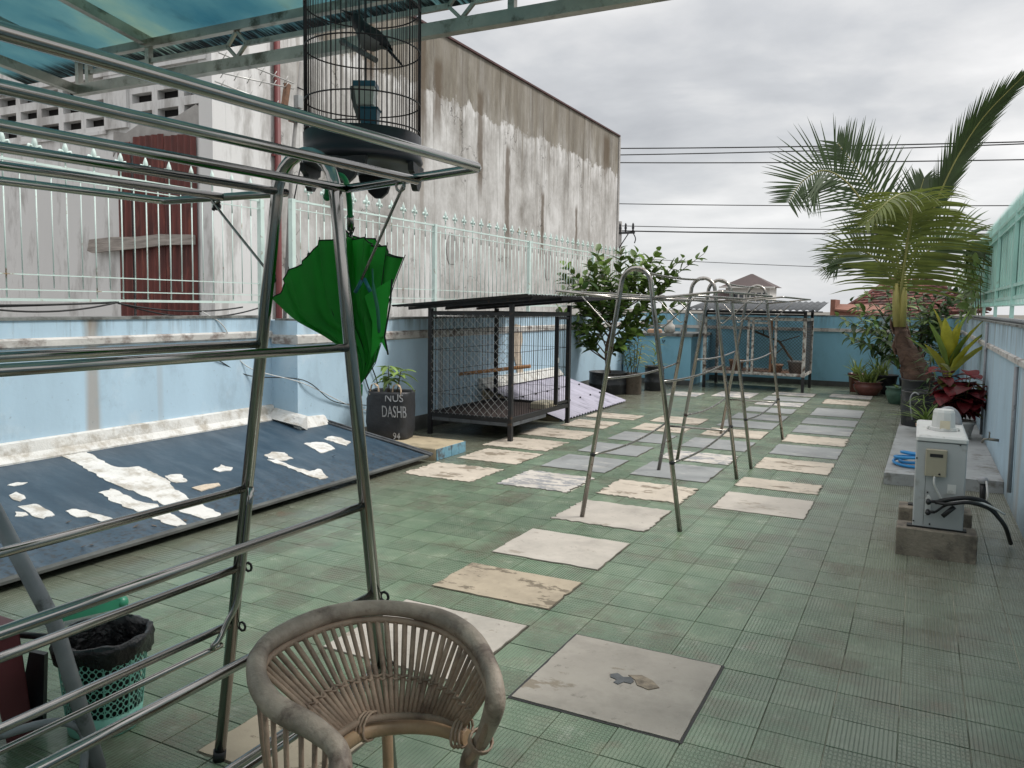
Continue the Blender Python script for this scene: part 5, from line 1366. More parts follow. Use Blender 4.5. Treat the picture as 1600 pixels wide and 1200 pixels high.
# welded wire grids: right face, far face, wall face
vb_ = MB(); vb_.tube([(0, 0, 0.26), (0, 0, 1.37)], 0.0027, 5); vme_ = vb_.mesh('wire', BI)
for k in range(1, 27): inst(t, 'wire', vme_, Matrix.Translation((ax1_ - .012, ay0 + (ay1 - ay0) * k / 27, 0)))
for k in range(1, 17): inst(t, 'wire', vme_, Matrix.Translation((ax0_ + (ax1_ - ax0_) * k / 17, ay0 + .016, 0)))
for k in range(1, 17): inst(t, 'wire', vme_, Matrix.Translation((ax0_ + (ax1_ - ax0_) * k / 17, ay1 - .01, 0)))
for k in range(1, 20): inst(t, 'wire', vme_, Matrix.Translation((ax0_ + .012, ay0 + (ay1 - ay0) * k / 20, 0)))
for z in (0.47, 0.72, 0.97, 1.20):
    b = MB(); b.tube([(ax0_, ay0 + .02, z), (ax1_ - .014, ay0 + .02, z), (ax1_ - .014, ay1, z), (ax0_ + .012, ay1 - .012, z), (ax0_ + .012, ay0 + .02, z)], 0.003, 5); part(t, 'cross_wire', b, BI)


def chain(mb, o_, u, v, W_, H_, s_, r_):
    """diamond mesh filling a W_ x H_ rectangle at o_ with axes u, v"""
    n = int((W_ + H_) / s_) + 1
    for k in range(-int(H_ / s_) - 1, int(W_ / s_) + 1):
        for sg in (1, -1):
            a = k * s_
            # line x = a + y (sg=1) or mirrored
            y0, y1 = max(0, -a), min(H_, W_ - a)
            if y1 - y0 < 0.01: continue
            x0, x1 = a + y0, a + y1
            if sg < 0: x0, x1 = W_ - x0, W_ - x1
            mb.tube([o_ + u * x0 + v * y0, o_ + u * x1 + v * y1], r_, 3, cap=False)


CH = mk('galvanised_wire', (0.42, 0.43, 0.43), 0.5, 0.3)
b = MB(); chain(b, V((ax0_ + .02, ay0 - .018, 0.25)), V((1, 0, 0)), V((0, 0, 1)), ax1_ - ax0_ - .04, 1.13, 0.095, 0.0027); part(t, 'wire_mesh', b, CH, kind='stuff')
b = MB(); n = 96     # corrugated roof, ridges running down the slope
ry0, ry1 = 7.42, 10.15; vs = []
for i in range(n + 1):
    y = ry0 + (ry1 - ry0) * i / n; w_ = 0.010 * math.cos(2 * math.pi * (y - ry0) / 0.075 / 1.0)
    vs += [(-5.33, y, 1.462 + w_), (-3.62, y, 1.600 + w_)]
L_ = len(vs); vs += [(x, y, z + 0.004) for x, y, z in vs]
fs = [(2 * i, 2 * i + 1, 2 * i + 3, 2 * i + 2) for i in range(n)] + [(L_ + 2 * i + 2, L_ + 2 * i + 3, L_ + 2 * i + 1, L_ + 2 * i) for i in range(n)]
b.add(vs, fs, True); part(t, 'roof', b, M['roofsheet'])
for y in (ay0, 8.5, ay1):
    b = MB(); b.bar((-5.28, y, 1.437), (-3.7, y, 1.567), 0.03, 0.03); part(t, 'roof_batten', b, BI)
b = MB(); b.tube([(-4.88, 8.18, 0.66), (-3.97, 8.24, 0.795)], 0.021, 8)
part(t, 'perch', b, M['perch'])
b = MB(); b.bevbox(-4.22, -3.99, 8.75, 9.10, 0.233, 0.31, 0.02)
solo('feed_tray', b, M['ac_beige'], 'small straw coloured tray on the floor of the black aviary', 'tray', loc=(-4.1, 8.9, 0.24))
# bare plaster patch on the wall behind
b = MB(); pts = [(8.9, 1.10), (9.02, 1.22), (9.2, 1.18), (9.25, 0.98), (9.18, 0.82), (9.22, 0.66), (9.3, 0.50), (9.12, 0.42), (9.05, 0.62), (8.96, 0.78), (8.88, 0.95)]
b.prism([(C2 + 0.002, y + 1.35, z) for y, z in rough(pts, 0.012)], (0.010, 0, 0))
solo('bare_plaster', b, M['tan_patch'], 'bare flaked plaster patch on the left wall seen through the black aviary', 'plaster patch', loc=(C2, 10.4, 0.8))

# faded corrugated cover beyond the aviary
t = thing('corrugated_cover', (-4.6, 10.6, 0), 'faded lilac corrugated sheet cover leaning on the left wall beyond the black aviary', 'cover')
b = MB(); n = 150; vs = []; ry0, ry1 = 9.35, 11.85
for i in range(n + 1):
    y = ry0 + (ry1 - ry0) * i / n; w_ = 0.010 * math.cos(2 * math.pi * (y - ry0) / 0.10)
    vs += [(C2 + 0.02, y, 0.385 + w_), (-4.04, y, 0.025 + w_)]
L_ = len(vs); vs += [(x, y, z - 0.004) for x, y, z in vs]
fs = [(2 * i + 2, 2 * i + 3, 2 * i + 1, 2 * i) for i in range(n)] + [(L_ + 2 * i, L_ + 2 * i + 1, L_ + 2 * i + 3, L_ + 2 * i + 2) for i in range(n)]
b.add(vs, fs, True); part(t, 'sheet', b, M['lilac_sheet'])
for y in (9.6, 10.0, 10.4, 10.8, 11.2, 11.6):
    for x in (-4.4, -4.75):
        b = MB(); b.ball((x, y + 0.05, 0.385 - (x - C2) * -0.0 - (x - C2 - .02) * 0.2975 + 0.012), 0.016, 8, 4); part(t, 'screw_cap', b, M['black_plastic'])
b = MB(); b.prism([(C2 + .001, 9.3, 0.50), (C2 + .03, 9.3, 0.49), (C2 + .14, 9.3, 0.375), (C2 + .001, 9.3, 0.36)], (0, 2.58, 0)); part(t, 'white_sealing', b, M['white_seal'])
b = MB(); b.prism([(C2 + .02, 9.38, 0.0), (-4.1, 9.38, 0.0), (-4.1, 9.38, 0.02), (C2 + .02, 9.38, 0.36)], (0, 0.03, 0)); part(t, 'end_board', b, M['cement_tan'])

# ------------------------------------------------------------------ plants, left
def drum(x, y, z0, r_, h, mat, label, cat='drum', name='plant_drum', group=None, ribs=(0.35, 0.7), top=1.0):
    t = thing(name, (x, y, z0), label, cat, group)
    prof = [(r_ * .97, 0), (r_, 0.01)]
    for f in ribs: prof += [(r_ * (1 + (top - 1) * f), h * f - 0.018), (r_ * (1 + (top - 1) * f) + 0.012, h * f), (r_ * (1 + (top - 1) * f), h * f + 0.018)]
    prof += [(r_ * top, h - 0.02), (r_ * top + 0.010, h - 0.012), (r_ * top + 0.008, h), (r_ * top - 0.012, h), (r_ * top - 0.02, h - 0.05)]
    b = MB(); b.lathe(prof, (x, y, z0), 28); part(t, 'drum', b, mat)
    b = MB(); b.lathe([(0.001, h - 0.045), (r_ * top - 0.017, h - 0.05)][::-1], (x, y, z0), 20); part(t, 'soil', b, M['soil'])
    return t


def twig(t, pts, r0, r1, mat=None):
    b = MB(); P = bez(pts, 12); b.tube(P, [r0 + (r1 - r0) * i / (len(P) - 1) for i in range(len(P))], 7); part(t, 'branch', b, mat or M['bark']); return P


t = drum(-4.74, 12.95, 0, 0.33, 0.37, M['drum'], 'broad leaved shrub tree in a wide black drum by the left wall, tallest plant there', 'potted tree', 'potted_tree', ribs=(0.45,))
base = V((-4.74, 12.95, 0.34))
trunk = [base, V((-4.78, 12.95, 0.75)), V((-4.70, 12.98, 1.15)), V((-4.66, 13.0, 1.5))]
b = MB(); P = bez(trunk, 12); b.tube(P, [0.045 - 0.02 * i / (len(P) - 1) for i in range(len(P))], 8); part(t, 'trunk', b, M['bark'])
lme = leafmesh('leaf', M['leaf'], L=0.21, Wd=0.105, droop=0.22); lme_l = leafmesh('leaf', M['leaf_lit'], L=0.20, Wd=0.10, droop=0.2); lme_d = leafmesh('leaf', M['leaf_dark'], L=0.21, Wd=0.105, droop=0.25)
ends = [(-5.50, 12.7, 2.18), (-5.2, 13.1, 2.25), (-5.65, 13.0, 1.75), (-5.55, 12.6, 1.35), (-5.45, 12.7, 0.98), (-5.0, 12.9, 2.42), (-4.65, 13.2, 2.48), (-4.3, 13.0, 2.40), (-3.95, 13.1, 2.42), (-3.55, 13.1, 2.30), (-3.20, 13.15, 2.38), (-3.62, 13.0, 1.95), (-3.9, 12.8, 1.65), (-3.85, 13.0, 1.25), (-4.2, 12.7, 1.05), (-4.5, 12.5, 1.5), (-5.0, 12.5, 1.6), (-4.6, 12.55, 1.95), (-5.1, 12.7, 2.0), (-4.15, 12.65, 2.05), (-5.3, 12.5, 1.15), (-4.9, 12.6, 1.2), (-4.0, 13.3, 2.2), (-4.4, 12.6, 0.85), (-5.0, 12.75, 0.85), (-5.35, 13.0, 1.5), (-4.75, 12.6, 2.25), (-3.45, 13.05, 1.6), (-5.15, 12.45, 1.9), (-4.3, 12.55, 1.75), (-4.75, 12.4, 1.75), (-4.05, 12.7, 1.45), (-5.6, 12.75, 2.0), (-4.05, 12.6, 2.25)]
leaves = []
for e in ends:
    e = V(e); f = min(1.0, max(0.2, (e.z - 0.6) / 1.6)); s_ = P[int(f * (len(P) - 1) * 0.9)]
    mid = s_.lerp(e, 0.5) + V((rv(-.08, .08), rv(-.08, .08), 0.06 if e.z < 1.6 else -0.04))
    tp = twig(t, [s_, mid, e], 0.013, 0.004)
    d0 = (e - mid).normalized()
    for k in range(30):
        f = 0.36 + 0.66 * k / 29; q = tp[min(len(tp) - 1, int(f * (len(tp) - 1)))] if f < 1 else e + d0 * (f - 1) * .3
        a = k * 2.39996 + rv(-.4, .4)
        sv = d0.cross(V((0, 0, 1))).normalized(); u_ = sv.cross(d0)
        d = (d0 * rv(.2, .8) + sv * math.cos(a) * 1.0 + u_ * math.sin(a) * 0.55 + V((0, 0, 0.15))).normalized()
        leaves.append((q, d))
leaves.sort(key=lambda q: q[0].y)
rest = MB()
for k, (q, d) in enumerate(leaves):
    up = V((rv(-.4, .4), rv(-.5, .2), 1)); mw = Matrix.Translation(q) @ frame(d, up) @ Matrix.Scale(rv(.75, 1.15), 4)
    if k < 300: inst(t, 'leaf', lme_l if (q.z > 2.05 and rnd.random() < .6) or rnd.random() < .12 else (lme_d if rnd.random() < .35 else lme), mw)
    else: addleaf(rest, mw, L=0.21, Wd=0.105, droop=0.22)
part(t, 'foliage', rest, M['leaf'], kind='stuff')

t = drum(-4.33, 13.05, 0, 0.145, 0.36, M['rustdrum'], 'feathery bush with yellow tips in a rusty brown drum, right of the shrub tree', 'potted plant', 'potted_plant', ribs=())
fm = leafmesh('leaf', M['leaf_mid'], L=0.16, Wd=0.022, droop=0.4)
fy = leafmesh('leaf', M['leaf_yel'], L=0.19, Wd=0.028, droop=0.5)
for q, (dx, h, n_, mm) in enumerate(((-0.22, 0.75, 34, fm), (-0.08, 0.82, 34, fm), (0.03, 0.72, 26, fm), (0.10, 0.98, 26, fy), (0.16, 0.72, 22, fy))):
    s_ = V((-4.33 + dx * .35, 13.05, 0.33)); e = V((-4.33 + dx, 13.0, 0.32 + h * .78)); b = MB(); b.tube([s_, e], [0.009, 0.004], 5); part(t, 'stem', b, M['bark'])
    for k in range(n_):
        f = 0.25 + 0.75 * k / n_; a = k * 2.4; el = rv(-.1, .8)
        inst(t, 'leaf', mm, Matrix.Translation(s_.lerp(e, f)) @ frame((math.cos(a) * math.cos(el), math.sin(a) * math.cos(el), math.sin(el))) @ Matrix.Scale(rv(.8, 1.3), 4))
t = drum(-4.20, 13.85, 0, 0.17, 0.44, M['drum'], 'narrow leaved croton in a tall black drum, right of the rusty brown drum', 'potted plant', 'potted_plant')
for k in range(26):
    a = k * 2.4; el = rv(.2, 1.2); p = V((-4.2, 13.85, 0.42 + 0.018 * k))
    inst(t, 'leaf', fm if k % 3 else fy, Matrix.Translation(p) @ frame((math.cos(a) * math.cos(el), math.sin(a) * math.cos(el), math.sin(el))) @ Matrix.Scale(rv(1.0, 1.5), 4))

# blue masonry planter in the far left corner
t = thing('planter_box', (-4.3, 15.8, 0), 'blue masonry planter box with a grey rim in the far left corner', 'planter')
b = MB(); b.box(-5.2, -3.86, 15.05, 16.6, 0, 0.93); part(t, 'box', b, M['blue_far'])
b = MB(); b.box(-5.22, -3.83, 15.02, 16.6, 0.93, 0.985); part(t, 'rim', b, M['coping'])
b = MB(); b.box(-5.2, -3.85, 15.035, 15.05, 0, 0.10); part(t, 'skirting', b, M['plinth'])
b = MB(); b.tube([(-4.42, 15.045, 0.86), (-4.40, 15.03, 0.80), (-4.37, 15.045, 0.86)], 0.008, 5); part(t, 'stain_hook', b, BI)
b = MB(); b.lathe([(0.07, 0), (0.11, 0.03), (0.10, 0.15), (0.05, 0.20), (0.06, 0.25), (0.001, 0.26)], (-4.33, 15.2, 0.985), 14); solo('white_sack', b, M['whitepot'], 'tied white sack on the rim of the blue planter box', 'sack', loc=(-4.33, 15.2, 0.985))
b = MB(); b.lathe([(0.05, 0), (0.07, 0.10), (0.065, 0.10), (0.045, 0.01)], (-4.05, 15.2, 0.985), 14); solo('plastic_cup', b, M['whitepot'], 'small white tub on the right end of the blue planter box rim', 'tub', loc=(-4.05, 15.2, 0.985))
b = MB(); b.bevbox(-4.75, -4.5, 15.1, 15.3, 0.985, 1.06, 0.02); solo('clay_block', b, M['terracotta'], 'flat reddish clay block on the rim of the blue planter box', 'block', loc=(-4.6, 15.2, 0.985))

# ------------------------------------------------------------------ white framed cage at the far wall
fx0, fx1, fy0, fy1, fz0, fz1 = -3.57, -1.81, 14.94, 15.95, 0.31, 1.30
t = thing('white_framed_cage', (-2.7, 15.4, 0), 'old wire cage with peeling white frame and grey roof against the far wall', 'cage')
for x in (fx0, fx1):
    for y, zt_ in ((fy0, 1.46), (fy1, 1.56)):
        b = MB(); b.box(x - .025, x + .025, y - .025, y + .025, 0, fz0 - .03); b.box(x - .025, x + .025, y - .025, y + .025, fz1 + .03, zt_); part(t, 'post', b, BI)
        b = MB(); b.box(x - .027, x + .027, y - .027, y + .027, fz0 - .03, fz1 + .03); part(t, 'corner_bar', b, M['white_iron'])
for z in (fz0, fz1):
    for p, q in (((fx0, fy0), (fx1, fy0)), ((fx1, fy0), (fx1, fy1)), ((fx1, fy1), (fx0, fy1)), ((fx0, fy1), (fx0, fy0))):
        d = (V((*q, 0)) - V((*p, 0))).normalized() * .029; b = MB(); b.bar(V((*p, z)) + d, V((*q, z)) - d, .04, .05); part(t, 'frame_bar', b, M['white_iron'])
for x in (-2.78, -2.70, -2.38, -2.30):
    b = MB(); b.box(x - .02, x + .02, fy0 - .022, fy0 + .022, fz0 + .027, fz1 - .027); part(t, 'upright', b, M['white_iron'] if x != -2.38 else M['rusty'])
b = MB(); b.bar((-2.76, fy0, 1.23), (-2.4, fy0, 1.23), .03, .04); part(t, 'cross_bar', b, M['white_iron'])
b = MB(); b.box(fx0, fx1, fy0 + .02, fy1 - .02, fz0 - .03, fz0 - .005); part(t, 'tray', b, M['rusty'])
b = MB(); b.bar((fx0, fy0, 1.42), (fx1, fy0, 1.42), .03, .035); b.bar((fx0, fy0 + .02, 1.38), (fx1, fy0 + .02, 1.38), .03, .03); part(t, 'top_rail', b, BI)
GW = mk('dark_mesh_wire', (0.02, 0.024, 0.026), 0.6)
b = MB(); chain(b, V((fx0, fy0 + .01, fz0)), V((1, 0, 0)), V((0, 0, 1)), fx1 - fx0, fz1 - fz0, 0.06, 0.0026)
chain(b, V((fx1, fy0, fz0)), V((0, 1, 0)), V((0, 0, 1)), fy1 - fy0, fz1 - fz0, 0.06, 0.003); chain(b, V((fx0, fy0, fz0)), V((0, 1, 0)), V((0, 0, 1)), fy1 - fy0, fz1 - fz0, 0.07, 0.0022)
part(t, 'wire_mesh', b, GW, kind='stuff')
b = MB(); n = 84; vs = []; rx0, rx1 = -3.85, -1.56
for i in range(n + 1):
    x = rx0 + (rx1 - rx0) * i / n; w_ = 0.014 * math.cos(2 * math.pi * (x - rx0) / 0.11)
    vs += [(x, 14.68, 1.465 + w_), (x, 16.3, 1.625 + w_)]
L_ = len(vs); vs += [(x, y, z + .006) for x, y, z in vs]
b.add(vs, [(2 * i, 2 * i + 1, 2 * i + 3, 2 * i + 2)[::-1] for i in range(n)] + [(L_ + 2 * i, L_ + 2 * i + 1, L_ + 2 * i + 3, L_ + 2 * i + 2)[::-1] for i in range(n)] + [(2 * i, 2 * i + 2, L_ + 2 * i + 2, L_ + 2 * i) for i in range(n)], True); part(t, 'roof', b, M['greyroof'])
b = MB(); b.bar((rx0, 14.69, 1.445), (rx1 + .06, 14.69, 1.445), .02, .02); part(t, 'roof_edge', b, BI)
for x, y, r_, h, mt, lab in ((-3.05, 15.3, 0.14, 0.22, 'terracotta', 'brown clay pot inside the white framed cage, on its left'), (-2.32, 15.25, 0.12, 0.17, 'terracotta', 'small peach pot in the middle of the white framed cage'), (-1.98, 15.3, 0.15, 0.24, 'pole', 'grey bucket at the right end inside the white framed cage')):
    b = MB(); b.lathe([(r_ * .75, 0), (r_, h), (r_ * 1.06, h), (r_ * 1.06, h - .03), (r_ * .9, h - .03), (r_ * .72, .02)], (x, y, fz0 - .004), 16); solo('pot', b, M[mt], lab, 'pot', loc=(x, y, fz0))
b = MB(); b.tube([(-2.75, 15.5, 1.05), (-2.3, 15.4, 0.88), (-2.05, 15.3, 0.55)], 0.022, 6)
for p, q in (((-2.7, 15.5, 1.03), (-2.9, 15.5, 1.12)), ((-2.6, 15.48, 1.0), (-2.62, 15.45, 1.12)), ((-2.3, 15.4, .88), (-1.95, 15.4, 1.0)), ((-2.2, 15.36, .8), (-2.45, 15.3, .55))): b.tube([p, q], 0.009, 5)
solo('dead_branch', b, M['bark'], 'bare dead branch leaning inside the white framed cage', 'branch', loc=(-2.4, 15.4, 0.6))

# ------------------------------------------------------------------ right side: platform, pots, palm
b = MB(); b.prism([(-0.215, 7.5, 0), (XW - .002, 7.62, 0), (XW - .002, 13.0, 0), (-0.14, 13.0, 0)], (0, 0, 0.10))
solo('concrete_platform', b, M['cement'], 'low grey concrete platform along the right wall under the potted plants', 'platform', loc=(0.2, 10, 0))
t = thing('hose', (-0.06, 8.0, 0.1), 'coiled bright blue garden hose on the grey platform', 'hose')
b = MB(); pts = []
for k in range(112):
    a = 2 * math.pi * k / 28; lp = int(k / 28); r_ = 0.15 + 0.012 * math.sin(a * .5) - 0.010 * lp; pts.append((0.03 + r_ * 1.15 * math.cos(a) + 0.014 * math.sin(lp * 2.1), 7.98 + r_ * 1.15 * math.sin(a) + 0.016 * math.cos(lp * 1.7), 0.115 + 0.026 * k / 28 + 0.016 * math.sin(a + lp * 1.3)))
b.tube(pts, 0.0135, 8); part(t, 'coil', b, M['bluehose'])


def pot(x, y, z0, r_, h, mt, label, cat='potted plant', name='potted_plant', bulge=1.0, seg=24, neck=None):
    t = thing(name, (x, y, z0), label, cat)
    prof = [(r_ * .62, 0), (r_ * .70, .01), (r_ * .95 * bulge, h * .5), (r_ * .98 * bulge, h * .72), (r_ * .9, h * .88), (r_ * 1.0, h * .93), (r_ * 1.05, h), (r_ * .93, h), (r_ * .88, h - .03)] if bulge > 1 else [(r_ * .72, 0), (r_ * .74, .01), (r_ * .96, h - .035), (r_ * 1.05, h - .033), (r_ * 1.06, h), (r_ * .97, h), (r_ * .93, h - .04)]
    b = MB(); b.lathe(prof, (x, y, z0), seg); part(t, 'pot', b, M[mt])
    b = MB(); b.lathe([(r_ * .9, h - .03), (0.001, h - .02)], (x, y, z0), 16); part(t, 'soil', b, M['soil'])
    return t


al = leafmesh('leaf', M['aloe'], L=0.40, Wd=0.038, droop=0.12, fold=0.5, prof=((0, 1.0), (0.3, 0.9), (0.6, 0.62), (0.85, 0.3), (1.0, 0.02)))


def rosette(t, x, y, z, me, n, elr, sc, spread=0.05):
    for k in range(n):
        a = k * 2.4 + rv(-.2, .2); el = rv(*elr); inst(t, 'leaf', me, Matrix.Translation((x + rv(-spread, spread), y + rv(-spread, spread), z)) @ frame((math.cos(a) * math.cos(el), math.sin(a) * math.cos(el), math.sin(el))) @ Matrix.Scale(rv(*sc), 4))


t = pot(-0.76, 15.25, 0, 0.23, 0.24, 'glazed', 'glossy maroon bowl pot full of pale green aloe before the far wall', bulge=1.08)
rosette(t, -0.76, 15.25, 0.22, al, 46, (.35, 1.35), (.6, 1.05), 0.13)
t = pot(-0.98, 15.75, 0, 0.15, 0.34, 'glazed', 'tall brown pot with spiky aloe, left behind the glossy maroon bowl')
rosette(t, -0.98, 15.75, 0.32, al, 16, (.5, 1.4), (.7, 1.0), 0.05)
t = pot(-0.50, 15.75, 0, 0.20, 0.34, 'drum', 'black pot with upright spiky aloe, right behind the glossy maroon bowl')
rosette(t, -0.55, 15.75, 0.32, al, 22, (.5, 1.4), (.7, 1.1), 0.08)
rosette(t, -0.68, 15.8, 0.32, leafmesh('leaf', M['leaf_dark'], L=0.42, Wd=0.02, droop=0.05, fold=.3), 12, (.8, 1.4), (.8, 1.1), 0.05)
t = pot(-0.28, 14.1, 0, 0.16, 0.27, 'greenpot', 'dark green pot with a small plant at the foot of the coconut palm drum', bulge=1.05)
rosette(t, -0.28, 14.1, 0.25, mango_d, 8, (.1, .8), (.5, .8), 0.04)

# coconut palm in a black drum
px_, py_ = 0.06, 12.35
t = thing('coconut_palm', (px_, py_, 0.1), 'young coconut palm with arching fronds growing from a black drum on the right', 'palm')
b = MB(); b.lathe([(0.24, 0), (0.25, .01), (0.25, .2), (0.262, .215), (0.25, .23), (0.25, .42), (0.262, .43), (0.26, .45), (0.235, .45), (0.23, .40)], (px_, py_, 0.1), 28); part(t, 'drum', b, M['drum'])
b = MB(); b.lathe([(0.23, .40), (0.001, .41)], (px_, py_, 0.1), 16); part(t, 'soil', b, M['soil'])


def Q(x, z, dy=0.0): return V((x * 1.045, 12.33 + dy, 1.5 + (z - 1.5) * 1.045))


tr = [V((0.06, 12.35, 0.44)), Q(0.0, 0.66), Q(-0.10, 0.88), Q(-0.19, 1.08), Q(-0.225, 1.25), Q(-0.24, 1.40)]
P = bez(tr, 30); rs = [0.200, 0.180, 0.138, 0.102, 0.080, 0.068]; rr_ = [rs[min(5, int(i / len(P) * 5))] + (rs[min(5, int(i / len(P) * 5) + 1)] - rs[min(5, int(i / len(P) * 5))]) * ((i / len(P) * 5) % 1) + 0.007 * math.sin(i * 2.3) for i in range(len(P))]
b = MB(); b.tube(P, rr_, 16); part(t, 'trunk', b, M['palmbark'])
for k in range(9):     # torn leaf bases wrapping the trunk
    p = P[2 + k * 3]; a = k * 2.2; r_ = rr_[2 + k * 3]; o_ = V((math.cos(a), math.sin(a), 0))
    b = MB(); tn = V((-o_.y, o_.x, 0)); w0 = r_ * 0.8
    pts = [p + o_ * (r_ * .85) + tn * -w0 + V((0, 0, -.05)), p + o_ * (r_ * .85) + tn * w0 + V((0, 0, -.05)), p + o_ * (r_ * 1.12) + tn * (w0 * .8) + V((-.03, 0, .06)), p + o_ * (r_ * 1.16) + V((-.05, 0, .17 + rv(0, .06))), p + o_ * (r_ * 1.1) + tn * (-w0 * .8) + V((-.03, 0, .07))]
    b.prism(pts, -o_ * 0.012); part(t, 'leaf_base', b, M['palmbark'])
for dx, dy, z1, w_ in ((-0.05, 0.02, 2.05, .05), (0.035, -0.04, 2.0, .055), (-0.005, 0.06, 2.1, .045), (0.05, 0.03, 1.9, .04), (-0.03, -.05, 1.85, .05)):
    b = MB(); b.tube([Q(-0.24 + dx * .6, 1.28, dy), Q(-0.25 + dx * 1.1, 1.6, dy * 1.3), Q(-0.262 + dx * 1.2, z1, dy * 1.6)], [w_ * 1.15, w_ * .85, w_ * .5], 9); part(t, 'petiole_base', b, M['petiole'])


def frond(pts, L0, mat, n=46, fwd=0.75, droop=0.5, start=0.16, up=(0, 0, 1), vee=0.25, side=(1, 1), wid=0.034, tipscale=0.35, hang=0.0):
    """one frond: rachis with two rows of leaflets"""
    R_ = bez(pts, 40); N = len(R_)
    b = MB(); b.tube(R_, [0.020 - 0.016 * i / (N - 1) for i in range(N)], 7)
    fr = part(t, 'frond', b, M['rachis']); lf = MB(); upv = V(up)
    for k in range(n):
        f = start + (1 - start) * k / (n - 1); x = f * (N - 1); i = min(int(x), N - 2)
        p = R_[i].lerp(R_[i + 1], x - i); d = (R_[i + 1] - R_[i]).normalized()
        sv = d.cross(upv)
        if sv.length < .05: sv = d.cross(V((0, 1, 0)))
        sv.normalize(); u_ = sv.cross(d)
        prof = math.sin(math.pi * min(1, (f - start) / (1 - start) * .80 + .2)) ** .6
        for s_ in (-1, 1):
            ln = L0 * side[0 if s_ < 0 else 1] * max(tipscale, prof) * rv(.88, 1.08)
            dd = (sv * s_ + d * (fwd * (0.7 + .7 * f)) + u_ * vee + V((rv(-.08, .08), rv(-.08, .08), rv(-.08, .08)))).normalized()
            vs = []; fs = []; m_ = 6; q = p.copy(); cur = dd.copy(); nrm = d
            w_ = wid * rv(.8, 1.1)
            for j in range(m_):
                tt = j / (m_ - 1); wv = w_ * (0.5 if j == 0 else 1.0) * (1 - tt ** 2.2) + .001
                nn = (d - cur * d.dot(cur)).normalized()
                vs += [q - nn * wv / 2, q + nn * wv / 2]
                q = q + cur * (ln / (m_ - 1)); cur = (cur + V((0, 0, -1)) * droop * (0.10 + .34 * tt) + V((0, 0, -hang * .3))).normalized()
            for j in range(m_ - 1): fs.append((2 * j, 2 * j + 1, 2 * j + 3, 2 * j + 2))
            lf.add(vs, fs)
    part(fr, 'leaflets', lf, M[mat], kind='stuff')
    return fr


# left arching frond (rises, bends over and hangs at its tip)
frond([Q(-0.28, 1.9), Q(-0.45, 2.35, -.1), Q(-0.72, 2.86, -.2), Q(-0.98, 3.20, -.3), Q(-1.24, 3.32, -.45), Q(-1.48, 3.16, -.6), Q(-1.62, 2.90, -.7)], 0.82, 'palmleaf_d', 46, 0.50, 0.12, 0.24, up=(0.25, -1, 0.3), vee=0.15, wid=.030)
# broad upright frond behind, fanning to the upper left
frond([Q(-0.27, 1.95, .05), Q(-0.40, 2.55, .15), Q(-0.62, 3.05, .25), Q(-0.92, 3.50, .35), Q(-1.15, 3.82, .4)], 0.86, 'palmleaf_d', 30, 0.9, 0.08, 0.25, up=(0, -1, .2), vee=0.0, wid=.034)
# tall frond to the upper right, leaflets swept along it
frond([Q(-0.24, 1.95, .05), Q(-0.02, 2.50, .1), Q(0.16, 3.05, .1), Q(0.34, 3.50, .1), Q(0.60, 3.95, 0), Q(0.98, 4.36, -.15)], 0.66, 'palmleaf_d', 56, 2.6, 0.08, 0.28, up=(0.3, -1, 0.0), vee=0.1, wid=0.03)
# yellowing middle frond bending towards the camera
frond([Q(-0.25, 1.9, -.05), Q(-0.20, 2.35, -.25), Q(-0.16, 2.72, -.55), Q(-0.20, 2.90, -.95), Q(-0.38, 2.80, -1.35), Q(-0.62, 2.50, -1.6)], 0.80, 'palmleaf_y', 44, 0.55, 0.55, 0.22, vee=0.10, hang=.25)
# big drooping lower frond in front
frond([Q(-0.255, 1.62, -.05), Q(-0.225, 2.0, -.15), Q(-0.195, 2.35, -.25), Q(-0.185, 2.66, -.35), Q(-0.18, 2.86, -.38)], 1.22, 'palmleaf_y', 40, 0.05, 0.45, 0.10, up=(0, -1, .3), vee=-0.1, wid=0.042, tipscale=.6)
frond([Q(-0.30, 1.75, 0), Q(-0.46, 2.05, .05), Q(-0.68, 2.26, .1), Q(-0.92, 2.30, .1), Q(-1.14, 2.14, .05)], 0.78, 'palmleaf_d', 30, 0.7, 0.45, 0.15, up=(0, -1, .8), vee=0.1)
frond([Q(-0.24, 1.8, .05), Q(-0.05, 2.15, .1), Q(0.20, 2.40, .15), Q(0.44, 2.42, .2), Q(0.62, 2.24, .2)], 0.78, 'palmleaf', 36, 0.7, 0.45, 0.15, up=(0, -1, .7), vee=0.1)
frond([Q(-0.26, 1.9, .1), Q(-0.16, 2.5, .35), Q(-0.12, 2.95, .55), Q(-0.05, 3.3, .7)], 0.6, 'palmleaf_d', 30, 1.3, 0.1, 0.25, up=(0, -1, 0))

t = drum(0.07, 10.85, 0.1, 0.225, 0.42, M['drum'], 'black drum with a low grassy plant in front of the coconut palm', 'potted plant', 'potted_plant')
grass = leafmesh('leaf', M['leaf_lit'], L=0.26, Wd=0.016, droop=0.7, fold=.3)
rosette(t, 0.07, 10.85, 0.48, leafmesh('leaf', M['leaf_dark'], L=0.24, Wd=0.03, droop=.5), 12, (.1, .9), (.6, 1.0), .08)
t = pot(0.12, 10.05, 0.1, 0.105, 0.125, 'terracotta', 'small peach pot with a tufted light green plant beside the air conditioner')
rosette(t, 0.12, 10.05, 0.22, grass, 40, (.6, 1.45), (.8, 1.5), .03)
for k in range(22):
    a = k * 2.4; el = rv(-.2, .9); p = V((0.12 + rv(-.08, .08), 10.05 + rv(-.06, .06), 0.42 + rv(-.03, .16)))
    inst(t, 'leaf', grass, Matrix.Translation(p) @ frame((math.cos(a) * math.cos(el), math.sin(a) * math.cos(el), math.sin(el))) @ Matrix.Scale(rv(.5, .8), 4))
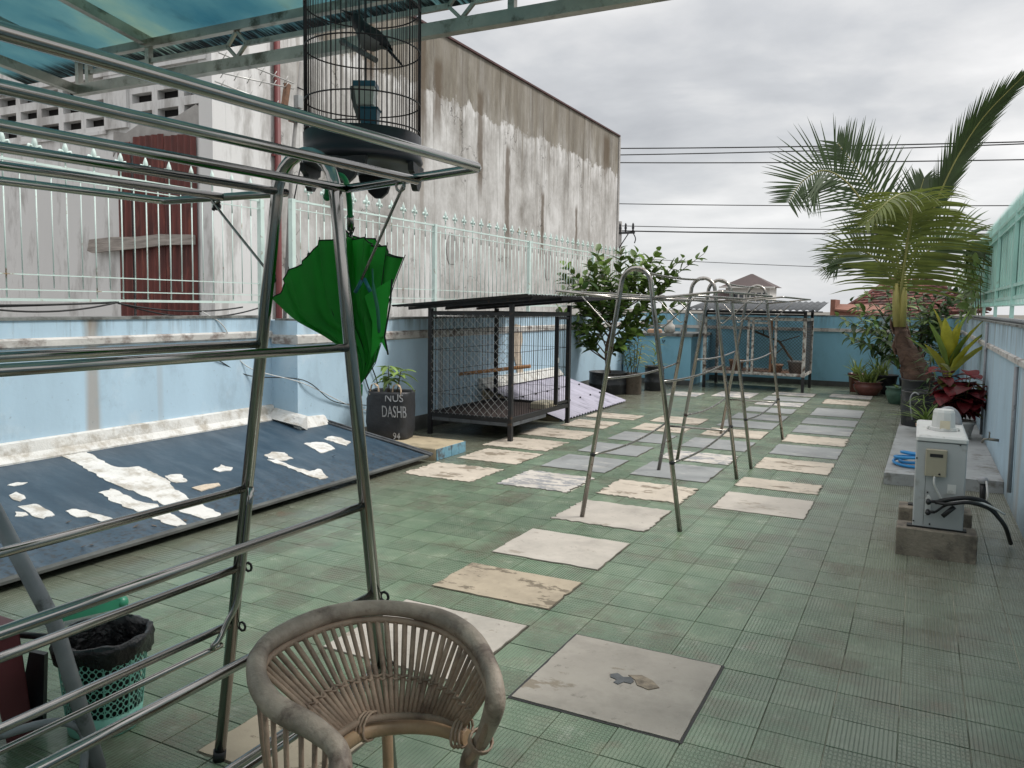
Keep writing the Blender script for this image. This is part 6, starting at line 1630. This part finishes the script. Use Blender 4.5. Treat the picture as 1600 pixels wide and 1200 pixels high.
for p, q, r_ in (((0.0, 9.95, .12), (-.03, 9.93, .5), .3), ):
    b = MB(); b.tube(bez([(-0.03, 10.4, 0.22), (-0.06, 10.38, 0.46), (-0.02, 10.36, 0.54), (0.03, 10.36, 0.52)], 14), 0.009, 6); solo('grey_tube', b, M['duct'], 'thin bent grey tube standing by the black drum with the grassy plant', 'tube', loc=(-0.03, 10.4, 0.2))
t = pot(0.44, 10.0, 0.1, 0.15, 0.20, 'whitepot', 'dark red coleus with large leaves in a dirty white pot behind the air conditioner')
cl_ = leafmesh('leaf', M['leaf_red'], L=0.19, Wd=0.175, droop=0.55, fold=.08, prof=((0, 0.25), (0.12, 0.85), (0.35, 1.0), (0.62, 0.86), (0.85, 0.5), (1.0, 0.03))); cg = leafmesh('leaf', M['leaf_rim'], L=0.16, Wd=0.12, droop=0.3)
for k in range(13):
    a = k * 2.4; e = V((0.41 + rv(.12, .30) * math.cos(a), 9.95 + rv(.1, .2) * math.sin(a), rv(.60, 1.02))); b = MB(); b.tube([(0.44, 10.0, .28), e], [.008, .004], 5); part(t, 'stem', b, M['leaf_rim'])
    for q in range(9):
        a2 = q * 2.4 + k; el = rv(-.5, .5); f = .35 + .65 * q / 8
        inst(t, 'leaf', cl_ if (q + k) % 5 else cg, Matrix.Translation(V((0.44, 10.0, .28)).lerp(e, f)) @ frame((math.cos(a2) * math.cos(el), math.sin(a2) * math.cos(el) - .25, math.sin(el))) @ Matrix.Scale(rv(.75, 1.2), 4))
t = pot(0.36, 11.3, 0.1, 0.15, 0.26, 'rustdrum', 'tall yellow green ti plant with sword leaves by the right wall')
ti = leafmesh('leaf', M['leaf_yel'], L=0.68, Wd=0.145, droop=0.16, fold=.3); ti2 = leafmesh('leaf', M['leaf_lit'], L=0.66, Wd=0.12, droop=0.15, fold=.3)
b = MB(); b.tube([(0.36, 11.3, .33), (0.33, 11.3, .80)], [.02, .014], 7); part(t, 'stem', b, M['bark'])
for dx, dz, k in ((-.62, .75, 0), (-.26, 1.0, 0), (-.10, 1.0, 1), (.22, 1.0, 0), (.36, 1.0, 1), (.52, .9, 0), (.08, .8, 1), (-.05, .7, 1), (-.25, .55, 1), (.4, .6, 1), (.15, 1.1, 0), (-.2, .9, 0), (.3, .8, 1), (.02, 1.0, 1)):
    inst(t, 'leaf', (ti if k else ti2), Matrix.Translation((0.335 + dx * .05, 11.3 + rv(-.05, .05), .72 + rv(-.1, .1))) @ frame((dx, rv(-.35, .1), dz)) @ Matrix.Scale(rv(.9, 1.2), 4))
for dx, dy, n_ in ((-.12, .15, 16), (.02, .1, 14)):     # dark narrow croton beside it
    pass
t = thing('potted_plant', (0.05, 11.9, 0.1), 'dark narrow leaved plant standing between the palm trunk and the yellow ti plant', 'potted plant')
b = MB(); b.tube([(0.16, 11.8, .1), (0.14, 11.8, 1.05)], [.012, .006], 6); part(t, 'stem', b, M['bark'])
dkl = leafmesh('leaf', M['leaf_dark'], L=0.24, Wd=0.035, droop=0.7)
for k in range(44):
    a = k * 2.4; el = rv(.0, .7); inst(t, 'leaf', dkl, Matrix.Translation((0.15, 11.8, .35 + .7 * k / 44)) @ frame((math.cos(a) * math.cos(el), math.sin(a) * math.cos(el), math.sin(el))) @ Matrix.Scale(rv(.8, 1.15), 4))

# bushy shrub in the far right corner and creeper on the fence
t = thing('corner_shrub', (-0.1, 15.6, 0), 'bushy dark green shrub behind the coconut palm in the far right corner', 'shrub')
b = MB(); b.lathe([(.2, 0), (.24, .3), (.22, .3), (.18, .26), (.001, .25)], (-0.05, 15.7, 0), 18); part(t, 'pot', b, M['drum'])
sl = leafmesh('leaf', M['leaf_mid'], L=0.20, Wd=0.075, droop=0.35); sl2 = leafmesh('leaf', M['leaf_dark'], L=0.20, Wd=0.08, droop=0.4)
ends = [(-1.25, 14.9, 1.35), (-1.15, 15.0, 1.05), (-1.05, 15.1, 1.6), (-.85, 14.9, 0.95), (-.9, 15.2, 1.85), (-.6, 15.2, 2.0), (-.75, 14.8, 1.3), (-.5, 15.0, 1.65), (-.3, 15.4, 2.05), (0, 15.5, 1.95), (.3, 15.5, 1.9), (.55, 15.3, 1.75), (.2, 15.0, 1.6), (-.1, 14.9, 1.75), (-.45, 14.8, .7), (-.15, 14.7, 1.15), (.35, 14.9, 1.3), (.5, 15.6, 2.05), (-.55, 14.7, 1.0), (.1, 14.8, 1.4), (.45, 15.0, .95), (-.95, 15.2, 1.35), (-.3, 14.9, 1.4), (.3, 15.3, 1.55), (.58, 15.9, 1.9)]
b0 = V((-0.05, 15.7, .28)); lv = []
for e in ends:
    e = V(e); mid = b0.lerp(e, .55) + V((rv(-.1, .1), 0.1, .12)); tp = twig(t, [b0, mid, e], .014, .004)
    d0 = (e - mid).normalized(); sv = d0.cross(V((0, 0, 1))).normalized(); u_ = sv.cross(d0)
    for k in range(28):
        f = .40 + .62 * k / 27; q = tp[min(len(tp) - 1, int(f * (len(tp) - 1)))] + (d0 * .05 if f > 1 else V((0, 0, 0))); a = k * 2.4
        lv.append((q, (d0 * rv(.1, .7) + sv * math.cos(a) + u_ * math.sin(a) * .5 + V((0, -.1, -.15))).normalized()))
lv.sort(key=lambda q: q[0].y); rest = MB()
for k, (q, d) in enumerate(lv):
    mw = Matrix.Translation(q) @ frame(d, (rv(-.3, .3), rv(-.5, .1), 1)) @ Matrix.Scale(rv(.7, 1.15), 4)
    if k < 300: inst(t, 'leaf', sl if rnd.random() < .55 else sl2, mw)
    else: addleaf(rest, mw, L=.2, Wd=.075, droop=.35)
part(t, 'foliage', rest, M['leaf_dark'], kind='stuff')
t = thing('creeper', (0.72, 14, 1.4), 'leafy green creeper climbing on the far end of the turquoise fence', 'creeper')
cm = leafmesh('leaf', M['leaf'], L=0.15, Wd=0.10, droop=.4); cm2 = leafmesh('leaf', M['leaf_mid'], L=0.14, Wd=0.09, droop=.4)
for s_ in range(7):
    y0 = 12.6 + s_ * .6; st = [V((0.74, y0, 1.42)), V((0.70, y0 - .1, 1.8 + rv(0, .2))), V((0.72, y0 - .3 + rv(-.2, .2), 2.15 + rv(-.1, .3)))]
    tp = twig(t, st, .008, .003)
    for k in range(24):
        q = tp[int(rv(0, .999) * len(tp))] + V((rv(-.16, .02), rv(-.22, .22), rv(-.12, .12)))
        inst(t, 'leaf', cm if k % 2 else cm2, Matrix.Translation(q) @ frame((rv(-.6, .1), rv(-1, .6), rv(-.7, .3)), (-1, -.4, .5)) @ Matrix.Scale(rv(.7, 1.2), 4))

# ------------------------------------------------------------------ air conditioner outdoor unit on blocks
for i, (y0, y1, lab) in enumerate(((5.37, 5.56, 'old concrete block under the near end of the air conditioner'), (5.93, 6.12, 'old concrete block under the far end of the air conditioner'))):
    b = MB(); b.bevbox(-0.07, 0.365, y0, y1, 0, 0.172, 0.006); solo('concrete_block', b, M['block'], lab, 'concrete block', loc=(0.15, y0, 0))
t = thing('air_conditioner', (0.152, 5.8, 0.175), 'white outdoor air conditioner unit seen from its narrow end, standing on two concrete blocks', 'air conditioner')
x0, x1, y0, y1, z0, z1 = 0.016, 0.288, 5.42, 6.20, 0.182, 0.742
b = MB(); b.bevbox(x0, x1, y0, y1, z0, z1 - 0.02, 0.006); part(t, 'casing', b, M['ac_grey'])
b = MB(); b.bevbox(x0 - .004, x1 + .004, y0 - .004, y1 + .004, z1 - 0.032, z1, 0.012); part(t, 'top_cover', b, M['ac_white'])
b = MB(); b.box(x0 - .03, x1 + .02, y0 - .01, y0 + .05, 0.173, 0.182); b.box(x0 - .03, x1 + .02, y1 - .2, y1 - .14, 0.173, 0.182); part(t, 'mounting_foot', b, M['ac_dark'])
b = MB(); b.bevbox(0.068, 0.185, y0 - .022, y0 - .001, 0.50, 0.665, 0.006); ob_ = part(t, 'terminal_cover', b, M['ac_beige'])
b = MB(); b.box(0.092, 0.162, y0 - .0245, y0 - .0225, 0.617, 0.637); part(ob_, 'grip_slot', b, M['ac_dark'])
b = MB(); b.lathe([(.006, 0), (.006, .004), (.001, .005)], (0.147, 0, 0), 10); b.v = [(x, y0 - .0225 - z, 0.515 + y) for x, y, z in b.v]; part(ob_, 'screw', b, M['ac_dark'])
b = MB(); b.box(0.074, 0.0755, y0 - .0015, y0 - .0003, z0 + .01, 0.50); b.box(x0 + .004, x1 - .004, y0 - .0015, y0 - .0003, z1 - .040, z1 - .037); part(t, 'seam', b, M['ac_dark'])
b = MB(); b.box(0.194, 0.24, y0 - .003, y0 - .0005, 0.40, 0.455); part(t, 'label_plate', b, M['ac_white'])
b = MB(); b.prism([(0.080, y0 - .004, 0.36), (0.095, y0 - .004, 0.385), (0.112, y0 - .004, 0.36), (0.112, y0 - .004, 0.255), (0.080, y0 - .004, 0.255)], (0, .003, 0)); part(t, 'valve_plate', b, M['ac_white'])
for z in (0.345, 0.28):
    b = MB(); b.tube([(0.097, y0 - .004, z), (0.097, y0 - .05, z)], .013, 8); b.tube([(0.097, y0 - .03, z), (0.135, y0 - .035, z + .005)], .009, 8); b.ball((0.097, y0 - .052, z), .016, 8, 6); part(t, 'valve', b, M['black_plastic'])
b = MB()
for x, z in ((0.022, .60), (0.022, .21), (0.09, .395), (0.11, .20), (0.25, .70)): b.lathe([(.005, 0), (.005, .004), (.001, .005)], (0, 0, 0), 8); k = len(b.v) - 24; b.v[k:] = [(x + px, y0 - .001 - pz, z + py) for px, py, pz in b.v[k:]]
part(t, 'screw', b, M['ac_dark'])
b = MB(); b.tube(bez([(0.122, y0 - .015, .50), (0.122, y0 - .03, .46), (0.138, y0 - .03, .42), (0.17, y0 - .03, .365), (0.22, y0 - .035, .355), (0.33, y0 - .02, .375), (0.42, y0 + .0, .35), (0.50, y0 + .05, .30)], 30), .0065, 7); part(t, 'white_cable', b, M['cable_white'])
for off, r_, h in ((0.0, .013, .395), (0.020, .010, .372), (-0.018, .007, .36)):
    b = MB(); b.tube(bez([(0.135, y0 - .035, .345 if off >= 0 else .285), (0.20, y0 - .06 - off, h - .02), (0.30, y0 - .05 - off, h), (0.40, y0 + .02 - off, h - .03), (0.47, y0 + .12 - off, .27), (0.53, y0 + .28, .17), (0.58, y0 + .45, .03)], 30), r_, 8); part(t, 'insulated_pipe', b, M['wire'])
b = MB(); b.tube([(0.175, y0 - .06, .27), (0.235, y0 - .06, .335)], .014, 7); part(t, 'insulated_pipe', b, M['wire'])
t = thing('plastic_container', (0.163, 5.72, 0.742), 'white upturned plastic container with yellowed tape on top of the air conditioner', 'container')
b = MB(); b.lathe([(.078, 0), (.079, .018), (.070, .022), (.064, .115), (.056, .132), (.001, .135)], (0.163, 5.72, 0.743), 10, False, .3); part(t, 'body', b, M['ac_white'])
b = MB(); b.bar((0.170, 5.647, 0.758), (0.170, 5.6515, 0.81), .056, .003, (0, -1, 0)); part(t, 'tape', b, M['tape'])
for x in (.085, .243):
    b = MB(); b.tube([(x, 5.72, .752), (x + (.012 if x > .16 else -.012), 5.72, .756)], .011, 8); part(t, 'lug', b, M['ac_white'])
b = MB(); b.tube([tuple(p) for p in arcpts((0.195, 6.05, 0.742), .062, 0, math.pi, 14, (1, .35, 0), (0, 0, 1.5))], .027, 10)
solo('grey_duct', b, M['duct'], 'bent thick grey hose arching over the back of the air conditioner top', 'hose', loc=(0.2, 6.05, 0.75))
t = thing('standpipe', (0.50, 7.12, 0), 'short capped grey pipe rising from the floor between the air conditioner and the platform', 'pipe')
b = MB(); b.tube([(0.50, 7.12, 0), (0.495, 7.12, .17)], .022, 10); part(t, 'pipe', b, M['black_plastic'])
b = MB(); b.lathe([(.034, 0), (.036, .03), (.028, .045), (.001, .048)], (0.495, 7.12, .165), 14); part(t, 'cap', b, M['duct'])
b = MB(); b.tube([(0.515, 7.09, .19), (0.53, 7.08, .08), (0.52, 7.08, 0.0)], .008, 6); part(t, 'cable', b, M['cable_white'])
t = thing('water_tap', (0.66, 8.3, 0.35), 'old metal water tap on the right wall above the platform', 'tap')
b = MB(); b.tube([(XW, 8.3, .345), (0.60, 8.3, .35)], .013, 8); b.tube([(0.61, 8.3, .35), (0.565, 8.3, .345), (0.55, 8.3, .31)], .011, 8); part(t, 'spout', b, M['brass'])
b = MB(); b.tube([(0.605, 8.3, .355), (0.605, 8.3, .405)], .007, 6); b.bar((0.605, 8.265, .407), (0.605, 8.335, .407), .01, .012); part(t, 'handle', b, M['brass'])

# ------------------------------------------------------------------ loose cables on the left wall
for k, (y0, y1, z0, z1, sag) in enumerate(((0.6, 4.2, 1.47, 1.475, .05), (1.5, 4.2, 1.475, 1.47, .03), (4.2, 5.7, 1.47, 1.43, .10), (4.2, 5.5, 1.465, 1.44, .05), (2.9, 4.2, 1.475, 1.475, .075))):
    n = 16; b = MB(); b.tube([(C1 - .08 + .006 * k, y0 + (y1 - y0) * i / n, z0 + (z1 - z0) * i / n - sag * 4 * (i / n) * (1 - i / n)) for i in range(n + 1)], .007, 5)
    solo('cable', b, M['wire'], ('black cable sagging along the foot of the near spear fence'), 'cable', 'cables slung along the near spear fence', loc=(C1 - .08, (y0 + y1) / 2, 1.45))
b = MB(); b.tube(bez([(C1 - .03, 5.0, 1.40), (C1 + .02, 5.2, 1.26), (C1 + .015, 5.45, .9), (C2 + .02, 5.85, .72), (C2 + .02, 6.5, .45), (C2 + .02, 6.9, .33)], 40), .005, 5)
solo('thin_wire', b, M['cable_white'], 'thin pale wire running down across the corner of the left wall', 'wire', loc=(C2, 5.8, .8))
b = MB(); b.tube(bez([(C1 + .015, 5.1, .98), (C1 + .015, 5.5, .80), (C2 + .025, 5.85, .75), (C2 + .02, 6.3, .5), (C2 + .02, 6.85, .40)], 36), .005, 5)
solo('thin_wire', b, M['wire'], 'thin dark wire crossing the jog of the left wall below the pale one', 'wire', loc=(C2, 5.9, .7))
for dx, lab in ((0.0, 'black cable hanging straight down the left wall behind the green umbrella'), (.10, 'black cable hanging in a loop down the left wall behind the green umbrella')):
    b = MB(); b.tube(bez([(C2 + .02, 6.72 + dx, 1.20), (C2 + .025, 6.72 + dx * 1.3, .95), (C2 + .02, 6.85 + dx * 1.8, .62), (C2 + .02, 6.98 + dx * .6, .42), (C2 + .02, 6.93 + dx * .2, .26)], 30), .007, 5)
    solo('hanging_cable', b, M['wire'], lab, 'cable', loc=(C2, 6.8, .8))

# ------------------------------------------------------------------ beyond the walls
t = thing('utility_pole', (-14.25, 40, -4.2), 'concrete utility pole with insulators just past the end of the stained building', 'utility pole')
b = MB(); b.tube([(-14.22, 40, -4.2), (-14.22, 40, 5.9)], [.17, .12], 10); part(t, 'pole', b, M['pole'])
b = MB(); b.box(-14.9, -13.35, 39.86, 39.94, 5.24, 5.34); part(t, 'crossarm', b, M['black_iron'])
for x in (-14.15, -13.85, -13.45):
    b = MB(); b.lathe([(.03, 0), (.06, .06), (.045, .12), (.075, .2), (.05, .28), (.06, .36), (.03, .45), (.001, .46)], (x, 39.9, 5.34), 10); part(t, 'insulator', b, M['black_plastic'])
b = MB(); b.tube(bez([(-13.45, 39.9, 5.3), (-13.3, 39.9, 5.0), (-13.35, 39.9, 4.75)], 8), .03, 5); b.tube([(-14.2, 39.9, 4.5), (-13.7, 39.9, 5.24)], .03, 5); part(t, 'brace', b, M['black_iron'])
for k, (za, zb, r_) in enumerate(((9.53, 8.66, .030), (9.20, 8.58, .028), (8.81, 7.93, .028), (6.70, 6.03, .022), (5.56, 4.99, .020), (5.30, 4.84, .034), (3.9, 3.18, .015))):
    xa, xb_ = -14.2, 26.0; n = 24; xs_ = -20.0
    sl_ = (zb - za) / (3.6 + 14.39); b = MB()
    b.tube([(xs_ + (xb_ - xs_) * i / n, 40.0 + .02 * k, za + sl_ * (xs_ + (xb_ - xs_) * i / n + 14.39) - .35 * 4 * (i / n) * (1 - i / n) + .28) for i in range(n + 1)], r_, 5)
    solo('power_line', b, M['wire'], ('uppermost power line across the sky', 'second power line from the top across the sky', 'third power line from the top across the sky', 'lone power line halfway up the sky', 'upper one of the two close power lines at the insulators', 'lower thicker one of the two close power lines at the insulators', 'lowest thin wire just above the distant brown roof')[k], 'power line', loc=(0, 40, za))


def hip(mb, x0, x1, y0, y1, z0, z1, inset):
    vs = [(x0, y0, z0), (x1, y0, z0), (x1, y1, z0), (x0, y1, z0), (x0 + inset, (y0 + y1) / 2, z1), (x1 - inset, (y0 + y1) / 2, z1)]
    mb.add(vs, [(0, 1, 5, 4), (1, 2, 5), (2, 3, 4, 5), (3, 0, 4), (3, 2, 1, 0)])


t = thing('house', (-11.3, 61, -4.2), 'distant house with a dark brown pyramid roof above the far wall', 'house')
b = MB(); hip(b, -13.25, -9.4, 59.4, 63.2, 3.02, 4.02, 1.85); part(t, 'roof', b, M['brownroof'])
b = MB(); b.box(-12.9, -9.75, 59.8, 62.8, 1.4, 3.02); part(t, 'upper_wall', b, M['housewall'])
b = MB(); b.box(-13.3, -9.35, 59.35, 59.5, 2.92, 3.04); part(t, 'eaves', b, M['housewall'])
b = MB(); b.box(-13.6, -9.3, 59.6, 64, -4.2, 1.4); part(t, 'lower_wall', b, M['housewall'])
b = MB(); b.prism([(-13.9, 59.0, 2.1), (-12.2, 59.0, 2.1), (-12.3, 60.2, 2.75), (-13.5, 60.2, 2.75)], (0, 0, .06)); part(t, 'porch_roof', b, M['brownroof'])
for k in range(7):
    b = MB(); b.box(-12.7 + k * .41, -12.42 + k * .41, 59.77, 59.80, 1.95, 2.6); w_ = part(t, 'window', b, M['window'])
b = MB(); b.box(-13.2, -9.5, 59.2, 59.25, 1.5, 1.56)
for k in range(24): b.box(-13.2 + k * .16, -13.17 + k * .16, 59.2, 59.24, .9, 1.5)
part(t, 'railing', b, M['housewall'])
t = thing('red_roofed_house', (-0.4, 31, -4.2), 'neighbouring house with a weathered red tiled roof behind the coconut palm', 'house')
b = MB(); b.box(-2.4, 1.5, 29.6, 33.5, -4.2, 1.3); part(t, 'wall', b, M['housewall'])
rv_ = [(-2.75, 29.2, 1.18), (1.95, 29.2, 1.50), (0.02, 31.4, 2.62), (-0.95, 31.4, 2.56)]
b = MB(); b.add([V(p) - V((0, 0, .06)) for p in rv_] + [(-2.75, 33.6, 1.18), (1.95, 33.6, 1.5)], [(0, 1, 2, 3), (1, 5, 2), (0, 3, 4), (4, 3, 2, 5)]); part(t, 'roof', b, M['redroof'])
tl = MB(); p0, p1, p2, p3 = [V(p) for p in rv_]
for r_ in range(14):
    f0, f1 = r_ / 14, (r_ + 1.12) / 14; a, c = p0.lerp(p3, f0), p1.lerp(p2, f0); a2, c2 = p0.lerp(p3, min(1, f1)), p1.lerp(p2, min(1, f1)); n = max(3, int((c - a).length / .21))
    for q in range(n):
        u0, u1 = (q + .04) / n, (q + .96) / n; j = rv(0, .02)
        lo0, lo1, hi1, hi0 = a.lerp(c, u0) + V((0, 0, .05 + j)), a.lerp(c, u1) + V((0, 0, .05 + j)), a2.lerp(c2, u1) + V((0, 0, j * .5)), a2.lerp(c2, u0) + V((0, 0, j * .5))
        tl.add([lo0, lo1, hi1, hi0, lo0 - V((0, 0, .05)), lo1 - V((0, 0, .05))], [(0, 1, 2, 3), (4, 5, 1, 0)])
part(t, 'roof_tiles', tl, M['redroof'], kind='stuff')
for a, c in ((p3, p2), (p1, p2), (p0, p3)):
    b = MB(); b.tube([a + V((0, 0, .05)), c + V((0, 0, .05))], .06, 7); part(t, 'ridge', b, M['redroof'])
t = thing('low_house', (-2.2, 27, -4.2), 'low brick outbuilding with a rusty tiled roof beyond the far wall, left of the palm', 'house')
b = MB(); b.box(-2.50, -1.75, 27.0, 28.6, -4.2, 1.42); b.box(-2.54, -2.40, 26.95, 28.6, -4.2, 1.80); part(t, 'wall', b, M['brick'])
b = MB(); b.prism([(-2.42, 26.9, 1.45), (-1.0, 26.9, 1.35), (-1.0, 28.4, 1.60), (-2.42, 28.4, 1.62)], (0, 0, .05)); part(t, 'roof', b, M['brick'])

# last settings
for o in scene.objects:
    if o.type == 'MESH' and o.data.users == 1: o.data.name = o.name
